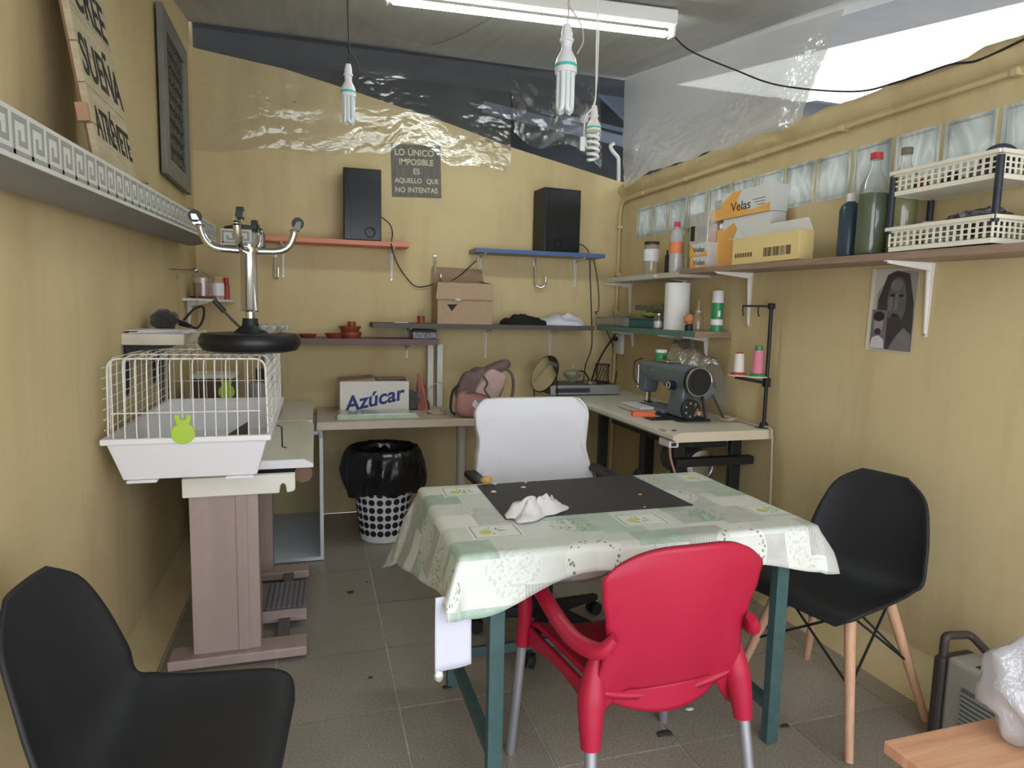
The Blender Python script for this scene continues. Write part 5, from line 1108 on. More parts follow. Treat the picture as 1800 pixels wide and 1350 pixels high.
# items
c = RW(tz(1075, 572, .13)[0]+.02, .12, ZG)
tr = thing('plastic_tray', 'clear plastic tray with white plate on teal shelf', 'tray', c)
m = MB(); t0, t1 = tz(1052, 572, .18)[0], tz(1106, 575, .18)[0]
rb(max(t0, .05), t1, .03, .21, ZG+.0005, ZG+.06).build('tray', film('tray_film', (.8, .8, .76), .35, .8, .5, 30, .5), tr, bevel=.012)
MB().lathe([(.001, 0), (.06, 0), (.085, .012), (.08, .012), (.001, .005)], RW((max(t0, .05)+t1)/2, .12, ZG+.061), 28).build('plate', WHITEP, tr, smooth=True)
t0, t1 = tz(1108, 575, .18)[0], tz(1150, 578, .18)[0]
tb = thing('teal_box', 'teal plastic box on the corner shelf', 'box', RW((t0+t1)/2, .12, ZG)); rb(t0, t1, .04, .19, ZG+.0005, ZG+.050).build('box_body', mk('teal_plastic', srgb(40, 92, 92), .4), tb, bevel=.006); rb(t0-.003, t1+.003, .037, .193, ZG+.0505, ZG+.060).build('lid', MATS['teal_plastic'], tb, bevel=.003)
tag(MB().ball(RW((t0+t1)/2, .115, ZG+.083), .072, 22, 10, (.8, 1.2, .28), .35, 4, 3).build('green_cloth', mk('green_felt', srgb(126, 146, 70), .85), smooth='all'), 'folded green cloth on top of the teal box', 'cloth')
tag(rb(t0+.01, t1+.045, .05, .16, ZG+.110, ZG+.140).build('dark_case', mk('dark_case', srgb(52, 54, 48), .5, col2=srgb(120, 120, 104), scale=40), bevel=.004), 'flat dark case stacked over the green cloth', 'case')
bottle('small_jar', 'small glass jar with white powder on corner shelf', 1157, 551, 576, .17, 17, GLASS, STEEL, 'jar', None, (WHITEP, .5), ZG, .1, cat='jar')
# kitchen roll
t, _ = tz(1188, 575, .13); c = RW(t, .13, ZG); hr = tz(1188, 498, .13)[1]-ZG; rr_ = wid(c, 43)/2
kr = thing('paper_roll', 'tall white kitchen paper roll on the corner shelf', 'paper roll', c)
PAPR = mk('soft_paper', srgb(232, 230, 226), .9, bump=.15, bscale=120)
MB().lathe([(.02, 0), (rr_, 0), (rr_, hr), (.02, hr), (.02, 0)], c, 36, caps=False).build('roll', PAPR, kr, smooth=True)
MB().lathe([(.019, .002), (.019, hr-.002)], c, 18, caps=False).build('core', CARD, kr, smooth=True)
MB().sheet(lambda u, v: c+Vector((math.cos(2.9+u*.5)*(rr_+.001+.006*u), math.sin(2.9+u*.5)*(rr_+.001+.006*u), hr*v)), 5, 6).build('loose_sheet', PAPR, kr, smooth='all')
t, _ = tz(1211, 575, .18); c = RW(t, .18, ZG); pc = thing('pin_cushion', 'amber pin cushion on a dark stand beside the roll', 'pincushion', c)
MB().lathe([(.001, 0), (.022, 0), (.022, .03), (.012, .036), (.001, .036)], c, 16).build('stand', BLACKP, pc, smooth=True); MB().ball(c+Vector((0, 0, .062)), .029, 16, 10, (1, 1, 1.05), .2, 1, 5).build('cushion', mk('amber', srgb(168, 84, 52), .35, col2=srgb(210, 150, 90), scale=50), pc, smooth='all')
t, _ = tz(1226, 579, .15); c = RW(t, .15, ZG); hb_ = tz(1226, 527, .15)[1]-ZG
gl = thing('glue_bottle', 'clear glue bottle with long pointed nozzle', 'bottle', c)
MB().lathe([(.001, 0), (.026, 0), (.028, .01), (.028, hb_*.45), (.018, hb_*.56), (.016, hb_*.58), (.001, hb_*.58)], c, 20).build('bottle_body', tinted('glue_amber', srgb(196, 176, 138), .5), gl, smooth=True)
MB().lathe([(.001, hb_*.581), (.019, hb_*.581), (.019, hb_*.66), (.008, hb_*.69), (.002, hb_), (.001, hb_)], c, 16).build('nozzle', tinted('nozzle_clear', srgb(206, 196, 170), .7), gl, smooth=True)
GRN = mk('green_can', srgb(52, 140, 86), .35)
o = bottle('spray_can', 'green spray can with white cap at the shelf end', 1259, 511, 581, .065, 21, GRN, WHITEP, 'can', (WHITEP, .16, .30), None, ZG)
c = Vector(o.location); 
vd = (CO-c); vd.z = 0; vd.normalize(); sv = Vector((-vd.y, vd.x, 0)); rc_ = wid(c, 21)/2*.97
MB().bar(c+vd*(rc_+.0008)+sv*.004+Vector((0, 0, .095)), c+vd*(rc_*.93+.0015)+sv*.016+Vector((0, 0, .095)), .001, .03).build('label_patch', WHITEP, o)
# hanging grey pouch
t, z = tz(1215, 600, .04)
def pou(u, v):
    tt = t-.03+.11*(u-.5)*(1-.3*v)+.02*v; return RW(tt, .03+.03*math.sin(u*math.pi)*(.4+v)+.012*noise.noise((u*6, v*6, 2)), ZG-.034-.20*v)
tag(MB().sheet(pou, 16, 16).build('grey_pouch', mk('grey_mesh', srgb(136, 126, 118), .85, var=.2, scale=15), smooth='all', solid=.004), 'grey cloth pouch hanging under the teal shelf', 'pouch')

# ================================================================ sewing table with machine
SZ_ = .806; sx0, sx1, sy0, sy1 = 1.555, 2.095, 2.60, 4.27
stb = thing('sewing_table', 'pale green sewing machine table on black steel frame', 'table', ((sx0+sx1)/2, 3.2, 0))
prof = [(sx0+.02, SZ_-.045), (sx0, SZ_-.030), (sx0+.004, SZ_-.014), (sx0+.03, SZ_-.002), (sx0+.05, SZ_), (sx1, SZ_), (sx1, SZ_-.045)]
MB().prism(prof, 0, -(sy1-sy0), frame((0, sy0, 0), (1, 0, 0), (0, 0, 1))).build('table_top', PALEG, stb, smooth=True)
MB().prism(prof, .0005, .003, frame((0, sy0, 0), (1, 0, 0), (0, 0, 1))).build('end_band', mk('cream_edge', srgb(216, 202, 178), .5), stb)
for x, y in ((1.60, 2.66), (2.05, 2.66), (1.60, 3.78)):
    MB().lathe([(.001, 0), (.012, 0), (.012, .0006), (.001, .0006)], (x, y, SZ_+.0003), 16).build('bolt_cap', BLACKP, stb)
MB().box(1.585, 1.625, sy0+.018, sy0+.0225, SZ_-.02, SZ_-.02+.0005).build('mark', BLACKP, stb)
tagp = [PZ(1164, 752, SZ_-.004), PZ(1178, 757, SZ_-.004)]
STK = mk('red_sticker', srgb(196, 150, 130), .6)
MB().hexa([(1.566, 2.69, SZ_-.0075), (1.582, 2.69, SZ_-.0045), (1.582, 2.74, SZ_-.0045), (1.566, 2.74, SZ_-.0075)], [(1.565, 2.69, SZ_-.0065), (1.581, 2.69, SZ_-.0035), (1.581, 2.74, SZ_-.0035), (1.565, 2.74, SZ_-.0065)]).build('sticker', STK, stb)
for y in (2.75, 3.62):
    for x in (1.66, 1.98): MB().box(x, x+.06, y, y+.03, .03, SZ_-.0455).build('leg', BLACKM, stb, bevel=.003)
    MB().box(1.60, 2.10, y-.005, y+.035, .0, .0295).build('foot_bar', BLACKM, stb, bevel=.004)
MB().box(1.725, 1.745, 2.785, 3.615, .18, .22).build('cross_bar', BLACKM, stb)
MB().box(1.645, 2.08, 2.70, 2.745, .615, .655).build('end_rail', BLACKM, stb, bevel=.003)
MB().box(1.70, 1.98, 2.79, 3.55, SZ_-.12, SZ_-.046).build('oil_pan', mk('dark_pan', srgb(40, 40, 42), .5), stb, bevel=.01)
mo = thing('table_motor', 'round grey motor with pulley under the sewing table', 'motor', (1.93, 2.95, .45))
MB().cyl((1.88, 2.86, .575), (1.88, 3.12, .575), .085, n=28).build('motor_body', mk('motor_grey', srgb(92, 92, 90), .5), mo, smooth=True)
MB().lathe([(.001, 0), (.085, 0), (.085, .012), (.06, .018), (.055, .014), (.02, .016), (.001, .016)], (1.88, 2.855, .575), 32, Matrix.Rotation(math.pi/2, 3, 'X')).build('pulley', STEEL, mo, smooth=True)
MB().box(1.83, 1.93, 2.9, 3.08, .6605, SZ_-.1205).build('motor_bracket', BLACKM, mo)
kn = MB().box(1.615, 1.635, 3.0, 3.02, .50, SZ_-.0455).build('knee_rod', BLACKM, stb); MB().ball((1.61, 3.01, .47), .07, 16, 10, (.35, .8, 1)).build('knee_pad', BLACKP, stb, smooth='all')
sw = thing('switch_box', 'white switch box under the sewing table edge', 'switch', (1.585, 2.72, SZ_-.1))
MB().box(1.565, 1.615, 2.64, 2.74, SZ_-.078, SZ_-.0455).build('case', WHITEP, sw, bevel=.004); MB().box(1.575, 1.6, 2.6365, 2.6395, SZ_-.07, SZ_-.055).build('rocker', BLACKP, sw)
MB().tube(curve([(1.585, 2.67, SZ_-.079), (1.60, 2.68, SZ_-.14), (1.65, 2.70, SZ_-.25), (1.68, 2.72, SZ_-.33)], 6), .006, 8).build('cable', mk('copper_cable', srgb(190, 140, 116), .6), sw, smooth=True)
# machine
MG = mk('hammered_blue_grey', srgb(102, 113, 120), .38, bump=.06, bscale=150, spec=.6); MGD = mk('dark_machine_part', srgb(34, 34, 37), .4)
mc = thing('sewing_machine', 'grey blue industrial sewing machine on the pale green table', 'sewing machine', (1.84, 3.2, SZ_+.001))
mx, mb_ = 1.83, SZ_+.001
MB().box(mx-.085, mx+.095, 2.86, 3.36, mb_, mb_+.012).build('bed_plate', MGD, mc, bevel=.003)
MB().box(mx-.075, mx+.085, 3.05, 3.345, mb_+.0125, mb_+.035).build('bed', MG, mc, bevel=.008)
MB().hexa([(mx-.055, 2.90, mb_+.0125), (mx+.065, 2.90, mb_+.0125), (mx+.065, 3.045, mb_+.0125), (mx-.055, 3.045, mb_+.0125)], [(mx-.048, 2.90, mb_+.20), (mx+.055, 2.90, mb_+.20), (mx+.055, 3.02, mb_+.20), (mx-.048, 3.02, mb_+.20)]).build('pillar', MG, mc, bevel=.012)
prm = [(-.052, .165), (-.058, .19), (-.056, .255), (-.04, .278), (.04, .278), (.056, .255), (.058, .19), (.052, .165)]
Mm = frame((mx, 2.885, mb_), (1, 0, 0), (0, 0, 1))
m = MB()
def arm(u, v):
    n = len(prm); k = u*n; i = int(k) % n; f = k-int(k); a_ = prm[i]; b_ = prm[(i+1) % n]
    s_ = 1-.20*v; cz_ = .222
    x = (a_[0]*(1-f)+b_[0]*f)*s_; z = cz_+((a_[1]*(1-f)+b_[1]*f)-cz_)*s_+.006*v
    return Vector((mx+x, 2.885+v*.47, mb_+z))
m.sheet(arm, 32, 6); n_ = len(m.v); m.f.append(tuple(range(0, 32))[::-1]); m.f.append(tuple(range(6*33, 6*33+32)))
m.build('arm', MG, mc, smooth=True)
MB().hexa([(mx-.042, 3.315, mb_+.095), (mx+.042, 3.315, mb_+.095), (mx+.042, 3.385, mb_+.095), (mx-.042, 3.385, mb_+.095)], [(mx-.048, 3.28, mb_+.235), (mx+.048, 3.28, mb_+.235), (mx+.048, 3.39, mb_+.255), (mx-.048, 3.39, mb_+.255)]).build('head', MG, mc, bevel=.014, seg=3)
MB().box(mx-.046, mx+.046, 3.3915, 3.40, mb_+.11, mb_+.25).build('face_plate', STEEL, mc, bevel=.006)
MB().cyl((mx-.005, 3.35, mb_+.038), (mx-.005, 3.35, mb_+.0945), .006, n=10).build('needle_bar', STEEL, mc); MB().cyl((mx+.012, 3.35, mb_+.04), (mx+.012, 3.35, mb_+.0945), .005, n=8).build('presser_bar', BLACKM, mc); MB().box(mx-.012, mx+.018, 3.325, 3.375, mb_+.036, mb_+.042).build('presser_foot', BLACKM, mc)
def disc(nm, c, ax, r, th, mat, n=36):
    return MB().cyl(Vector(c)-Vector(ax)*th/2, Vector(c)+Vector(ax)*th/2, r, n=n).build(nm, mat, mc, smooth=True, bevel=min(.006, th*.25))
hw = disc('handwheel', (mx-.0, 2.850, mb_+.205), (0, 1, 0), .070, .042, MGD)
MB().tube([(mx+.071*math.cos(k/36*2*math.pi), 2.832, mb_+.205+.071*math.sin(k/36*2*math.pi)) for k in range(37)], .004, 6, False).build('wheel_rim', STEEL, hw, smooth=True)
MB().lathe([(.001, 0), (.045, 0), (.045, .003), (.001, .003)], (mx, 2.8285, mb_+.205), 28, Matrix.Rotation(math.pi/2, 3, 'X')).build('wheel_hub', MGD, hw, smooth=True)
disc('winder_disc', (mx-.035, 2.845, mb_+.066), (0, 1, 0), .052, .022, MGD)
for k in range(7):
    an = k/7*2*math.pi; MB().cyl((mx-.035+.034*math.cos(an), 2.8335, mb_+.066+.034*math.sin(an)), (mx-.035+.034*math.cos(an), 2.831, mb_+.066+.034*math.sin(an)), .006, n=8).build('disc_hole', STEEL, mc)
MB().cyl((mx-.005, 2.833, mb_+.05), (mx-.005, 2.812, mb_+.05), .011, n=14).build('winder_knob', mk('brass_knob', srgb(190, 150, 120), .4), mc, smooth=True)
MB().cyl((mx-.05, 2.98, mb_+.175), (mx-.085, 2.98, mb_+.175), .024, n=20).build('stitch_dial', MGD, mc, smooth=True); MB().lathe([(.018, 0), (.018, .002), (.014, .002), (.014, 0)], (mx-.0855, 2.98, mb_+.175), 20, Matrix.Rotation(-math.pi/2, 3, 'Y'), caps=False).build('dial_ring', WHITEP, mc)
MB().box(mx-.0525, mx-.05, 3.20, 3.235, mb_+.225, mb_+.240).build('badge', STEEL, mc)
MB().box(mx-.03, mx+.03, 3.10, 3.2, mb_+.2785, mb_+.292).build('thread_bracket', STEEL, mc, bevel=.004)
for k in range(3): MB().cyl((mx-.02+.02*k, 3.15+.03*k, mb_+.2925), (mx-.02+.02*k, 3.15+.03*k, mb_+.315), .006, n=8).build('thread_post', MGD, mc)
MB().tube(curve([(mx-.046, 3.385, mb_+.13), (mx-.062, 3.41, mb_+.17), (mx-.06, 3.41, mb_+.26), (mx-.03, 3.37, mb_+.285)], 6), .004, 6).build('thread_lever', MGD, mc)
MB().bar((mx+.035, 2.855, mb_+.155), (mx+.05, 2.835, mb_+.015), .010, .014).build('drive_belt', RUBBER, mc); MB().bar((mx-.04, 2.855, mb_+.165), (mx-.012, 2.835, mb_+.075), .010, .012).build('drive_belt', RUBBER, mc)
MB().hexa([(mx+.058, 2.87, mb_+.10), (mx+.13, 2.87, mb_+.15), (mx+.13, 3.0, mb_+.15), (mx+.058, 3.0, mb_+.10)], [(mx+.058, 2.87, mb_+.20), (mx+.12, 2.87, mb_+.17), (mx+.12, 3.0, mb_+.17), (mx+.058, 3.0, mb_+.20)]).build('belt_guard', MG, mc, bevel=.006)
MB().bar((mx+.115, 2.9, mb_+.15), (mx+.19, 2.88, mb_+.0045), .012, .008).build('prop_rod', BLACKM, mc)
jt = Vector((mx+.0, 3.22, mb_+.2895)); jt.z = mb_+.281
jb = thing('green_oil_jar', 'small green jar with white lid on the sewing machine', 'jar', jt)
MB().lathe([(.001, 0), (.03, 0), (.032, .006), (.032, .04), (.028, .046), (.001, .046)], jt, 20).build('jar_body', GRN, jb, smooth=True); MB().lathe([(.001, .0465), (.031, .0465), (.031, .062), (.001, .064)], jt, 20).build('lid', WHITEP, jb, smooth=True)
# on the table
c = PZ(1135, 718, SZ_)
ORP = mk('orange_block', srgb(232, 112, 70), .5)
tag(MB(Matrix.Translation((1.655, 3.07, SZ_+.0005)) @ Matrix.Rotation(-.28, 4, 'Z')).box(-.06, .06, -.022, .022, 0, .026).build('orange_block', ORP, bevel=.003), 'bright orange bar in front of the sewing machine', 'block')
fb_ = thing('folded_fabric', 'folded pale fabric pieces beside the sewing machine head', 'fabric', (1.70, 3.42, SZ_))
MB().box(1.665, 1.79, 3.12, 3.40, SZ_+.0005, SZ_+.020).build('lower_fold', mk('linen', srgb(196, 188, 180), .85), fb_, bevel=.009, seg=3); MB().box(1.672, 1.785, 3.14, 3.37, SZ_+.0205, SZ_+.036).build('upper_fold', mk('linen_light', srgb(206, 200, 198), .85), fb_, bevel=.007, seg=3)
tag(MB().box(1.63, 1.74, 2.93, 3.02, SZ_+.0004, SZ_+.004).build('dark_pad', MGD), 'flat dark pad lying by the machine bed', 'pad')
CLR = film('clear_bag', (.88, .88, .86), .55, .7, .45, 26, .5)
def pbag(u, v):
    a_ = u*math.pi*.9+.1; r = 1+.22*noise.noise((u*5, v*5, 3)); 
    return Vector((1.99+.075*math.cos(a_)*r, 2.93+v*.40, SZ_+(.30+.12*v)*math.sin(a_)**.7*r*.95+.002))
tag(MB().sheet(pbag, 24, 20).build('clear_plastic_bag', CLR, smooth='all'), 'clear plastic cover heaped behind the sewing machine', 'plastic bag')
tag(MB().lathe([(.001, 0), (.018, 0), (.012, .01), (.009, .075), (.005, .08), (.001, .08)], PZ(1288, 718, SZ_), 16).build('black_cone', BLACKP, smooth=True), 'slim black cone standing near the thread stand', 'cone')
cp_ = []
for k in range(60):
    an = k/60*2*math.pi*3; cp_.append(Vector((2.03+(.035+.012*math.sin(k*.8))*math.cos(an), 2.86+(.05+.012*math.cos(k*.6))*math.sin(an), SZ_+.006+.012*abs(math.sin(k*.31)))))
cp_ += curve([cp_[-1], Vector((2.06, 2.76, SZ_+.01)), Vector((2.07, 2.66, SZ_+.008)), Vector((2.075, 2.585, SZ_+.002)), Vector((2.08, 2.575, SZ_-.1)), Vector((2.085, 2.57, .45)), Vector((2.09, 2.57, .2))], 6)
tag(MB().tube(cp_, .005, 7).build('tangled_cable', CABLEW, smooth=True), 'pale tangled cable hanging down from sewing table corner', 'cable')
# thread stand
b0 = PR(1343, 742, .055); tp = PR(1347, 534, .055); tp.x, tp.y = b0.x, b0.y
b0 = Vector((b0.x-.0, max(b0.y, 2.63), SZ_)); tp.x, tp.y = b0.x, b0.y
ts = thing('thread_stand', 'black thread stand with hooks rising from sewing table', 'stand', b0)
MB().cyl(b0, tp, .009, n=14).build('pole', BLACKM, ts, smooth=True)
MB().lathe([(.001, 0), (.024, 0), (.02, .02), (.012, .03), (.001, .03)], b0, 18).build('foot', BLACKP, ts, smooth=True)
ad = Vector((-.62, .78, 0)).normalized()
zt2 = tp.z-.012
MB().bar(Vector((tp.x, tp.y, zt2))-ad*-.0, Vector((tp.x, tp.y, zt2))+ad*.135, .008, .010).build('top_arm', BLACKM, ts)
MB().box(tp.x-.013, tp.x+.013, tp.y-.013, tp.y+.013, zt2-.014, zt2+.014).build('top_clamp', BLACKP, ts, bevel=.003)
for d_ in (.06, .132):
    q = Vector((tp.x, tp.y, zt2))+ad*d_; MB().tube([q, q+Vector((0, 0, -.03)), q+Vector((.004, -.004, -.05))], .0035, 6).build('thread_hook', BLACKM, ts)
zt3 = PR(1340, 668, .055).z
MB().bar(Vector((tp.x, tp.y, zt3-.012)), Vector((tp.x, tp.y, zt3+.006))+ad*.15, .016, .014).build('tray_arm', BLACKM, ts)
MB().box(tp.x-.014, tp.x+.014, tp.y-.014, tp.y+.014, zt3-.03, zt3+.012).build('tray_clamp', BLACKP, ts, bevel=.003)
zp = zt3+.0145
SPR = mk('red_base', srgb(190, 70, 56), .5); 
def spool(d_, h, r, mat, base, label, top):
    q = Vector((tp.x, tp.y, zp))+ad*d_
    MB().lathe([(.001, 0), (.05, 0), (.05, .004), (.001, .004)], q, 28).build('spool_plate', CREAMP, ts, smooth=True)
    q = q+Vector((0, 0, .0042)); o = thing('thread_spool', label, 'thread', q, 'spools on the thread stand')
    MB().lathe([(.001, 0), (r*1.65, 0), (r*1.6, .006), (r*1.05, .014), (.001, .014)], q, 24).build('base', base, o, smooth=True)
    MB().lathe([(.001, .0145), (r*1.06, .0145), (r*.9, h), (.001, h)], q, 24).build('wound_thread', mat, o, smooth=True)
    MB().lathe([(.001, h+.0003), (r*.72, h+.0003), (r*.70, h+top), (.001, h+top)], q, 20).build('top_cap', base, o, smooth=True)
spool(.135, .105, .024, mk('white_thread', srgb(226, 222, 212), .7, bump=.2, bscale=200), SPR, 'white thread spool on a red base', .006)
spool(.045, .125, .025, mk('pink_thread', srgb(222, 130, 150), .7, bump=.2, bscale=200), GRN, 'pink thread spool on a green base', .022)
# ================================================================ DINING TABLE with oilcloth
TZ = .72; T0, T1, Y0, Y1 = .352, 1.442, 1.572, 2.232
tbm = thing('work_table', 'table with green grey steel legs under an oilcloth', 'table', ((T0+T1)/2, (Y0+Y1)/2, 0))
MB().box(T0+.004, T1-.004, Y0+.004, Y1-.004, TZ-.03, TZ-.004).build('table_top', mk('chipboard', srgb(150, 124, 96), .7), tbm)
LG = .042
for x in (T0+.085, T1-.095):
    for y in (Y0+.03, Y1-.07):
        MB().box(x, x+LG, y, y+.032, .0, TZ-.0305).build('leg', GREENM, tbm, bevel=.002)
    MB().box(x+.006, x+LG-.006, Y0+.063, Y1-.071, .10, .135).build('side_stretcher', GREENM, tbm, bevel=.002)
MB().box(T0+.128, T1-.096, Y1-.064, Y1-.044, .10, .135).build('rear_stretcher', GREENM, tbm, bevel=.002)
for y in (Y0+.035, Y1-.065): MB().box(T0+.128, T1-.096, y, y+.02, TZ-.075, TZ-.031).build('apron', GREENM, tbm)
def cloth_mat():
    m = mk('printed_oilcloth', (.8, .8, .76), .35, spec=.5); nt = m.node_tree; b = nt.nodes['Principled BSDF']
    uv = nt.nodes.new('ShaderNodeUVMap').outputs[0]
    def brick(sc, off, w_, h_, c1, c2, mo, ms=0.0, sq=1.0):
        mp = nt.nodes.new('ShaderNodeMapping'); mp.inputs['Location'].default_value = (*off, 0); nt.links.new(uv, mp.inputs[0])
        n = nt.nodes.new('ShaderNodeTexBrick'); n.inputs['Scale'].default_value = sc; n.inputs['Brick Width'].default_value = w_; n.inputs['Row Height'].default_value = h_
        n.inputs['Mortar Size'].default_value = ms; n.inputs['Color1'].default_value = (*c1, 1); n.inputs['Color2'].default_value = (*c2, 1); n.inputs['Mortar'].default_value = (*mo, 1); n.offset = .37; n.squash = sq
        nt.links.new(mp.outputs[0], n.inputs['Vector']); return n
    W0 = srgb(228, 229, 222); G1 = srgb(186, 200, 184); Gy = srgb(206, 207, 198)
    b1 = brick(1, (.03, .02), .20, .115, (0, 0, 0), (1, 1, 1), (.5, .5, .5)); b2 = brick(1, (.11, .09), .135, .155, (0, 0, 0), (1, 1, 1), (.5, .5, .5))
    base = ramp(nt, b1.outputs[0], [(0, srgb(206, 210, 200)), (.2, srgb(166, 186, 168)), (.4, srgb(218, 219, 212)), (.55, srgb(182, 183, 176)), (.7, srgb(226, 227, 220)), (.85, srgb(158, 180, 162))]); base.node.color_ramp.interpolation = 'CONSTANT'
    sec = ramp(nt, b2.outputs[0], [(0, srgb(210, 214, 204)), (.3, srgb(178, 195, 178)), (.5, srgb(222, 223, 216)), (.7, srgb(190, 190, 184))]); sec.node.color_ramp.interpolation = 'CONSTANT'
    f2 = ramp(nt, b2.outputs[0], [(0, (0, 0, 0)), (.25, (1, 1, 1)), (.45, (0, 0, 0)), (.7, (1, 1, 1))]); f2.node.color_ramp.interpolation = 'CONSTANT'
    c = mixc(nt, f2, base, sec)
    n = nt.nodes.new('ShaderNodeTexNoise'); n.inputs['Scale'].default_value = 22; n.inputs['Detail'].default_value = 5; nt.links.new(uv, n.inputs['Vector'])
    c = mixc(nt, ramp(nt, n.outputs[0], [(.45, (0, 0, 0)), (.75, (.35, .35, .35))]), c, srgb(226, 228, 220))
    hs = nt.nodes.new('ShaderNodeTexWave'); hs.inputs['Scale'].default_value = 34; hs.inputs['Distortion'].default_value = 1.5; nt.links.new(uv, hs.inputs['Vector'])
    hm = ramp(nt, b2.outputs[0], [(0, (0, 0, 0)), (.68, (.45, .45, .45)), (.86, (0, 0, 0))]); hm.node.color_ramp.interpolation = 'CONSTANT'
    hx = nt.nodes.new('ShaderNodeMath'); hx.operation = 'MULTIPLY'; nt.links.new(hs.outputs['Fac'], hx.inputs[0]); nt.links.new(hm, hx.inputs[1])
    c = mixc(nt, hx.outputs[0], c, srgb(140, 144, 138))
    vr = nt.nodes.new('ShaderNodeTexNoise'); vr.inputs['Scale'].default_value = 48; vr.inputs['Detail'].default_value = 2; vr.inputs['Distortion'].default_value = 3; nt.links.new(uv, vr.inputs['Vector'])
    vm = ramp(nt, b1.outputs[0], [(0, (0, 0, 0)), (.3, (.5, .5, .5)), (.5, (0, 0, 0)), (.8, (.5, .5, .5))]); vm.node.color_ramp.interpolation = 'CONSTANT'
    vl = ramp(nt, vr.outputs[0], [(.50, (0, 0, 0)), (.53, (1, 1, 1)), (.56, (0, 0, 0))]); vx = nt.nodes.new('ShaderNodeMath'); vx.operation = 'MULTIPLY'; nt.links.new(vl, vx.inputs[0]); nt.links.new(vm, vx.inputs[1])
    c = mixc(nt, vx.outputs[0], c, srgb(120, 132, 116))
    # motif cells: framed picture squares, wreaths and sprigs
    def fract(axis, period, off):
        sp = nt.nodes.new('ShaderNodeSeparateXYZ'); nt.links.new(uv, sp.inputs[0])
        a_ = nt.nodes.new('ShaderNodeMath'); a_.operation = 'ADD'; nt.links.new(sp.outputs[axis], a_.inputs[0]); a_.inputs[1].default_value = off+50*period
        m_ = nt.nodes.new('ShaderNodeMath'); m_.operation = 'MODULO'; nt.links.new(a_.outputs[0], m_.inputs[0]); m_.inputs[1].default_value = period
        s_ = nt.nodes.new('ShaderNodeMath'); s_.operation = 'SUBTRACT'; nt.links.new(m_.outputs[0], s_.inputs[0]); s_.inputs[1].default_value = period/2
        return s_.outputs[0]
    def M(op, a_, b_=None):
        x = nt.nodes.new('ShaderNodeMath'); x.operation = op
        for i, v in enumerate((a_, b_)):
            if v is None: continue
            if isinstance(v, (int, float)): x.inputs[i].default_value = v
            else: nt.links.new(v, x.inputs[i])
        return x.outputs[0]
    leafn = nt.nodes.new('ShaderNodeTexVoronoi'); leafn.inputs['Scale'].default_value = 78; nt.links.new(uv, leafn.inputs['Vector'])
    leaf = M('LESS_THAN', leafn.outputs['Distance'], .36)
    fine = nt.nodes.new('ShaderNodeTexNoise'); fine.inputs['Scale'].default_value = 95; nt.links.new(uv, fine.inputs['Vector'])
    fineb = M('GREATER_THAN', fine.outputs[0], .56)
    def sq(px_, py_, ox, oy, hx, hy):
        ax_ = M('ABSOLUTE', fract(0, px_, ox)); ay_ = M('ABSOLUTE', fract(1, py_, oy))
        return M('MAXIMUM', M('DIVIDE', ax_, hx), M('DIVIDE', ay_, hy))
    def rad(px_, py_, ox, oy):
        x = fract(0, px_, ox); y = fract(1, py_, oy); return M('SQRT', M('ADD', M('MULTIPLY', x, x), M('MULTIPLY', y, y)))
    d1 = sq(.46, .42, .10, .05, .075, .055)
    inside = M('LESS_THAN', d1, 1.0); border = M('MULTIPLY', M('LESS_THAN', d1, .90), M('GREATER_THAN', d1, .84))
    c = mixc(nt, M('MULTIPLY', inside, .8), c, srgb(232, 234, 226)); c = mixc(nt, M('MULTIPLY', border, .8), c, srgb(112, 134, 110))
    r1 = rad(.46, .42, .10, .05)
    c = mixc(nt, M('MULTIPLY', M('LESS_THAN', r1, .034), leaf), c, srgb(104, 140, 74))
    r1b = rad(.46, .42, .13, .055); c = mixc(nt, M('MULTIPLY', M('LESS_THAN', r1b, .018), .9), c, srgb(206, 200, 90))
    r2 = rad(.46, .42, .33, .26)
    wre = M('MULTIPLY', M('MULTIPLY', M('LESS_THAN', r2, .080), M('GREATER_THAN', r2, .058)), leaf); c = mixc(nt, M('MULTIPLY', M('LESS_THAN', r2, .085), .55), c, srgb(230, 231, 224)); c = mixc(nt, M('MULTIPLY', wre, .85), c, srgb(104, 122, 78))
    r3 = rad(.46, .42, .33, .05); spr = M('MULTIPLY', M('LESS_THAN', r3, .062), leaf); c = mixc(nt, M('MULTIPLY', spr, .8), c, srgb(112, 146, 100))
    r4 = rad(.46, .42, .10, .26); spr = M('MULTIPLY', M('LESS_THAN', r4, .075), fineb); c = mixc(nt, M('MULTIPLY', spr, .35), c, srgb(150, 160, 146))
    nt.links.new(c, b.inputs['Base Color']); return m
OIL = cloth_mat()
def backf(u): return 0
SF = 1.0
def cloth_pt(u, v):
    # flat cloth coordinates; overhang differs along the edges
    s_lo = -(.125+.25*max(0, v-.15)); s_hi = (T1-T0)+.085-.035*v
    s = s_lo+(s_hi-s_lo)*u; su = max(0, min(1, s/(T1-T0)))
    f_lo = -(.080+.075*math.exp(-(su/.16)**2)+.05*su*su+.012*math.sin(su*14)); f_hi = (Y1-Y0)+.16+.12*(1-su)
    t = f_lo+(f_hi-f_lo)*v
    return s, t
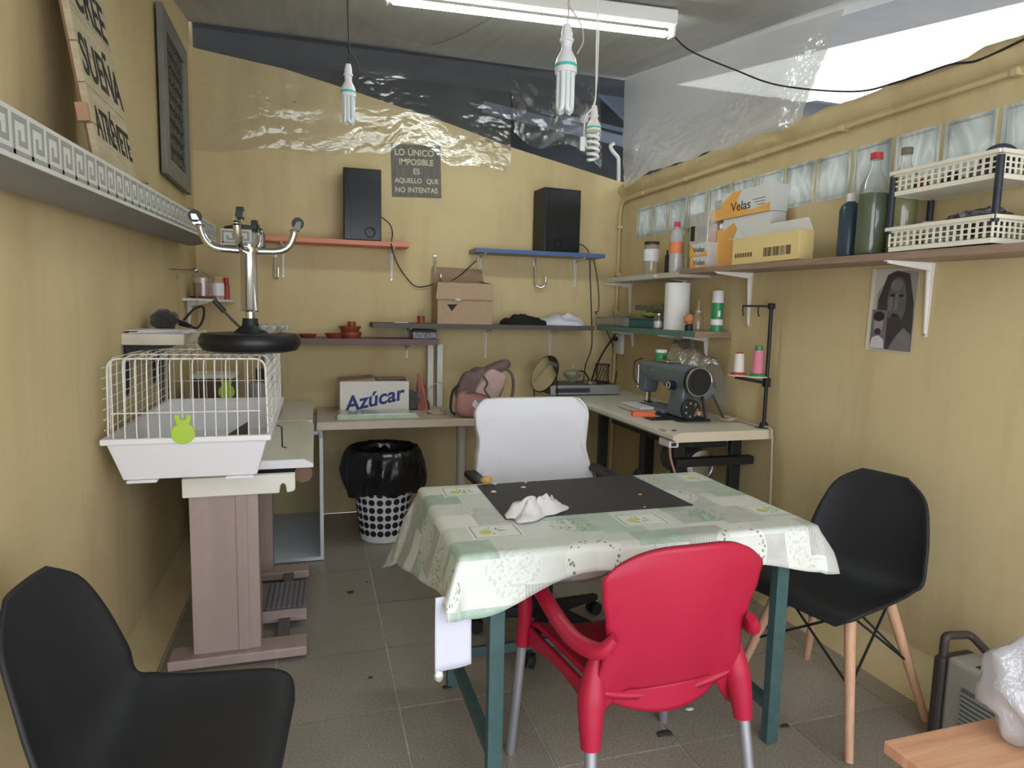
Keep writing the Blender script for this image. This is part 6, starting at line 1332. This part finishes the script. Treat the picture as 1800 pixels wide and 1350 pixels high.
def drape_pt(s, t):
    W_, H_ = T1-T0, Y1-Y0
    cs_ = min(max(s, 0), W_); ct = min(max(t, 0), H_); ds, dt = s-cs_, t-ct; hy = math.hypot(ds, dt); d = max(abs(ds), abs(dt))
    if d < 1e-6: return Vector((T0+s, Y0+t, TZ+.0005))
    n = Vector((ds/hy, dt/hy, 0)); R_ = .014
    if d < R_*1.57: an = d/R_; o = R_*math.sin(an); z = -R_*(1-math.cos(an))
    else: o = R_; z = -R_-(d-R_*1.57)
    e = max(0, d-R_*1.57)
    along = s if abs(dt) > abs(ds) else t
    corner = min(abs(ds), abs(dt))/max(d, 1e-6)*.8
    wave = (.05*math.sin(along*13+1.2)+.5*noise.noise((s*5, t*5, 1)))*min(1, e*5)*.05
    o += e*(.10+.35*corner+(.28 if ds > 0 else .16))+wave
    return Vector((T0+cs_+n.x*o, Y0+ct+n.y*o, TZ+.0005+z+(.03*corner*e)))
cl = thing('oilcloth', 'patchwork leaf print oilcloth draped over the work table', 'tablecloth', ((T0+T1)/2, (Y0+Y1)/2, TZ))
m = MB(); NU, NV = 110, 84; uvs = []
for j in range(NV+1):
    for i in range(NU+1):
        s, t = cloth_pt(i/NU, j/NV); m.v.append(drape_pt(s, t)); uvs.append((s, t))
m.f = [(j*(NU+1)+i, j*(NU+1)+i+1, (j+1)*(NU+1)+i+1, (j+1)*(NU+1)+i) for j in range(NV) for i in range(NU)]
m.build('cloth', OIL, cl, smooth='all', uvs=uvs, solid=.0014)
def hem(u, v):
    x = .50+.42*u; sag = math.sin(u*math.pi)
    return Vector((x, Y0+.02+.05*v, .668-.062*sag*v-.02*v))
MB().sheet(hem, 20, 6).build('sagging_hem', mk('cloth_underside', srgb(206, 200, 196), .8), cl, smooth='all', solid=.0012)
# white backing strip hanging from the front left corner
a0 = PY(757, 1060, 1.556); a1 = PY(822, 1040, 1.556); bz_ = PY(757, 1184, 1.556).z
def strip(u, v): 
    x = a0.x+.012+(a1.x-a0.x)*u; return Vector((x, 1.556+.002*math.sin(u*7)+.003*math.sin(v*4), a0.z+.012-(a0.z+.012-bz_-.012*u)*v))
MB().sheet(strip, 12, 10).build('white_backing_strip', mk('white_backing', srgb(206, 206, 220), .7), cl, smooth='all', solid=.0015)
c = PY(772, 1190, 1.556)
tag(MB().ball((c.x, 1.556, c.z+.002), .016, 10, 10, (.8, .3, 1.0), .4, 2, 5).build('foil_scrap', SILV, smooth='all'), 'silver foil scrap hanging below the white cloth strip', 'foil')
# black mat, rag, crumbs
mt_ = [PZ(x, y, TZ+.003) for x, y in ((838, 853), (1109, 835), (1219, 888), (889, 913))]
M4 = MB().hexa([mt_[3]+Vector((0, 0, -.0012)), mt_[2]+Vector((0, 0, -.0012)), mt_[1]+Vector((0, 0, -.0012)), mt_[0]+Vector((0, 0, -.0012))], [mt_[3]+Vector((0, 0, .001)), mt_[2]+Vector((0, 0, .001)), mt_[1]+Vector((0, 0, .001)), mt_[0]+Vector((0, 0, .001))])
tag(M4.build('black_mat', mk('matt_black_mat', srgb(52, 48, 50), .6)), 'rectangular black cutting mat on the oilcloth', 'mat')
c = PZ(938, 905, TZ+.004)
def rag(u, v):
    a_ = u*2*math.pi; r = v*(1+.30*noise.noise((math.cos(a_)*1.6, math.sin(a_)*1.6, 9))+.15*math.sin(a_*3+1))
    x = c.x+math.cos(a_)*r*.10; y = c.y+math.sin(a_)*r*.055+.03*math.cos(a_)*r
    k = 1-v**2; return Vector((x, y, TZ+.0046+max(0, k*(.040+.035*noise.noise((x*22, y*22, 3))+.03*abs(noise.noise((x*45, y*45, 5)))))+.006*abs(noise.noise((a_*2, 0, 1)))*v))
tag(MB().sheet(rag, 48, 16).build('crumpled_rag', mk('dirty_white_rag', srgb(214, 208, 206), .85, var=.06, scale=20), smooth='all'), 'crumpled white rag on the corner of black mat', 'rag')
BRD = mk('bread_crust', srgb(206, 160, 96), .85, bump=.4, bscale=60)
c = PZ(855, 851, TZ+.004); tag(MB().ball((c.x, c.y, TZ+.0185), .017, 12, 9, (1.2, .9, .85), .45, 3, 3).build('bread_crust', BRD, smooth='all'), 'lump of bread crust at the back of black mat', 'bread')
CRM = mk('pale_crumb', srgb(228, 214, 186), .8)
for (x_, y_, r_, lb) in ((868, 866, .009, 'flat pale crumb near the bread crust'), (870, 852, .006, 'tiny crumb right beside the bread crust'), (920, 858, .008, 'larger pale crumb on the middle of the mat'), (924, 849, .005, 'tiny pale crumb near back edge of mat'), (1125, 870, .006, 'orange crumb near the right edge of mat'), (1133, 892, .004, 'tiny crumb at front right of the mat')):
    q = PZ(x_, y_, TZ+.004); tag(MB().ball((q.x, q.y, TZ+.0043+r_*.35), r_, 8, 6, (1.2, .8, .42), .4, x_, 3).build('crumb', CRM if x_ != 1125 else BRD, smooth='all'), lb, 'crumb', 'crumbs on the black mat')

# ================================================================ RED ARMCHAIR (seen from behind)
rc = thing('red_armchair', 'red plastic armchair with aluminium legs at front of table', 'chair', (.832, 1.525, 0), rz=.03)
# local: x right, y towards the table (front), origin on the floor under the seat centre
def back(u, v):
    a_ = (u-.5)*2
    tb_ = [.222, .222, .212, .196, .188, .198, .213, .218, .190]; k = v*8; i = min(7, int(k)); f = k-i; f = f*f*(3-2*f); hw = tb_[i]*(1-f)+tb_[i+1]*f
    tt_ = max(0, (abs(a_)-.50)/.50); zb_ = .428-.115*tt_*tt_*(3-2*tt_)*.98; z = zb_+(.815-zb_)*v
    if v > .75: z -= .050*((v-.75)/.25)**1.5*abs(a_)**3.2
    y = -.170-.085*v+.050*a_*a_*(1.0-.2*v)-.018*math.sin(v*math.pi)
    return Vector((a_*hw, y, z))
MB().sheet(back, 36, 32).build('backrest', REDPL, rc, smooth='all', solid=.014, local=True)
def seat(u, v):
    a_ = (u-.5)*2; hw = .185+.045*v; y = -.17+.42*v; z = .425-.012*math.cos(a_*1.5)+.018*abs(a_)**3-.025*max(0, v-.85)/.15*1.2
    if v < .12: z = z-.012*(1-v/.12)
    return Vector((a_*hw, y, z))
MB().sheet(seat, 24, 20).build('seat', REDPL, rc, smooth='all', solid=.014, local=True)
def skirt(u, v):        # apron closing seat and back underneath
    a_ = (u-.5)*2; return Vector((a_*(.19-.02*v), -.172+.035*a_*a_*1.2, .435-.075*v*(1-.5*a_*a_)))
MB().sheet(skirt, 20, 6).build('rear_apron', REDPL, rc, smooth='all', solid=.012, local=True)
for s_ in (-1, 1):
    def sidep(u, v): return Vector((s_*(.195+.04*u), -.17+.40*u, .425-.07*v*(1-.55*math.sin(u*math.pi))))
    MB().sheet(sidep, 14, 5).build('side_apron', REDPL, rc, smooth='all', solid=.010, local=True)
    pts = curve([(s_*.188, -.225, .60), (s_*.215, -.20, .560), (s_*.245, -.11, .555), (s_*.252, .06, .585), (s_*.252, .17, .625), (s_*.250, .215, .612), (s_*.248, .225, .54), (s_*.244, .225, .46), (s_*.246, .235, .36)], 5)
    n_ = len(pts); rr_ = [.012+.0095*min(1, i/6) if i < n_*.6 else .0215 for i in range(n_)]
    MB().tube(pts, rr_, 12).build('armrest', REDPL, rc, smooth=True, local=True)
    pts = curve([(s_*.190, -.150, .545), (s_*.200, -.150, .48), (s_*.210, -.160, .41), (s_*.215, -.172, .36), (s_*.218, -.182, .305)], 4)
    n_ = len(pts); MB().tube(pts, [.012+.022*min(1, i/7)-.010*max(0, i-8)/(n_-9) for i in range(n_)], 16).build('rear_leg_socket', REDPL, rc, smooth=True, local=True)
    MB().cyl((s_*.2465, .236, .362), (s_*.268, .262, 0.001), .0145, .0145, 16).build('leg', ALU, rc, smooth=True, local=True)
    MB().cyl((s_*.2185, -.184, .308), (s_*.236, -.235, 0.001), .0150, .0150, 16).build('leg', ALU, rc, smooth=True, local=True)

# ================================================================ BLACK SHELL CHAIRS
SHELL = mk('matt_black_shell', srgb(40, 40, 42), .55, spec=.35, bump=.015, bscale=400)
PROF = [(.215, .405), (.205, .432), (.16, .438), (.06, .422), (-.06, .414), (-.14, .426), (-.19, .470), (-.215, .545), (-.235, .65), (-.252, .745), (-.262, .80)]
HWS = [.165, .212, .228, .230, .228, .228, .230, .228, .208, .168, .085]
LIP = [.0, .008, .02, .04, .055, .065, .07, .060, .045, .025, .010]
def shell_pt(u, v):
    k = v*(len(PROF)-1); i = min(len(PROF)-2, int(k)); f = k-i; f2 = f*f*(3-2*f)*.5+f*.5
    def cr(A):
        a_, b_, c_, d_ = A[max(0, i-1)], A[i], A[i+1], A[min(len(A)-1, i+2)]
        return .5*((2*b_)+(c_-a_)*f+(2*a_-5*b_+4*c_-d_)*f*f+(3*b_-a_-3*c_+d_)*f**3)
    x = cr([p[0] for p in PROF]); z = cr([p[1] for p in PROF]); hw = cr(HWS); lp = cr(LIP)
    a_ = (u-.5)*2; q = abs(a_)**2.6
    # lip rises on the seat, comes forward on the back
    j = min(1, max(0, (v-.45)/.25)); 
    return Vector((x+lp*q*j+.02*q*(1-j)*0, hw*math.sin(a_*math.pi/2*.98) if False else hw*a_*(1-.06*a_*a_), z+lp*q*(1-j)))
def shell_chair(name, label, loc, rz, legs=True):
    t = thing(name, label, 'chair', loc, 'black shell chairs', rz)
    MB().sheet(shell_pt, 30, 44).build('shell', SHELL, t, smooth='all', solid=.009, local=True)
    ft = {}
    for sx_ in (-1, 1):
        for sy_ in (-1, 1):
            top = Vector((sx_*.105-.01, sy_*.125, .420)); bot = Vector((sx_*.215-.01, sy_*.225, 0))
            MB().cyl(bot, top, .0125, .0185, 14).build('leg', WOODL, t, smooth=True, local=True); ft[sx_, sy_] = (top, bot)
            MB().box(top.x-.022, top.x+.022, top.y-.015, top.y+.015, .418, .430).build('leg_plate', BLACKM, t, local=True)
    def on(k, z): a_, b_ = ft[k]; return b_+(a_-b_)*(z/.42)
    for (a_, b_) in (((-1, -1), (1, -1)), ((1, -1), (1, 1)), ((1, 1), (-1, 1)), ((-1, 1), (-1, -1))):
        for p, q in ((a_, b_), (b_, a_)):
            MB().cyl(on(p, .20), on(q, .405), .0042, n=8).build('strut', BLACKM, t, local=True)
    for k in ft:
        p = on(k, .20); MB().ball(p, .0155, 10, 6, (1, 1, .55)).build('strut_joint', BLACKP, t, smooth='all', local=True)
    return t
shell_chair('shell_chair', 'black shell chair with wooden legs facing table by right wall', (1.685, 1.735, 0), math.pi+.24)
shell_chair('shell_chair', 'black shell chair in the near left corner, cut by the frame', (-.288, 1.41, 0), -.08)

# ================================================================ OFFICE CHAIR with white cover
oc = thing('office_chair', 'black office chair with a white cloth over its backrest', 'chair', (.915, 2.47, 0), rz=.03)
COVER = mk('white_cotton_cover', srgb(228, 227, 232), .85, bump=.08, bscale=160)
MB().lathe([(.001, .445), (.20, .445), (.23, .46), (.235, .49), (.20, .515), (.001, .52)], n=32).build('seat', BLKC, oc, smooth=True, local=True)
def cov(u, v):
    # closed sleeve: u around, v up
    a_ = u*2*math.pi; e = .42; sp = lambda t_: math.copysign(abs(t_)**e, t_)
    hw = .270-.014*v+.014*math.sin(v*8)*(1 if math.cos(a_) > 0 else .4); 
    if v > .86: hw -= .040*((v-.86)/.14)**2
    th = .085*(1-.55*max(0, v-.85)/.15)
    z = .50+.465*v+.018*v*math.cos(a_)*0
    y = .205+.05*v+sp(math.sin(a_))*th*.5-.03*abs(math.cos(a_))**2
    wr = .026*noise.noise((math.cos(a_)*3, z*8, 3))*(abs(math.cos(a_))**3)+.009*noise.noise((math.cos(a_)*4+z*3, z*5, 9))+.004*noise.noise((math.cos(a_)*9+z*7, z*14, 2))
    return Vector((sp(math.cos(a_))*hw+wr, y+wr, z))
m = MB().sheet(cov, 56, 30); m.f.append(tuple(30*57+i for i in range(56)))
m.build('backrest_cover', COVER, oc, smooth=True, local=True)
MB().box(-.19, .19, .205, .22, .47, .60).build('backrest_stem', BLKC, oc, bevel=.005, local=True)
for s_ in (-1, 1):
    MB().box(s_*.285-.028, s_*.285+.028, -.10, .20, .640, .668).build('armrest_pad', BLACKP, oc, bevel=.01, local=True)
    MB().tube(curve([(s_*.285, .06, .645), (s_*.30, .06, .56), (s_*.27, .04, .46), (s_*.18, .02, .45)], 5), .017, 8).build('armrest_post', BLACKP, oc, smooth=True, local=True)
MB().cyl((0, 0, .12), (0, 0, .446), .028, n=16).build('column', BLACKM, oc, smooth=True, local=True)
MB().lathe([(.001, .07), (.05, .07), (.055, .12), (.035, .14), (.001, .14)], n=20).build('hub', BLACKP, oc, smooth=True, local=True)
for k in range(5):
    an = math.radians(k*72+20); d = Vector((math.cos(an), math.sin(an), 0)); 
    MB().hexa([d*.03+Vector((-d.y*.028, d.x*.028, .075)), d*.03+Vector((d.y*.028, -d.x*.028, .075)), d*.30+Vector((d.y*.018, -d.x*.018, .068)), d*.30+Vector((-d.y*.018, d.x*.018, .068))], [d*.03+Vector((-d.y*.022, d.x*.022, .128)), d*.03+Vector((d.y*.022, -d.x*.022, .128)), d*.30+Vector((d.y*.014, -d.x*.014, .09)), d*.30+Vector((-d.y*.014, d.x*.014, .09))]).build('base_arm', BLACKP, oc, bevel=.005, local=True)
    s2 = Vector((-d.y, d.x, 0))
    for q in (-1, 1): MB().cyl(d*.29+s2*q*.008+Vector((0, 0, .0285)), d*.29+s2*q*.024+Vector((0, 0, .0285)), .028, n=18).build('caster', BLACKP, oc, smooth=True, local=True)
    MB().cyl(d*.29+Vector((0, 0, .03)), d*.29+Vector((0, 0, .07)), .008, n=8).build('caster_stem', BLACKM, oc, local=True)

# ================================================================ WASTE BASKET with black liner
BX, BY = .372, 3.80
wbk = thing('waste_basket', 'white perforated waste basket with black bin liner', 'basket', (BX, BY, 0))
def br(z): return .132+.052*(z/.46)
DOTB = mk('hole_dark', srgb(30, 29, 36), .6)
H_ = .46
MB().lathe([(.001, .004), (br(0)-.01, .0), (br(0), .008), (br(.46), .46), (br(.46)-.004, .46), (br(0)-.003, .012), (.001, .010)], (BX, BY, 0), 64).build('basket_shell', WHITEP, wbk, smooth=True)
m0 = MB()
dotmesh = None
rows, per = 7, 21
for j in range(rows):
    z = .062+j*.047; r = br(z)+.0006
    for k in range(per):
        an = 2*math.pi*(k+.5*(j % 2)*0)/per
        n_ = Vector((math.cos(an), math.sin(an), -.113)).normalized(); c = Vector((math.cos(an)*r, math.sin(an)*r, z))
        if dotmesh is None:
            vs = [(0, 0, 0)]; N_ = 14
            vs = [(.0185*math.cos(2*math.pi*i/N_), .0185*math.sin(2*math.pi*i/N_), .0004) for i in range(N_)]+[(.0185*math.cos(2*math.pi*i/N_), .0185*math.sin(2*math.pi*i/N_), -.002) for i in range(N_)]
            dotmesh = bpy.data.meshes.new('round_hole'); dotmesh.from_pydata(vs, [], [tuple(range(N_))]+[(i, N_+i, N_+(i+1) % N_, (i+1) % N_) for i in range(N_)]); dotmesh.materials.append(DOTB)
        o = bpy.data.objects.new('round_hole', dotmesh); COL.objects.link(o); o.parent = wbk
        o.matrix_local = Matrix.Translation(c) @ n_.to_track_quat('Z', 'Y').to_matrix().to_4x4()
LINER = mk('glossy_black_liner', srgb(22, 22, 27), .22, spec=.7, bump=.25, bscale=22)
def liner(u, v):
    a_ = u*2*math.pi; f = .5+.5*noise.noise((math.cos(a_)*2.5, math.sin(a_)*2.5, 2)); pl_ = noise.noise((math.cos(a_)*4, math.sin(a_)*4, v*3.0+1)); p2 = noise.noise((math.cos(a_)*11+v*3, math.sin(a_)*11, v*5))
    # up the inside, over the rim, flaring and hanging outside
    pr_ = [(.155, .40), (.17, .50), (.178, .535), (.198, .548), (.222, .52), (.240, .46), (.245, .40), (.232, .335), (.214, .30)]
    k = v*(len(pr_)-1); i = min(len(pr_)-2, int(k)); q = k-i; r = pr_[i][0]*(1-q)+pr_[i+1][0]*q; z = pr_[i][1]*(1-q)+pr_[i+1][1]*q
    e = max(0, (v-.35)/.65)
    r += e*(.030*pl_+.013*p2)+.004*pl_; z += -e*.07*(f-.5)*1.0+.006*p2
    return Vector((BX+math.cos(a_)*r, BY+math.sin(a_)*r, z))
MB().sheet(liner, 120, 26).build('bin_liner', LINER, wbk, smooth='all')
def linfill(u, v):
    a_ = u*2*math.pi; r = .172*v; return Vector((BX+math.cos(a_)*r, BY+math.sin(a_)*r, .47+.03*noise.noise((math.cos(a_)*r*20, math.sin(a_)*r*20, 5))+.03*v))
MB().sheet(linfill, 40, 8).build('liner_inside', LINER, wbk, smooth='all')

# ================================================================ NEAR RIGHT: heater, board, bag
HG = mk('heater_grey', srgb(150, 146, 136), .5); HD = mk('heater_dark', srgb(62, 56, 54), .5)
ht = thing('oil_heater', 'grey convector heater with dark carrying handle', 'heater', (2.0, 1.35, 0))
hx0, hx1, hy0, hy1, hz = 1.88, 2.00, .86, 1.46, .30
MB().box(hx0, hx1, hy0, hy1, .04, hz).build('casing', HG, ht, bevel=.012)
for k in range(16): MB().box(hx0+.025, hx1-.02, hy0+.06+k*.030, hy0+.074+k*.030, hz+.0003, hz+.003).build('top_slot', HD, ht)
MB().box(hx0-.0022, hx0-.0003, hy0+.05, hy1-.06, .08, hz-.07).build('front_grille', mk('grille_blue', srgb(90, 96, 104), .5), ht)
for k in range(9): MB().box(hx0-.0055, hx0-.0025, hy0+.05, hy1-.06, .09+k*.015, .096+k*.015).build('grille_slat', HG, ht)
MB().box(hx0-.012, hx1+.012, hy1+.0005, hy1+.035, .02, hz-.01).build('end_cheek', HD, ht, bevel=.01)
MB().tube(rnd([(hx0+.012, hy1+.02, hz-.015), (hx0+.012, hy1+.02, hz+.055), (hx1-.002, hy1+.02, hz+.045), (hx1-.002, hy1-.05, hz+.01)], .02), .013, 10).build('handle', HD, ht, smooth=True)
for y in (hy0+.06, hy1-.06): MB().box(hx0-.03, hx1+.03, y-.02, y+.02, 0, .0395).build('foot', HD, ht, bevel=.005)
WB2 = mk('pine_board', srgb(206, 160, 126), .5, col2=srgb(184, 134, 102), scale=3, stretch=(1, 14, 1))
bd = thing('wooden_stool', 'light wooden topped stool at lower right carrying a white bag', 'stool', (1.46, 1.0, 0))
Bz = .40; q0 = PZ(1565, 1312, Bz); q1 = PZ(1705, 1285, Bz)
MB().box(1.215, 1.60, .72, 1.07, Bz-.03, Bz).build('seat_board', WB2, bd, bevel=.004)
for x in (1.25, 1.55):
    for y in (.755, 1.03): MB().cyl((x, y, 0), (x+.01*(-1 if x < 1.4 else 1)*-1, y, Bz-.0305), .016, n=12).build('leg', WOODL, bd, smooth=True)
BGW = film('white_carrier_film', srgb(230, 230, 234), .86, .6, .4, 25, .5)
wbag = MB().ball((1.545, .98, Bz+.115), .12, 30, 20, (.85, .85, .98), .45, 4, 2.5)
for v in wbag.v: v.z = max(v.z, Bz+.0015)
tag(wbag.build('white_bag', BGW, smooth='all'), 'white plastic carrier bag on the wooden stool', 'bag')

# ================================================================ bits on the floor
LEAF = mk('dry_leaf', srgb(62, 52, 42), .85)
for k, (x_, y_, r_, lb) in enumerate(((500, 1222, .020, 'dark dry leaf beside the near black chair'), (616, 1042, .014, 'dark round scrap on floor left of table'), (786, 1210, .016, 'small brown scrap by the table leg'), (651, 1192, .008, 'tiny dark crumb in the middle of floor'), (486, 1186, .006, 'tiny dark crumb in front of the foot bar'), (1212, 1248, .014, 'white paper scrap under the red chair'), (1168, 1292, .022, 'clump of dark fluff at chair leg'), (1380, 1278, .014, 'dark speck where floor joints cross'), (645, 1024, .006, 'tiny dark speck near waste basket'))):
    q = PZ(x_, y_, 0)
    tag(MB().ball((q.x, q.y, .0022+r_*.18), r_, 9, 6, (1.15, .7, .2), .5, k*3, 3).build('floor_scrap', LEAF if 'white' not in lb else WHITEP, smooth='all'), lb, 'scrap', 'scraps on the floor')
